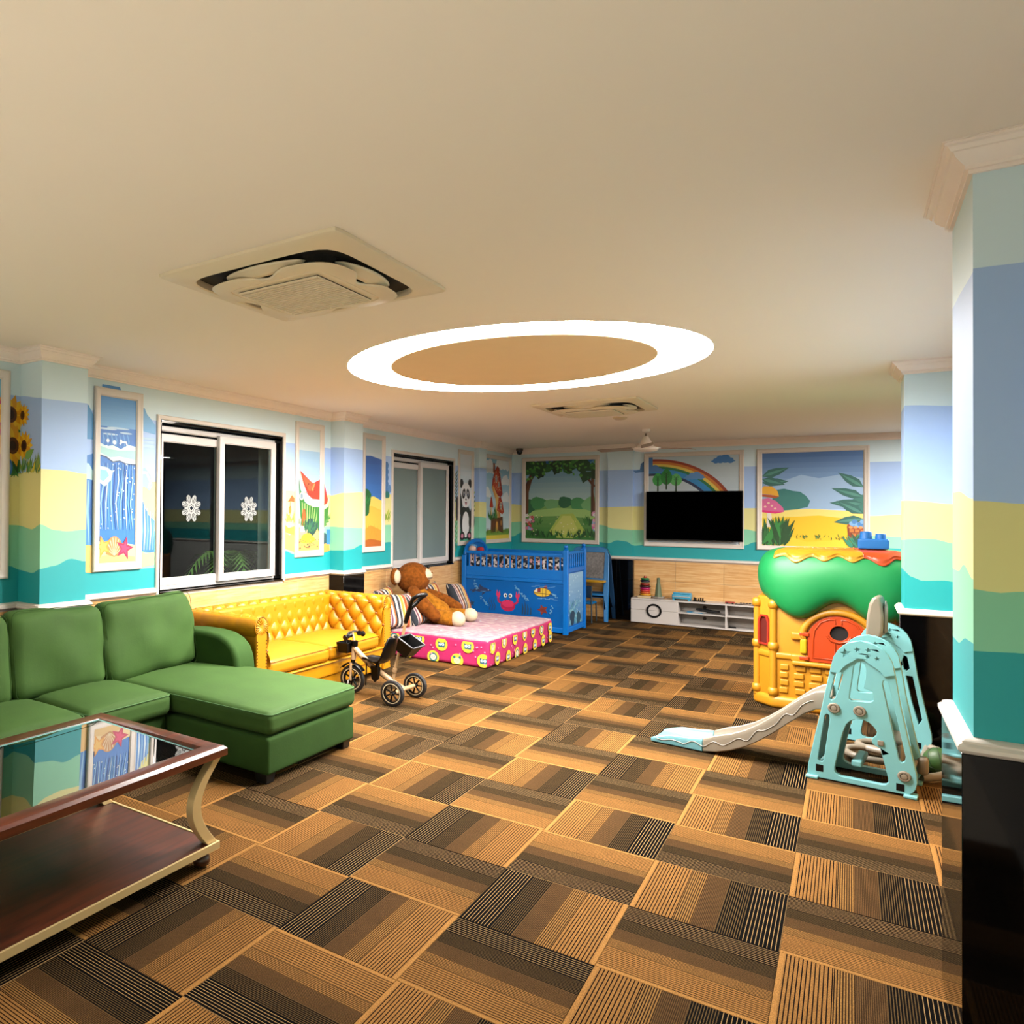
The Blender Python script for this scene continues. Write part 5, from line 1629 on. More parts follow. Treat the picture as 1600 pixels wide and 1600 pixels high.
# ------------------------------------------------------------------ striped pillows
def stripe_mat():
    m, t, b = nt('striped cotton'); N, L = t.nodes, t.links
    tc = N.new('ShaderNodeTexCoord'); sx = N.new('ShaderNodeSeparateXYZ'); L.new(tc.outputs['Object'], sx.inputs[0])
    mu = N.new('ShaderNodeMath'); mu.operation = 'MULTIPLY_ADD'; mu.inputs[1].default_value = 2.6; mu.inputs[2].default_value = 20.13
    L.new(sx.outputs[1], mu.inputs[0])
    fr = N.new('ShaderNodeMath'); fr.operation = 'FRACT'; L.new(mu.outputs[0], fr.inputs[0])
    rp = N.new('ShaderNodeValToRGB'); rp.color_ramp.interpolation = 'CONSTANT'; e = rp.color_ramp.elements
    st = [(0, '#efe2d2'), (.09, '#1c2430'), (.18, '#e9d8c8'), (.23, '#e0a83c'), (.32, '#f3e2a0'), (.37, '#b9501a'), (.48, '#d98f5c'), (.53, '#efe2d2'), (.60, '#1c2430'), (.70, '#b9a8a4'), (.74, '#7a3a52'), (.79, '#efe2d2'), (.86, '#c96a24'), (.92, '#161b22')]
    while len(e) < len(st): e.new(.5)
    for q, (p, c) in zip(e, st): q.position = p; q.color = tuple(v * .5 for v in lin(c)[:3]) + (1,)
    L.new(fr.outputs[0], rp.inputs['Fac']); L.new(rp.outputs['Color'], b.inputs['Base Color']); b.inputs['Roughness'].default_value = .85
    return m


M_stripe = stripe_mat()


def pillow_mesh(w, h, d):
    mb = MB(); n = 20
    for sg in (1, -1):
        def fn(u, v):
            y = (u - .5) * w; z = (v - .5) * h
            e = (max(0, 1 - (2 * u - 1) ** 4) * max(0, 1 - (2 * v - 1) ** 4)) ** .55
            pin = 1 - .05 * (1 - (2 * abs(u - .5)) ** 2) * abs(2 * v - 1) ** 3 - 0
            pin2 = 1 - .05 * (1 - (2 * abs(v - .5)) ** 2) * abs(2 * u - 1) ** 3
            return Vector((sg * d * e * (1 + .06 * sin(7 * u + 3 * v)), y * pin2, z * pin))
        mb.grid(fn, n, n, flip=sg < 0)
    return mb


def pillow(label, loc, rx, ry, rz, w=.42, h=.40, d=.075):
    t = thing('pillow', label, 'pillow', loc, 'striped pillows on the mattress')
    o = pillow_mesh(w, h, d).build('cover', M_stripe, None, smooth=80)
    o.parent = t; t.rotation_euler = (rx, ry, rz)
    return t


R_ = math.radians
pillow('striped pillow at the near end of the mattress beside the yellow sofa', (.42, 7.30, .475), R_(-6), R_(-22), R_(-12))
pillow('striped pillow leaning in front of the plush monkey shoulder', (.47, 7.70, .480), R_(7), R_(-26), R_(-4))
pillow('striped pillow behind the first one against the stone tiles', (.17, 7.50, .495), R_(4), R_(-9), R_(4))
pillow('striped pillow on the far end of the mattress by the crib', (.42, 8.98, .478), R_(-4), R_(-26), R_(4))
pillow('striped pillow half hidden behind the plush monkey', (.25, 8.52, .485), R_(4), R_(-14), R_(-4))

# ------------------------------------------------------------------ plush monkey
M_fur = mat('brown plush', '#8a4c16', .95, vary=.4, scale=26, bump=.6, bscale=130, sheen=.25, spec=.1)
M_fur2 = mat('golden plush', '#b0701c', .95, vary=.38, scale=26, bump=.6, bscale=130, sheen=.25, spec=.1)
M_cream = mat('cream plush', '#efd9b4', .9, vary=.05, scale=20, bump=.2, bscale=160)
t = thing('plush_monkey', 'big brown plush monkey lounging against the pillows on the mattress', 'plush toy', (.55, 7.95, .29))


def limb(name, m, pts, rs, parent):
    mb = MB(); P_ = [Vector(p) for p in pts]
    # smooth the spine and round both ends
    sp, sr = [], []
    n = len(P_)
    for i in range(n - 1):
        for k in range(8):
            u = k / 8; p0, p1, p2, p3 = P_[max(0, i - 1)], P_[i], P_[i + 1], P_[min(n - 1, i + 2)]
            sp.append(.5 * ((2 * p1) + (p2 - p0) * u + (2 * p0 - 5 * p1 + 4 * p2 - p3) * u * u + (3 * p1 - p0 - 3 * p2 + p3) * u ** 3)); s = u * u * (3 - 2 * u); sr.append(rs[i] + (rs[i + 1] - rs[i]) * s)
    sp.append(P_[-1]); sr.append(rs[-1])
    d0 = (sp[0] - sp[1]).normalized(); d1 = (sp[-1] - sp[-2]).normalized()
    pre = [(sp[0] + d0 * sr[0] * sin(a), sr[0] * cos(a)) for a in (1.5, 1.2, .8, .4)]; post = [(sp[-1] + d1 * sr[-1] * sin(a), sr[-1] * cos(a)) for a in (.4, .8, 1.2, 1.5)]
    allp = pre + list(zip(sp, sr)) + post
    mb.tube([p for p, r in allp], [r for p, r in allp], 18)
    return mb.build(name, m, parent, smooth=80)


limb('torso', M_fur2, [(.40, 7.86, .62), (.50, 7.90, .50), (.63, 7.95, .42)], [.105, .14, .135], t)
MH = Matrix.Rotation(R_(-14), 4, 'Y')
hd = MB().ball((.345, 7.86, .80), .195, .20, .185, n=28, m=18, M=MH.to_3x3()).build('head', M_fur, t, smooth=80)
MB().ball((.450, 7.905, .84), .115, .115, .08, n=22, m=14).build('muzzle', M_cream, hd, smooth=80)
MB().tube([(.50, 7.815, .815), (.551, 7.86, .812), (.557, 7.92, .81), (.53, 7.99, .812)], .004, 6).build('mouth', mat('dark thread', '#4a2c12', .8), hd)
MB().ball((.545, 7.93, .868), .016, .02, .014).build('nose', M_fur, hd, smooth=80)
for y in (7.86, 8.0): MB().ball((.47, y, .925), .016, .016, .018).build('eye', M_black, hd, smooth=80)
for y, sg in ((7.61, -1), (8.09, 1)):
    e = MB().ball((.245, y, .825), .05, .075, .10, n=20, m=12).build('ear', M_fur, t, smooth=80)
    MB().ball((.272, y + sg * .002, .825), .036, .062, .080, n=20, m=12).build('inner_ear', M_cream, e, smooth=80)
limb('arm', M_fur, [(.43, 7.71, .655), (.56, 7.64, .55), (.70, 7.70, .41)], [.07, .085, .07], t)  # arms are golden too; the darker fur paints in their shade
limb('arm', M_fur, [(.46, 8.06, .61), (.62, 8.15, .54), (.76, 8.18, .46)], [.06, .062, .06], t)
for pts, rs in (([(.63, 7.87, .375), (.75, 7.80, .385), (.86, 7.79, .375)], [.085, .085, .08]), ([(.62, 8.05, .375), (.76, 8.14, .38), (.84, 8.18, .38)], [.08, .078, .072])):
    lg = limb('leg', M_fur2, pts, rs, t)
    x, y, z = pts[-1]
    MB().ball((x + .075, y + .01, z + .005), .085, rs[-1] * 1.06, rs[-1] * 1.1, n=20, m=14).build('foot', M_cream, lg, smooth=80)

# ------------------------------------------------------------------ blue crib
M_blue = mat('blue crib paint', '#0278d6', .35, vary=.06, scale=3, k=.6, spec=.3)
M_blue2 = mat('blue crib panel', '#0066bc', .4, vary=.10, scale=2.5, k=.6, spec=.2)
CX0, CX1, CY0, CY1 = .07, 1.52, 9.86, 10.72
t = thing('crib', 'bright blue wooden crib painted with sea animals in the corner', 'crib', ((CX0 + CX1) / 2, (CY0 + CY1) / 2, 0))


def post(x, y, h, finial=True):
    o = MB().box(x - .03, x + .03, y - .03, y + .03, .0, h).build('post', M_blue, t, bevel=.005)
    if finial: MB().lathe([(.026, 0), (.03, .008), (.018, .018), (.03, .035), (.024, .055), (0, .064)], (x, y, h), n=14).build('finial', M_blue, o, smooth=50)


for y in (CY0 + .03, CY1 - .03): post(CX1 - .03, y, 1.10)
for y in (CY0 + .03, CY1 - .03): post(CX0 + .03, y, .98, False)
# long sides
for y, nm in ((CY0 + .03, 'near'), (CY1 - .03, 'far')):
    MB().box(CX0 + .06, CX1 - .06, y - .02, y + .02, 1.0, 1.045).build('top_rail', M_blue, t, bevel=.008)
    MB().box(CX0 + .06, CX1 - .06, y - .018, y + .018, .70, .83).build('lower_rail', M_blue, t, bevel=.005)
    MB().box(CX0 + .06, CX1 - .06, y - .026, y + .022, .655, .70).build('moulding', M_blue, t, bevel=.006)
    pn = MB().box(CX0 + .06, CX1 - .06, y - .012, y + .012, .05, .655).build('panel', M_blue2, t)
    MB().box(CX0 + .06, CX1 - .06, y - .02, y + .02, .02, .085).build('bottom_rail', M_blue, t, bevel=.005)
    for k in range(16):
        x = CX0 + .06 + (CX1 - CX0 - .12) * (k + .5) / 16
        MB().lathe([(.012, .83), (.015, .84), (.011, .86), (.013, .92), (.011, .98), (.015, .99), (.012, 1.0)], (x, y, 0), n=8).build('spindle', M_blue, t, smooth=50)
    if nm == 'near':
        a = Art(lambda u, z, d: (CX0 + .06 + u, y - .0125 - d, z))
        rr = random.Random(5)
        # dolphin
        a.poly([(.10, .50), (.16, .535), (.22, .545), (.28, .54), (.32, .52), (.37, .51), (.36, .495), (.31, .49), (.26, .475), (.2, .475), (.14, .485), (.10, .455), (.085, .49), (.045, .475), (.07, .505)], '#16305c')
        a.poly([(.2, .54), (.19, .585), (.25, .545)], '#16305c'); a.poly([(.24, .475), (.23, .43), (.29, .475)], '#16305c'); a.poly([(.2, .485), (.3, .495), (.26, .478)], '#2f84c8'); a.ell(.325, .512, .007, .007, '#e8f0f4')
        # crab
        a.ell(.60, .315, .10, .075, '#b4124e'); a.ell(.60, .345, .085, .05, '#d62a62')
        for s in (-1, 1):
            a.line([(.60 + s * .08, .34), (.60 + s * .13, .37), (.60 + s * .135, .42)], .014, '#b4124e')
            a.poly([(.60 + s * .13, .40), (.60 + s * .165, .46), (.60 + s * .15, .53), (.60 + s * .135, .47), (.60 + s * .115, .52), (.60 + s * .105, .45)], '#d62a62')
            a.line([(.60 + s * .03, .38), (.60 + s * .033, .44)], .004, '#5a1030'); a.ell(.60 + s * .035, .455, .024, .028, '#f2f2f0'); a.ell(.60 + s * .03, .452, .012, .015, '#101820')
        # yellow submarine
        a.ell(1.06, .53, .115, .062, '#3a2a14'); a.ell(1.06, .53, .108, .055, '#e6bf34'); a.poly([(.955, .535), (.98, .575), (1.03, .583), (1.03, .54), (.99, .53)], '#e9dfc8'); a.poly([(1.0, .578), (1.04, .585), (1.04, .53), (1.0, .53)], '#7a1f2a')
        a.poly([(1.08, .585), (1.09, .62), (1.12, .63), (1.13, .585)], '#7a1f2a'); a.line([(.955, .52), (1.165, .51)], .004, '#4a3414'); a.line([(1.07, .58), (1.07, .475)], .004, '#4a3414'); a.line([(1.11, .575), (1.11, .48)], .004, '#4a3414')
        a.poly([(1.165, .52), (1.195, .55), (1.19, .52), (1.195, .485)], '#16305c')
        for k in range(6): a.line([(.92 + .05 * k, .60 - .002 * k + .012 * (k % 2)), (.98 + .05 * k, .605 + .012 * (k % 2))], .002, '#8fc6ea', same=k > 0)
        for k in range(5): a.line([(1.0 + .05 * k, .445 + .01 * (k % 2)), (1.06 + .05 * k, .445 + .01 * (k % 2))], .002, '#8fc6ea', same=k > 0)
        # starfish, weed, bubbles
        star(a, 1.07, .30, .075, '#7a2a20', .35, .5); star(a, .09, .31, .05, '#123a5c', .2, .4)
        for x0 in (.34, .375, .41): a.line([(x0, .24), (x0 + .018, .30), (x0 - .01, .36), (x0 + .012, .42 - .1 * (x0 - .34))], [.006, .006, .005, .002], '#123a6a', same=x0 > .34)
        for x0 in (.80, .835, .87, .91): a.line([(x0, .22), (x0 + .006, .30), (x0 - .004, .40 - abs(x0 - .83))], [.008, .009, .003], '#123a5a', same=x0 > .8)
        for cx, cy, dx, dy, n in ((.12, .62, .05, -.11, 16), (.69, .60, .19, -.20, 34), (.21, .42, .12, -.14, 12), (1.2, .35, -.03, -.1, 10), (1.19, .53, .06, -.05, 14)):
            for k in range(n):
                q = k / n; r = rr.uniform(.005, .011); x, y2 = cx + dx * q + rr.uniform(-.016, .016), cy + dy * q + rr.uniform(-.016, .016)
                a.ell(x, y2, r, r, '#7fbfe6', n=9); a.ell(x, y2, r * .6, r * .6, '#1468ae', n=8)
        a.build('painted_sea', pn, M_print)
# end towards the room
ex = CX1 - .03
MB().box(ex - .018, ex + .018, CY0 + .06, CY1 - .06, 1.035, 1.075).build('end_rail', M_blue, t, bevel=.008)
MB().box(ex - .018, ex + .018, CY0 + .06, CY1 - .06, .80, .86).build('end_rail', M_blue, t, bevel=.005)
pn = MB().box(ex - .010, ex + .010, CY0 + .06, CY1 - .06, .05, .80).build('end_panel', M_blue2, t)
MB().box(ex - .018, ex + .018, CY0 + .06, CY1 - .06, .02, .085).build('end_rail', M_blue, t, bevel=.005)
for k in range(8):
    y = CY0 + .06 + (CY1 - CY0 - .12) * (k + .5) / 8
    MB().lathe([(.012, .86), (.016, .88), (.011, .9), (.014, .95), (.011, 1.0), (.016, 1.02), (.012, 1.035)], (ex, y, 0), n=8).build('spindle', M_blue, t, smooth=50)
a = Art(lambda u, z, d: (ex + .0105 + d, CY0 + .06 + u, z)); W_ = CY1 - CY0 - .12
a.clip = (.03, .10, W_ - .03, .785)
a.grad(.03, .10, W_ - .03, .785, '#2a76b4', '#8fb8d6', 10)
rr = random.Random(9)
for k in range(16): a.line([(rr.uniform(.05, W_ - .05), .12), (rr.uniform(.05, W_ - .05), .3), (rr.uniform(.05, W_ - .05), .42)], [.02, .012, .003], ['#5f9cb8', '#3f8aa8', '#7fb6c2'][k % 3], same=False)
for k in range(30): a.ell(rr.uniform(.05, W_ - .05), rr.uniform(.2, .76), .012, .012, '#b8d8ea', n=10, same=k % 6 > 0)
a.poly(blob(.22, .2, .1, seed=2), '#173a54'); a.poly(blob(.5, .17, .09, seed=4), '#1d4a60')
a.build('painted_water', pn, M_print)
# arched head end by the wall
hx = CX0 + .03
pts = [(CY0 + .06, .75), (CY0 + .06, .98)] + [((CY0 + CY1) / 2 - cos(q) * (CY1 - CY0 - .12) / 2, .98 + .19 * sin(q)) for q in [pi * i / 20 for i in range(1, 20)]] + [(CY1 - .06, .98), (CY1 - .06, .75)]
MB().plate(pts, [], lambda p, q, d: Vector((hx - .014 + d, p, q)), .028).build('headboard', M_blue2, t)
mb = MB(); mb.tube([(hx, p, q) for p, q in pts[1:-1]], .034, 10); mb.build('headboard_rim', M_blue, t, smooth=60)
MB().box(hx - .012, hx + .012, CY0 + .06, CY1 - .06, .03, .76).build('end_panel', M_blue2, t)


def floral():
    m, tt, b = nt('floral bedding'); N, L = tt.nodes, tt.links
    tc = N.new('ShaderNodeTexCoord'); v = N.new('ShaderNodeTexVoronoi'); v.inputs['Scale'].default_value = 34; v.inputs['Randomness'].default_value = 1
    L.new(tc.outputs['Object'], v.inputs['Vector'])
    sc = N.new('ShaderNodeSeparateColor'); L.new(v.outputs['Color'], sc.inputs[0])
    rp = N.new('ShaderNodeValToRGB'); rp.color_ramp.interpolation = 'CONSTANT'; e = rp.color_ramp.elements
    st = [(0, '#10131a'), (.34, '#f0e6e0'), (.58, '#27324a'), (.68, '#e8a8a8'), (.78, '#141820'), (.9, '#c9c2ba')]
    while len(e) < len(st): e.new(.5)
    for q, (p, c) in zip(e, st): q.position = p; q.color = tuple(v * .6 for v in lin(c)[:3]) + (1,)
    L.new(sc.outputs[0], rp.inputs['Fac']); L.new(rp.outputs['Color'], b.inputs['Base Color']); b.inputs['Roughness'].default_value = .9
    return m


tm = thing('crib_mattress', 'black and white floral mattress lying inside the blue crib', 'mattress', ((CX0 + CX1) / 2, (CY0 + CY1) / 2, .70))
MB().soft(CX0 + .08, CX1 - .08, CY0 + .075, CY1 - .075, .70, .775, .03, n=8).build('base_sheet', mat('cream sheet', '#e6d2bf', .9), tm, smooth=60)
MB().soft(CX0 + .08, CX1 - .08, CY0 + .07, CY1 - .09, .775, .955, .05, n=12, crown=.02, wob=.02, freq=5, seed=8).build('floral_quilt', floral(), tm, smooth=70)
MB().box(CX0 + .062, CX1 - .062, CY1 - .005 - .08, CY1 - .055, .95, 1.0).build('edge', mat('cream sheet', '#e6d2bf', .9), tm)
td = thing('plush_doll', 'small pink and red doll with blue hair over the crib corner', 'plush toy', (.20, 9.97, .96))
M_skin = mat('pink doll cloth', '#f0c8b8', .9, vary=.04)
MB().ball((.19, 9.955, 1.06), .055, .05, .055).build('head', M_skin, td, smooth=80)
MB().ball((.185, 9.985, 1.095), .06, .055, .04).build('hair', mat('doll blue yarn', '#4a8fc4', .9, vary=.2), td, smooth=80)
MB().ball((.30, 9.97, 1.06), .05, .045, .038).build('body', mat('doll red cloth', '#b8202c', .9, vary=.1), td, smooth=80)
for x in (.165, .225): limb('leg', M_skin, [(x, 9.95, .985), (x + .005, 9.94, .93), (x, 9.945, .88)], [.022, .024, .022], td)

# ------------------------------------------------------------------ easel and child chair
M_eb = mat('blue easel plastic', '#1c86cc', .35, vary=.03)
M_eb2 = mat('dark blue easel leg', '#1c4a74', .4, vary=.05)
t = thing('easel', 'blue plastic child easel with speckled grey board beside the crib', 'easel', (1.30, 11.6, 0))
ex0, ex1 = 1.02, 1.62


def easel_side(yb, yt, m, full):
    def P(a, b, d): return Vector((a, yb + (yt - yb) * b / 1.08 + d, b))
    out = [(ex0, 0), (ex0 + .055, 0), (ex0 + .075, .34), (ex1 - .075, .34), (ex1 - .055, 0), (ex1, 0), (ex1 - .03, .95), (ex1 - .07, 1.05), (ex1 - .12, 1.08), (ex0 + .12, 1.08), (ex0 + .07, 1.05), (ex0 + .03, .95)]
    hole = [(ex0 + .09, .62), (ex1 - .09, .62), (ex1 - .09, 1.0), (ex0 + .09, 1.0)]
    low = [(ex0 + .085, .40), (ex1 - .085, .40), (ex1 - .085, .56), (ex0 + .085, .56)]
    o = MB().plate(out, [hole, low], P, .035).build('easel_frame', m, t, bevel=.006)
    return o, P


f, P = easel_side(11.46, 11.66, M_eb, True)
bd = mat('speckled grey board', '#8d8a88', .5, vary=.35, scale=40)
MB().plate([(ex0 + .085, .615), (ex1 - .085, .615), (ex1 - .085, 1.005), (ex0 + .085, 1.005)], [], lambda a, b, d: P(a, b, d + .012), .008).build('board', bd, f)
f2, P2 = easel_side(11.93, 11.70, M_eb2, True)
MB().box(ex0 + .05, ex1 - .05, 11.46, 11.57, .565, .60).build('tray', mat('yellow tray plastic', '#e0a818', .4), t, bevel=.006)
t = thing('child_chair', 'small blue and black child chair tucked under the easel', 'chair', (1.36, 11.33, 0))
M_cb = mat('dark blue chair plastic', '#123a5e', .4, vary=.1)
MB().soft(1.17, 1.46, 11.24, 11.50, .26, .295, .015, n=4).build('seat', M_eb, t, smooth=60)
MB().soft(1.18, 1.455, 11.235, 11.265, .36, .53, .014, n=4).build('backrest', M_cb, t, smooth=60)
M_steel = mat('steel chair tube', '#6f8696', .3, .8)
for x in (1.18, 1.45):
    MB().tube([(x, 11.24, .53), (x, 11.245, .27), (x + (.01 if x > 1.3 else -.01), 11.22, 0)], .010, 8).build('leg', M_steel, t, smooth=50)
    MB().tube([(x, 11.49, .275), (x, 11.51, 0)], .010, 8).build('leg', M_steel, t, smooth=50)

# ------------------------------------------------------------------ television and stand
t = thing('television', 'large black flat television on the far wall under the rainbow', 'television', (2.64, 11.93, 1.2))
MB().box(2.034, 3.246, 11.905, 11.935, 1.203, 1.907).build('cabinet', M_black, t, bevel=.004)
MB().box(2.044, 3.236, 11.9035, 11.9048, 1.216, 1.899).build('screen', mat('switched off screen', '#010101', .5, vary=.1, spec=.0), t)
MB().box(2.44, 2.84, 11.935, 11.999, 1.4, 1.7).build('wall_bracket', M_black, t)

M_wh = mat('white laminate', '#ece4dc', .4, vary=.015)
SXa, SXb, SY, SH = 1.88, 3.70, 11.70, .36
t = thing('tv_stand', 'low white media stand with open shelves and round ring handle', 'cabinet', (2.79, 11.84, 0))
BY = 11.985
MB().box(SXa, SXb, SY, BY, SH - .02, SH).build('top_board', M_wh, t, bevel=.002, segs=1)
MB().box(SXa, SXb, SY + .004, BY, .012, .032).build('bottom_board', M_wh, t, bevel=.002, segs=1)
for x in (SXa, 2.474, 3.062, SXb - .018): MB().box(x, x + .018, SY + .002, BY, .032, SH - .02).build('side_board', M_wh, t)
MB().box(2.492, 3.062, SY + .008, BY, .185, .200).build('shelf_board', M_wh, t)
MB().box(3.080, SXb - .018, SY + .008, BY, .185, .200).build('shelf_board', M_wh, t)
MB().box(SXa + .018, SXb - .018, BY - .008, BY, .032, SH - .02).build('back_board', mat('white laminate back', '#d8cfc6', .5, vary=.02), t)
for z0, z1 in ((.014, .196), (.199, SH - .022)):
    d = MB().box(SXa + .001, 2.488, SY - .016, SY, z0, z1).build('drawer_front', M_wh, t, bevel=.002, segs=1)
mb = MB(); mb.lathe([(.074, 0), (.100, 0), (.100, .010), (.074, .010), (.074, 0)], (2.186, SY - .016, .195), (0, -1, 0), n=36); mb.build('ring_handle', M_black, t, smooth=40)
for x, z in ((2.78, .265), (2.78, .11), (3.38, .265), (3.38, .11)):
    MB().lathe([(0, 0), (.024, 0), (.024, .004), (0, .004)], (x, BY - .008, z), (0, -1, 0), n=18).build('cable_grommet', mat('dark grommet', '#3a2c26', .6), t)
for x in (SXa + .05, SXb - .05, 2.79): MB().box(x - .03, x + .03, SY + .05, BY - .05, 0, .012).build('foot', M_black, t)

# toys and papers on the stand
t = thing('stacking_rings', 'wooden stacking ring toy with coloured rings on the media stand', 'toy', (2.04, 11.83, SH))
MB().box(1.955, 2.125, 11.76, 11.90, SH, SH + .03).build('base', mat('pale wood', '#e6cfa4', .5), t, bevel=.004)
z = SH + .03
for k, (c_, r) in enumerate((('#e6a01e', .078), ('#e0641e', .074), ('#e23a3a', .07), ('#d81e78', .071), ('#3a1a14', .076), ('#b0301e', .066), ('#f0e0b4', .055), ('#1a2440', .068), ('#1f8a4a', .060))):
    h = .030 if k not in (6,) else .016
    MB().lathe([(.012, z + .002), (r - .014, z), (r - .004, z + h * .25), (r, z + h * .5), (r - .004, z + h * .75), (r - .014, z + h), (.012, z + h)], (2.04, 11.83, 0), n=22).build('ring', mat('ring paint %d' % k, c_, .35), t, smooth=60); z += h
MB().lathe([(0, z), (.018, z), (.02, z + .012), (.014, z + .03), (0, z + .034)], (2.04, 11.83, 0), n=14).build('knob', mat('red knob', '#c83a1e', .4), t, smooth=50)
t = thing('cone_tower', 'slim grey green cone tower standing in a white saucer', 'toy', (2.215, 11.83, SH))
MB().lathe([(0, SH + .004), (.04, SH), (.07, SH + .012), (.085, SH + .03), (.08, SH + .03), (.06, SH + .018), (0, SH + .012)], (2.215, 11.83, 0), n=24).build('saucer', mat('white ceramic', '#efe7dc', .3), t, smooth=60)
MB().lathe([(0, SH + .018), (.050, SH + .02), (.030, SH + .20), (.022, SH + .23), (.022, SH + .29), (.014, SH + .30), (0, SH + .30)], (2.215, 11.83, 0), n=8).build('cone', mat('sage green paint', '#6f7f5c', .6, vary=.1), t)
t = thing('toy_piano', 'bright cyan plastic toy piano on small feet on the media stand', 'toy', (2.52, 11.83, SH))
M_cy = mat('cyan plastic', '#46b8e0', .35, vary=.1, scale=30)
MB().soft(2.40, 2.635, 11.76, 11.92, SH + .02, SH + .085, .012, n=4).build('body', M_cy, t, smooth=50)
MB().soft(2.405, 2.63, 11.82, 11.915, SH + .085, SH + .105, .008, n=3).build('lid', M_cy, t, smooth=50)
for k in range(12): MB().box(2.41 + .0185 * k, 2.426 + .0185 * k, 11.752, 11.80, SH + .05, SH + .06).build('key', M_wh, t)
for x, y in ((2.42, 11.78), (2.615, 11.78), (2.42, 11.9), (2.615, 11.9)): MB().box(x - .012, x + .012, y - .012, y + .012, SH, SH + .02).build('foot', M_cy, t)
t = thing('peg_board', 'small black peg board toy beside the cyan piano', 'toy', (2.73, 11.82, SH))
MB().box(2.655, 2.81, 11.77, 11.87, SH, SH + .012).build('board', M_black, t, bevel=.002, segs=1)
for k, x in enumerate((2.675, 2.695, 2.73, 2.755, 2.78)): MB().box(x - .008, x + .008, 11.80, 11.83, SH + .012, SH + .055 - .006 * (k % 3)).build('peg', M_black, t)
t = thing('wooden_puzzle', 'flat tray puzzle with dark and pale pieces on the media stand', 'toy', (3.27, 11.82, SH))
MB().box(3.17, 3.40, 11.76, 11.88, SH, SH + .010).build('tray', mat('dark tray wood', '#3a2a20', .5), t, bevel=.002, segs=1)
MB().box(3.185, 3.385, 11.775, 11.865, SH + .010, SH + .013).build('sheet', mat('cream card', '#d8c4b0', .6), t)
for k in range(4): MB().soft(3.22 + .035 * k, 3.245 + .035 * k, 11.80, 11.84, SH + .013, SH + .026, .004, n=2).build('piece', mat('dark puzzle piece', '#35241c', .5), t, smooth=50)
t = thing('toy_car', 'small red toy car in front of the tray puzzle', 'toy', (3.11, 11.80, SH))
MB().soft(3.05, 3.165, 11.77, 11.83, SH + .006, SH + .03, .01, n=3).build('body', mat('red toy plastic', '#b8301c', .35, vary=.15, scale=30), t, smooth=50)
for x in (3.075, 3.14):
    for y in (11.77, 11.83): MB().lathe([(0, -.005), (.011, -.005), (.011, .005), (0, .005)], (x, y, SH + .011), (0, 1, 0), n=10).build('wheel', M_black, t)
t = thing('storybook', 'blue and white storybook lying on the upper shelf', 'book', (2.70, 11.80, .2))
bk = MB().obox(Matrix.Translation((2.70, 11.81, .2085)) @ Matrix.Rotation(R_(-12), 4, 'Z'), .10, .065, .006).build('cover', mat('blue book cover', '#4fa0cc', .5), t)
MB().obox(Matrix.Translation((2.745, 11.79, .2145)) @ Matrix.Rotation(R_(-9), 4, 'Z'), .075, .055, .0022).build('pages', mat('white paper', '#ece8e2', .7), t)
t = thing('game_box', 'dark flat toy case on top of the storybook on the shelf', 'box', (2.83, 11.84, .21))
MB().obox(Matrix.Translation((2.835, 11.86, .238)) @ Matrix.Rotation(R_(-16), 4, 'Z') @ Matrix.Rotation(R_(3), 4, 'Y'), .14, .05, .010).build('case', mat('grey black case', '#2b2a2c', .4, vary=.3), t, bevel=.004)
t = thing('remote_control', 'small black remote on the bottom shelf of the stand', 'remote', (3.13, 11.80, .035))
MB().obox(Matrix.Translation((3.135, 11.80, .042)) @ Matrix.Rotation(R_(10), 4, 'Z'), .045, .016, .008).build('body', M_black, t, bevel=.003)

# ------------------------------------------------------------------ playhouse
M_py = mat('yellow playhouse plastic', '#d8941c', .42, vary=.04, scale=2, k=.56)
M_pg = mat('green roof plastic', '#06904a', .5, vary=.03, scale=2, k=.6)
M_po = mat('orange red door plastic', '#d84a14', .35, vary=.05)
M_pt = mat('amber scalloped plastic', '#e59a20', .36, vary=.06)
M_pr = mat('red scalloped plastic', '#d24a16', .36, vary=.06)
HX, HY = 4.335, 7.285
t = thing('playhouse', 'yellow plastic playhouse with a puffy green tree roof and orange door', 'playhouse', (HX, HY + .45, 0))


def foot(o=0.0):
    a = .425 + o * .42; b = .545 + o; c = .115 + o * .0
    return [(HX - a, HY - o), (HX + a, HY - o), (HX + b, HY + c), (HX + b, HY + .85), (HX + a, HY + .965 + o), (HX - a, HY + .965 + o), (HX - b, HY + .85), (HX - b, HY + c)]


def prism(pts, z0, z1, name, m, parent, bevel=.012, segs=3, hole=None):
    mb = MB(); n = len(pts)
    v = [(x, y, z0) for x, y in pts] + [(x, y, z1) for x, y in pts]
    mb.add(v, [tuple(reversed(range(n))), tuple(range(n, 2 * n))] + [(i, (i + 1) % n, n + (i + 1) % n, n + i) for i in range(n)])
    return mb.build(name, m, parent, bevel=bevel, segs=segs)


prism(foot(.028), 0, .10, 'base_skirt', M_py, t, .03, 4)
body = prism(foot(0), .06, .90, 'wall_shell', M_py, t, .02, 3)
prism(foot(.014), .40, .455, 'band', M_py, t, .016, 3)
# corner posts with knuckles
for x, y in ((HX - .425, HY), (HX + .425, HY), (HX - .545, HY + .115), (HX + .545, HY + .115)):
    o = MB().tube([(x, y, .08), (x, y, .88)], .026, 14).build('corner_post', M_py, t, smooth=60)
    for z in (.13, .50, .84): MB().lathe([(.02, -.035), (.034, -.028), (.038, 0), (.034, .028), (.02, .035)], (x, y, z), n=14).build('knuckle', M_py, o, smooth=60)
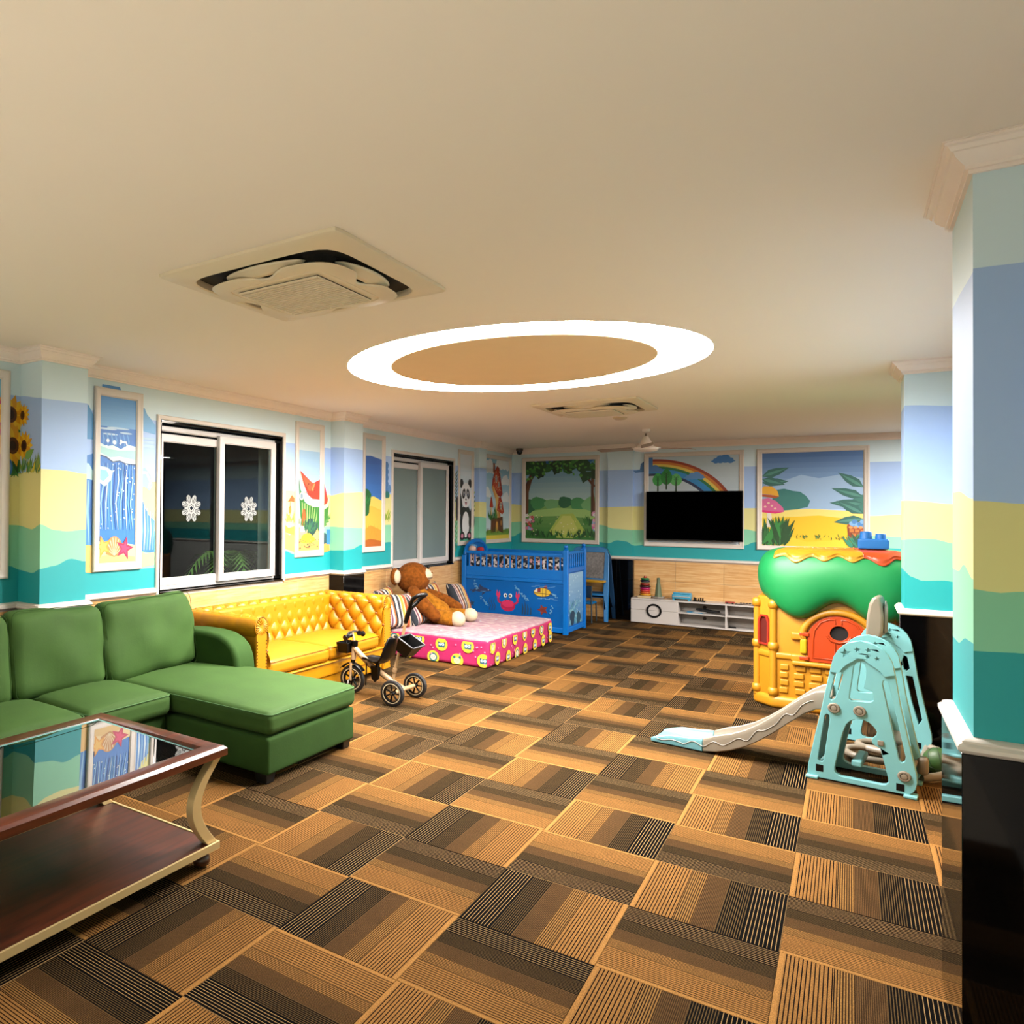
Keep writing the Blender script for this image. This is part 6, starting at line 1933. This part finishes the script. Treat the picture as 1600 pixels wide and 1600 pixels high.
# arched doorway with orange door halves
dc, dz, dr = HX, .585, .195
mb = MB()
arc = [(dc - .235, .60)] + [(dc - (.235) * cos(a), dz + .225 * sin(a)) for a in [pi * i / 24 for i in range(25)]] + [(dc + .235, .60)]
mb.tube([(p, HY - .008, q) for p, q in arc], .026, 12); mb.build('door_arch', M_py, body, smooth=60)
for q, w in ((.60, .03), (.425, .028)):
    for s in (-1, 1): MB().soft(dc + s * .235 - .07, dc + s * .235 + .03, HY - .03, HY + .01, q - w, q + w, .015, n=4).build('hinge_block', M_py, body, smooth=60)
MB().soft(dc - .30, dc + .30, HY - .04, HY + .01, .365, .405, .016, n=5).build('door_sill', M_py, body, smooth=60)
outl = [(dc - dr, .41)] + [(dc - dr * cos(a), dz + .195 * sin(a)) for a in [pi * i / 30 for i in range(31)]] + [(dc + dr, .41)]
hole = [(dc + .005 + .058 * cos(a), .645 + .052 * sin(a) + .010 * abs(sin(a)) * (1 if sin(a) > 0 else 0)) for a in [2 * pi * i / 24 for i in range(24)]]
door = MB().plate(outl, [list(reversed(hole))], lambda p, q, d: Vector((p, HY - .022 + d, q)), .018).build('door', M_po, t, bevel=.005, segs=2)
MB().lathe([(0, 0), (.066, 0)], (dc + .005, HY - .003, .65), (0, -1, 0), n=24).build('door_hole_shade', mat('interior shade', '#1c0e06', .9, k=.2), door)  # dark disc painted as the shade behind the door hole
rg = MB()
for s in (-1, 1):
    rg.tube([(dc + s * .02, HY - .022, .72), (dc + s * .02, HY - .022, .755), (dc + s * .06, HY - .022, .752), (dc + s * .11, HY - .022, .725), (dc + s * .150, HY - .022, .66), (dc + s * .16, HY - .022, .585), (dc + s * .16, HY - .022, .44), (dc + s * .02, HY - .022, .44), (dc + s * .02, HY - .022, .57)], .006, 8)
rg.build('door_ridge', M_po, door, smooth=60)
MB().tube([(dc - .07, HY - .024, .625), (dc - .045, HY - .024, .588), (dc + .005, HY - .024, .575), (dc + .06, HY - .024, .590), (dc + .08, HY - .024, .63)], .009, 8).build('door_ridge', M_po, door, smooth=60)
for z in (.62, .43): MB().soft(dc - dr - .055, dc - dr + .01, HY - .034, HY - .005, z - .016, z + .016, .008, n=3).build('strap', M_po, door, smooth=50)
MB().soft(dc - dr - .05, dc - dr - .005, HY - .03, HY + .0, .465, .585, .012, n=3).build('latch_plate', mat('lemon plastic', '#eec21a', .4), door, smooth=60)
# moulded stones on the lower wall
rr = random.Random(3)
for col, (x0, x1) in enumerate(((HX - .385, HX - .315), (HX - .285, HX - .205), (HX - .19, HX - .10), (HX - .085, HX), (HX + .015, HX + .10), (HX + .115, HX + .2), (HX + .215, HX + .29), (HX + .32, HX + .385))):
    for row in range(4):
        z = .125 + row * .062; dx = rr.uniform(-.008, .008)
        MB().soft(x0 + dx + .006, x1 + dx - .006, HY - .012, HY + .006, z + .004, z + .052, .012, n=3).build('stone', M_py, body, smooth=60)
# slanting corner side with a red window
ux, uy = (-.12 / .166, .115 / .166)
cxm, cym = HX - .485, HY + .0575
nx, ny = -uy, ux
nx, ny = -.69, -.72
Mw = Matrix(((-.722, nx, 0, cxm), (.692, ny, 0, cym), (0, 0, 1, 0), (0, 0, 0, 1)))
fr = MB().plate([(-.055, .50), (.055, .50), (.055, .70), (.03, .745), (-.03, .745), (-.055, .70)], [[(-.038, .515), (-.038, .69), (-.02, .73), (.02, .73), (.038, .69), (.038, .515)]], lambda p, q, d: Mw @ Vector((p, .004 + d, q)), .016).build('side_window', mat('red window plastic', '#b4301c', .4), t)
MB().plate([(-.038, .515), (.038, .515), (.038, .72), (-.038, .72)], [], lambda p, q, d: Mw @ Vector((p, .003 + d, q)), .004).build('window_panel', mat('dark red panel', '#6a1810', .5), fr)
# puffy roof
RX, RY0 = .555, HY - .12


def roof(u, v):
    th = 2 * pi * u
    c, s = cos(th), sin(th); p = 4.0
    r = 1 / ((abs(c) ** p + abs(s) ** p) ** (1 / p))
    ax_, ay = .555, .60
    px_, py = HX + ax_ * r * c, HY + .47 + ay * r * s
    front = r * c * ax_
    wave = .072 * cos(2 * pi * front / .60) if s < 0 else .07 * cos(r * s * ay * 9)
    zb = .815 + wave
    zt = 1.285
    # vertical section: flat top, full belly, tucked underside
    if v < .30:
        q = v / .30; k = .72 * q; z = zt + .004
    elif v < .92:
        q = (v - .30) / .62; a = q * pi
        k = .72 + .28 * sin(a) ** .75 if q < .5 else .80 + .20 * sin(a) ** .75
        z = (zt + zb) / 2 + (zt - zb) / 2 * cos(a)
    else:
        q = (v - .92) / .08; k = .80 - .25 * q; z = zb + .05 * q
    return Vector((HX + (px_ - HX) * k, HY + .47 + (py - HY - .47) * k, z))


mb = MB(); mb.grid(roof, 120, 60); mb.build('roof', M_pg, t, smooth=80)


def rim(t0, t1, name, m):
    def P(u, v):
        th = t0 + (t1 - t0) * u
        end = min(1, min(th - RIM0, RIM1 - th) / .06)
        ve = (.445 + .026 * cos(2 * pi * (th - RIM0) / ((RIM1 - RIM0) / 5))) * max(.0, end) ** .3 + .2 * (1 - max(0, end) ** .3)
        q = roof(th / (2 * pi), .10 + (ve - .10) * v)
        o = q - Vector((HX, HY + .47, 1.06)); o.z *= 1.6
        return q + o.normalized() * (.016 if v < .93 else .004)
    mb = MB(); mb.grid(P, 110, 30)
    o = mb.build(name, m, t, smooth=60); md = o.modifiers.new('solid', 'SOLIDIFY'); md.thickness = .014; md.offset = 0
    k = max(1, int((t1 - t0) / .16)); bm = MB()
    for i in range(k):
        q = P((i + .5) / k, .42); MB().soft(q.x - .03, q.x + .03, q.y - .018, q.y + .018, q.z - .002, q.z + .014, .006, n=2).build('raised_pad', m, o, smooth=50)


RIM0, RIM1 = 1.5 * pi - .80, 1.5 * pi + .80
rim(RIM0, 1.5 * pi + .30, 'amber_roof_rim', M_pt); rim(1.5 * pi + .30, RIM1, 'red_roof_rim', M_pr)
t = thing('building_block', 'big blue plastic building block on the playhouse roof', 'toy', (4.55, HY + .12, 1.31))
M_bb = mat('blue block plastic', '#1e78cc', .35, vary=.04)
MB().soft(4.455, 4.645, HY + .06, HY + .19, 1.312, 1.392, .012, n=4).build('block_body', M_bb, t, smooth=50)
MB().lathe([(.040, 0), (.036, .055), (.030, .060), (0, .060)], (4.505, HY + .125, 1.388), n=20).build('stud', M_bb, t, smooth=40)
MB().lathe([(.034, 0), (.032, .040), (.026, .045), (0, .045)], (4.595, HY + .125, 1.388), n=20).build('stud', M_bb, t, smooth=40)

# ------------------------------------------------------------------ slide and swing set
M_mint = mat('pale turquoise plastic', '#86cfd4', .4, vary=.03)
M_grey = mat('warm grey plastic', '#978c7a', .4, vary=.04)
M_dgrey = mat('grey plastic insert', '#8f8a80', .45, vary=.08)
Q0 = Vector((4.21, 5.492, 0)); DS = Vector((.479, -.059, 0)).normalized(); DN = Vector((-DS.y, DS.x, 0))
t = thing('slide_set', 'pale turquoise child slide and swing set with a grey chute', 'slide', (4.45, 5.8, 0))


def SP(s, z, off): return Q0 + DS * s + DN * off + Vector((0, 0, z))


OUT = [(-.004, .026), (.0, .08), (.033, .26), (.067, .438), (.088, .56), (.107, .667), (.120, .73), (.141, .775), (.162, .802), (.19, .824), (.218, .836), (.248, .842), (.282, .838), (.314, .826), (.345, .806), (.369, .778), (.388, .74), (.399, .69), (.412, .60), (.424, .506), (.458, .32), (.495, .129), (.497, .085), (.49, .05), (.478, .03), (.459, .012), (.03, .006), (.008, .012)]
LOW = [(.127, .085), (.145, .19), (.166, .30), (.180, .345), (.20, .372), (.225, .386), (.26, .39), (.288, .380), (.310, .358), (.322, .335), (.318, .312), (.303, .295), (.298, .28), (.303, .264), (.318, .252), (.336, .245), (.354, .17), (.372, .085), (.373, .06), (.362, .045), (.345, .04), (.155, .04), (.135, .05), (.127, .065)]
UPA = [(.215, .69), (.225, .712), (.248, .722), (.265, .712), (.272, .69), (.270, .63), (.262, .575), (.300, .56), (.308, .53), (.305, .508), (.29, .498), (.205, .49), (.195, .50), (.198, .54), (.206, .60)]
SLL = [(.045, .115), (.052, .105), (.068, .105), (.075, .118), (.104, .36), (.102, .385), (.090, .392), (.080, .382)]
SLR = [(.346, .61), (.350, .63), (.362, .636), (.372, .625), (.408, .44), (.448, .22), (.444, .195), (.43, .185), (.418, .20), (.395, .33)]
SLL2 = [(.100, .485), (.112, .478), (.128, .49), (.150, .56), (.166, .635), (.160, .648), (.140, .648), (.128, .635)]


def side_panel(off, thick, full=True):
    if full: holes = [LOW, UPA, SLL, SLR, SLL2]
    else:
        holes = [LOW, [(.19, .49), (.21, .66), (.23, .70), (.27, .70), (.30, .66), (.315, .49)], [(.346, .60), (.355, .635), (.372, .625), (.385, .55), (.37, .53), (.355, .54)], [(.365, .50), (.40, .50), (.448, .22), (.43, .185), (.395, .33)], SLL]
    pn = MB().plate(OUT, [list(reversed(h)) for h in holes], lambda a, b, d: SP(a, b, off + d), thick).build('side_panel', M_mint, t, bevel=.009, segs=3)
    # raised arch cap with star cut-outs
    cap = [(.105, .645), (.122, .735), (.143, .778), (.166, .806), (.192, .826), (.248, .845), (.312, .829), (.345, .809), (.371, .78), (.391, .738), (.402, .67), (.355, .655), (.335, .685), (.30, .71), (.285, .72), (.268, .735), (.248, .742), (.226, .735), (.212, .72), (.188, .702), (.165, .675), (.15, .645)]
    stars = []
    for sx_, sz_, r_ in ((.180, .765, .027), (.235, .792, .016), (.285, .795, .016), (.282, .757, .014), (.325, .752, .014)):
        stars.append([(sx_ + (r_ if k % 2 == 0 else r_ * .45) * cos(pi / 2 + .2 + k * pi / 5), sz_ + (r_ if k % 2 == 0 else r_ * .45) * sin(pi / 2 + .2 + k * pi / 5)) for k in range(10)])
    MB().plate(cap, [list(reversed(s)) for s in stars], lambda a, b, d: SP(a, b, off - .010 + d), .012).build('arch_cap', M_mint, pn, bevel=.003, segs=2)
    # square foot sockets
    for s_ in (.055, .425):
        MB().plate([(s_ - .018, .045), (s_ + .018, .045), (s_ + .018, .085), (s_ - .018, .085)], [], lambda a, b, d: SP(a, b - (.0 if s_ < .2 else .018), off - .001 + d), .003).build('socket', M_black, pn)
    return pn


def bolt(parent, s_, z_, off, r=.030):
    c = SP(s_, z_, off)
    o = MB().lathe([(0, 0), (r, 0), (r, .006), (r * .86, .012), (r * .62, .012), (r * .58, .006), (r * .5, .006), (r * .46, .014), (0, .016)], c, -DN, n=24).build('bolt_cap', M_grey, parent, smooth=40)


A = side_panel(0, .042)
for s_, z_ in ((.124, .434), (.244, .438), (.442, .113)): bolt(A, s_, z_, 0)
MB().plate([(.325, .262), (.352, .262), (.352, .29), (.325, .29)], [], lambda a, b, d: SP(a, b, -.008 + d), .012).build('square_cap', M_grey, A, bevel=.003)
B = side_panel(.31, .042)
Cp = side_panel(1.08, .042, False)
# feet bars
for off in (0.0, .31, 1.08):
    for s_ in (.02, .47):
        MB().soft(-.03, .03, -.03, .05, 0, .018, .006, n=2, M=Matrix.Translation(SP(s_, 0, off)) @ Matrix.Rotation(atan2(DS.y, DS.x), 4, 'Z')).build('foot_pad', M_mint, t, smooth=50)
# deck, steps and cross bars between the first two panels
Mrot = Matrix.Rotation(atan2(DS.y, DS.x), 4, 'Z')


def bar(name, s0, s1, o0, o1, z0, z1, m, r=.012):
    return MB().soft(s0, s1, o0, o1, z0, z1, r, n=4, M=Matrix.Translation(Q0) @ Mrot).build(name, m, t, smooth=50)


bar('deck', .075, .33, .04, .312, .415, .445, M_grey)
bar('step', .33, .43, .04, .312, .27, .295, M_grey)
bar('step', .38, .48, .04, .312, .12, .145, M_grey)
bar('riser', .40, .425, .04, .312, .145, .27, M_grey)
bar('cross_bar', .045, .075, .04, .312, .05, .10, M_mint)
bar('cross_bar', .20, .25, .04, .312, .10, .14, M_mint)
bar('cross_beam', .23, .268, .35, 1.085, .775, .81, M_grey)
bar('floor_bar', .455, .485, .35, 1.085, .03, .06, M_grey)
bar('knuckle', .475, .525, .29, .37, .06, .16, M_grey, .02)
# chute
prof = [(.08, .455, .0), (.03, .445, .0), (-.03, .405, 0), (-.10, .340, 0), (-.18, .262, 0), (-.26, .192, 0), (-.34, .135, 0), (-.42, .094, 0), (-.50, .066, 0), (-.58, .048, 0), (-.68, .036, 0), (-.78, .030, 0), (-.86, .026, 0), (-.90, .020, 0)]


def chute(i0, i1, name, m, skew=0.0):
    sec = [(.030, -.035), (.030, .03), (.038, .055), (.052, .055), (.060, .03), (.075, .004), (.175, .0), (.275, .004), (.290, .03), (.298, .055), (.312, .055), (.320, .03), (.320, -.035)]
    mb = MB(); v = []
    pp = prof[i0:i1]; n = len(sec)
    for j, (s_, z_, _) in enumerate(pp):
        flatten = 1.0 if s_ > -.80 else max(.25, 1 - (-.80 - s_) * 8)
        for o_, dz in sec:
            zz = z_ + dz * flatten * (1.15 if s_ > -.52 else .75)
            if dz < 0: zz = max(.006, z_ - .045)
            v.append(SP(s_ + (.0), max(.004, zz), o_))
    f = [(j * n + k, j * n + k + 1, (j + 1) * n + k + 1, (j + 1) * n + k) for j in range(len(pp) - 1) for k in range(n - 1)]
    f += [(j * n + n - 1, j * n, (j + 1) * n, (j + 1) * n + n - 1) for j in range(len(pp) - 1)]
    f += [tuple(range(n)), tuple(reversed(range((len(pp) - 1) * n, len(pp) * n)))]
    mb.add(v, f)
    return mb.build(name, m, t, bevel=.006, segs=2)


ch = chute(0, 10, 'chute', M_grey)
ce = chute(9, 14, 'chute_end', mat('light turquoise plastic', '#7fc0c8', .35, vary=.02, k=.42))
# wavy moulded line along the side
mb = MB()
pts = []
for k in range(60):
    q = k / 59; s_ = .02 - .88 * q
    z_ = interp([(a, b) for a, b, c in reversed(prof)], s_)
    pts.append(SP(s_, max(.012, z_ + .008 + .014 * sin(q * 44) * (1 if s_ > -.7 else .4)), .029))
mb.tube(pts, .003, 6); mb.build('wave_moulding', M_dgrey, ch, smooth=60)
# basketball backboard and ring on top
bb = [(.222, .815), (.226, .93), (.238, 1.02), (.256, 1.064), (.286, 1.068), (.300, 1.03), (.309, .95), (.306, .86), (.30, .815)]
MB().plate(bb, [], lambda a, b, d: SP(a, b, .44 + d), .20).build('backboard', M_grey, t, bevel=.014, segs=3)
MB().plate([(.0, .0), (.15, .0), (.15, .16), (.075, .2), (.0, .16)], [], lambda a, b, d: SP(.309 + d, .84 + b, .465 + a), .006).build('backboard_inset', M_dgrey, t, bevel=.002)
# grey toy ring inside the swing bay and the swing seat
for c_, rx_, ry_, z_ in (((.25, .62), .15, .15, .05), ((.28, .85), .14, .12, .05)):
    mb = MB(); mb.tube([SP(c_[0] + rx_ * cos(a), z_, c_[1] + ry_ * sin(a)) for a in [2 * pi * k / 30 for k in range(30)]], .022, 8, closed=True); mb.build('base_ring', M_grey, t, smooth=60)
mb = MB(); mb.tube([SP(.49 + .14 * max(0, sin(pi * k / 20)) ** .7, .035 + .015 * k / 20, .34 + .72 * k / 20) for k in range(21)], .024, 10); mb.build('curved_floor_bar', M_grey, t, smooth=60)
t = thing('green_ball', 'small dark green ball resting on the carpet behind the slide panel', 'ball', (4.84, 6.02, .083))
M_ball = mat('green rubber', '#3d6a2a', .5, vary=.1)
o = MB().ball((4.84, 6.02, .083), .083, n=28, m=18).build('ball_skin', M_ball, t, smooth=80)
gb = MB()
for R in (Matrix.Rotation(.4, 3, 'X'), Matrix.Rotation(1.4, 3, 'Y'), Matrix.Rotation(.9, 3, 'X') @ Matrix.Rotation(.8, 3, 'Y')):
    gb.tube([Vector((4.84, 6.02, .083)) + R @ Vector((.0828 * cos(a), .0828 * sin(a), 0)) for a in [2 * pi * k / 30 for k in range(30)]], .002, 6, closed=True)
gb.build('seams', mat('dark green seam', '#1c3a14', .6), o)

# ------------------------------------------------------------------ tricycle
M_tan = mat('champagne bike enamel', '#e0b98a', .32, .1, vary=.04)
M_rub = mat('black rubber', '#121214', .6, vary=.2)
t = thing('tricycle', 'child tricycle with tan frame, black seat and parent push handle', 'tricycle', (1.25, 5.5, 0))
YT = 5.5


def wheel(c, r, w, stripe):
    ax_ = (0, 1, 0)
    o = MB().lathe([(r * .70, -w * .42), (r * .86, -w / 2), (r * .96, -w * .40), (r, 0), (r * .96, w * .40), (r * .86, w / 2), (r * .70, w * .42), (r * .70, -w * .42)], c, ax_, n=36).build('tyre', M_rub, t, smooth=50)
    mb = MB()
    mb.lathe([(r * .70, -w * .30), (r * .62, -w * .25), (r * .62, w * .25), (r * .70, w * .30)], c, ax_, n=36)
    mb.lathe([(0, -w * .5), (r * .16, -w * .48), (r * .18, 0), (r * .16, w * .48), (0, w * .5)], c, ax_, n=16)
    for k in range(7):
        a = 2 * pi * k / 7
        d = Vector((cos(a), 0, sin(a)))
        mb.tube([Vector(c) + d * r * .12, Vector(c) + d * r * .66], [r * .06, r * .07], 6)
    mb.build('rim', M_black, o, smooth=50)
    if stripe:
        mb = MB()
        for sg in (-1, 1): mb.lathe([(r * .70, sg * w * .45), (r * .76, sg * w * .475), (r * .77, sg * w * .455), (r * .70, sg * w * .43)], c, ax_, n=36)
        mb.build('cream_stripe', mat('cream tyre stripe', '#ecd9b0', .5), o, smooth=50)
    MB().lathe([(0, 0), (r * .09, 0), (r * .08, .006), (0, .008)], (c[0], c[1] - w * .5, c[2]), (0, -1, 0), n=12).build('hub_cap', M_chrome, o)
    return o


wheel((1.485, 5.315, .105), .105, .042, True)
wheel((1.495, 5.690, .105), .105, .042, True)
wheel((.992, YT, .120), .120, .040, True)
MB().tube([(1.015, YT, .385), (1.09, YT, .325), (1.17, YT, .262), (1.30, YT, .195), (1.42, YT, .135), (1.492, YT, .108)], [.025, .025, .025, .024, .023, .022], 12).build('main_tube', M_tan, t, smooth=60)
MB().tube([(1.490, 5.345, .105), (1.492, YT, .108), (1.495, 5.665, .105)], .017, 12).build('axle_tube', M_tan, t, smooth=60)
MB().tube([(1.008, YT, .425), (1.000, YT, .29)], .023, 14).build('head_tube', M_tan, t, smooth=60)
fk = MB().tube([(.998, YT, .30), (.994, YT, .255)], .02, 12).build('fork_crown', M_black, t, smooth=60)
for s in (-1, 1): MB().tube([(.995, YT + s * .034, .262), (.990, YT + s * .036, .112)], .012, 10).build('fork_leg', M_tan, fk, smooth=60)
MB().lathe([(.132, -.03), (.142, -.018), (.144, 0), (.142, .018), (.132, .03)], (.992, YT, .120), (0, 1, 0), n=20, a0=math.radians(215), a1=math.radians(325)).build('front_fender', M_black, t, smooth=60)
MB().tube([(.992, YT - .03, .12), (.992, YT - .075, .12), (.992, YT - .075, .05), (.992, YT - .11, .05)], .007, 8).build('pedal_crank', M_chrome, t, smooth=50)
for s, z in ((-1, .05), (1, .19)): MB().soft(.955, 1.03, YT + s * .10 - .02, YT + s * .10 + .02, z - .01, z + .01, .006, n=2).build('pedal', M_black, t, smooth=50)
st = MB().tube([(1.008, YT, .415), (1.000, YT, .47), (.985, YT, .52)], .011, 10).build('stem', M_tan, t, smooth=60)
MB().lathe([(0, 0), (.028, 0), (.03, .012), (.03, .045), (.02, .05), (0, .05)], (1.010, YT, .405), n=16).build('headset_clamp', M_black, t, smooth=50)
hb = MB().tube([(1.00, YT - .115, .500), (.985, YT - .05, .525), (.985, YT + .05, .525), (1.00, YT + .115, .500)], .010, 10).build('handlebar', M_chrome, t, smooth=60)
for s in (-1, 1):
    MB().lathe([(0, 0), (.024, .002), (.026, .01), (.018, .02), (.019, .05), (.017, .07), (.023, .08), (.02, .088), (0, .088)], (1.005, YT + s * .15, .492), (.08, -s * 1, .2), n=14).build('grip', M_black, hb, smooth=60)
# little front basket
bk = [(.845, .405), (.975, .415)]
mb = MB()


def bin_(mb, c, L_, W_, H_, M, tap=.8, wall=.004):
    def ring(k, z, ins=0):
        return [M @ Vector((x * (L_ / 2 * k - ins), y * (W_ / 2 * k - ins), z)) for x, y in ((-1, -1), (1, -1), (1, 1), (-1, 1))]
    rings = [ring(tap, 0), ring(1, H_), ring(1.03, H_ + .004), ring(1.0, H_ + .008, wall), ring(tap, wall, wall)]
    v = [q for r in rings for q in r]
    f = [(3, 2, 1, 0)] + [(i * 4 + k, i * 4 + (k + 1) % 4, i * 4 + 4 + (k + 1) % 4, i * 4 + 4 + k) for i in range(4) for k in range(4)] + [(16, 17, 18, 19)]
    return mb.add(v, f)


o = bin_(MB(), None, .115, .17, .085, Matrix.Translation((.932, YT, .345)), .78).build('front_basket', M_black, t, bevel=.010, segs=3)
# seat: scooped black shell
mb = MB()
sp = [(1.105, .295, .04), (1.15, .302, .07), (1.20, .295, .10), (1.26, .285, .118), (1.31, .297, .124), (1.345, .335, .124), (1.372, .395, .118), (1.394, .455, .104), (1.408, .502, .074), (1.412, .514, .035)]


def seatf(u, v):
    i = min(len(sp) - 2, int(u * (len(sp) - 1))); f = u * (len(sp) - 1) - i
    x, z, w = [sp[i][k] + (sp[i + 1][k] - sp[i][k]) * f for k in range(3)]
    q = 2 * v - 1
    return Vector((x - .03 * q * q * (1 if u > .5 else 0) * (u - .5) * 2, YT + w * q, z + .028 * q * q * (1 - .3 * u)))


mb.grid(seatf, 36, 16); so = mb.build('seat', M_black, t, smooth=80); md = so.modifiers.new('solid', 'SOLIDIFY'); md.thickness = .012
MB().tube([(1.24, YT, .285), (1.24, YT, .215)], .02, 10).build('seat_post', M_black, t, smooth=50)
MB().plate([(1.20, .27), (1.30, .27), (1.285, .17), (1.245, .135), (1.215, .16)], [], lambda a, b, d: Vector((a, YT - .06 + d, b)), .014).build('footrest', M_black, t, bevel=.006)
for x in (1.185, 1.30): MB().tube([(x, YT - .09, .30), (x + .004, YT - .10, .20), (x - .004, YT - .095, .11 if x < 1.2 else .17)], .006, 6).build('strap', M_black, t, smooth=50)
# push handle with basket
MB().tube([(1.385, YT, .155), (1.405, YT, .26), (1.455, YT, .46), (1.512, YT, .70)], .0125, 12).build('push_pole', M_tan, t, smooth=60)
MB().lathe([(0, 0), (.018, 0), (.018, .03), (0, .03)], (1.400, YT, .235), (.25, 0, 1), n=14).build('pole_joint', M_tan, t, smooth=40)
g = MB()
g.tube([(1.500, YT, .655), (1.520, YT, .72), (1.545, YT, .79)], [.018, .021, .019], 12)
g.tube([(1.540, YT, .775), (1.565, YT - .035, .825), (1.60, YT - .055, .868), (1.645, YT - .05, .895), (1.675, YT, .90), (1.655, YT + .06, .893), (1.605, YT + .07, .862), (1.575, YT + .035, .815), (1.545, YT, .775)], .0165, 12)
g.build('push_grip', M_black, t, smooth=60)
MX = Matrix.Translation((1.498, YT, .405)) @ Matrix.Rotation(R_(30), 4, 'Y')
o = bin_(MB(), None, .15, .215, .115, MX, .72).build('rear_basket', M_black, t, bevel=.010, segs=3)
rm = [MX @ Vector((x * .078, y * .11, .119)) for x, y in ((-1, -.9), (-.9, -1), (.9, -1), (1, -.9), (1, .9), (.9, 1), (-.9, 1), (-1, .9))]
MB().tube(rm, .007, 8, closed=True).build('basket_rim', mat('grey plastic rim', '#56565a', .45), o, smooth=50)
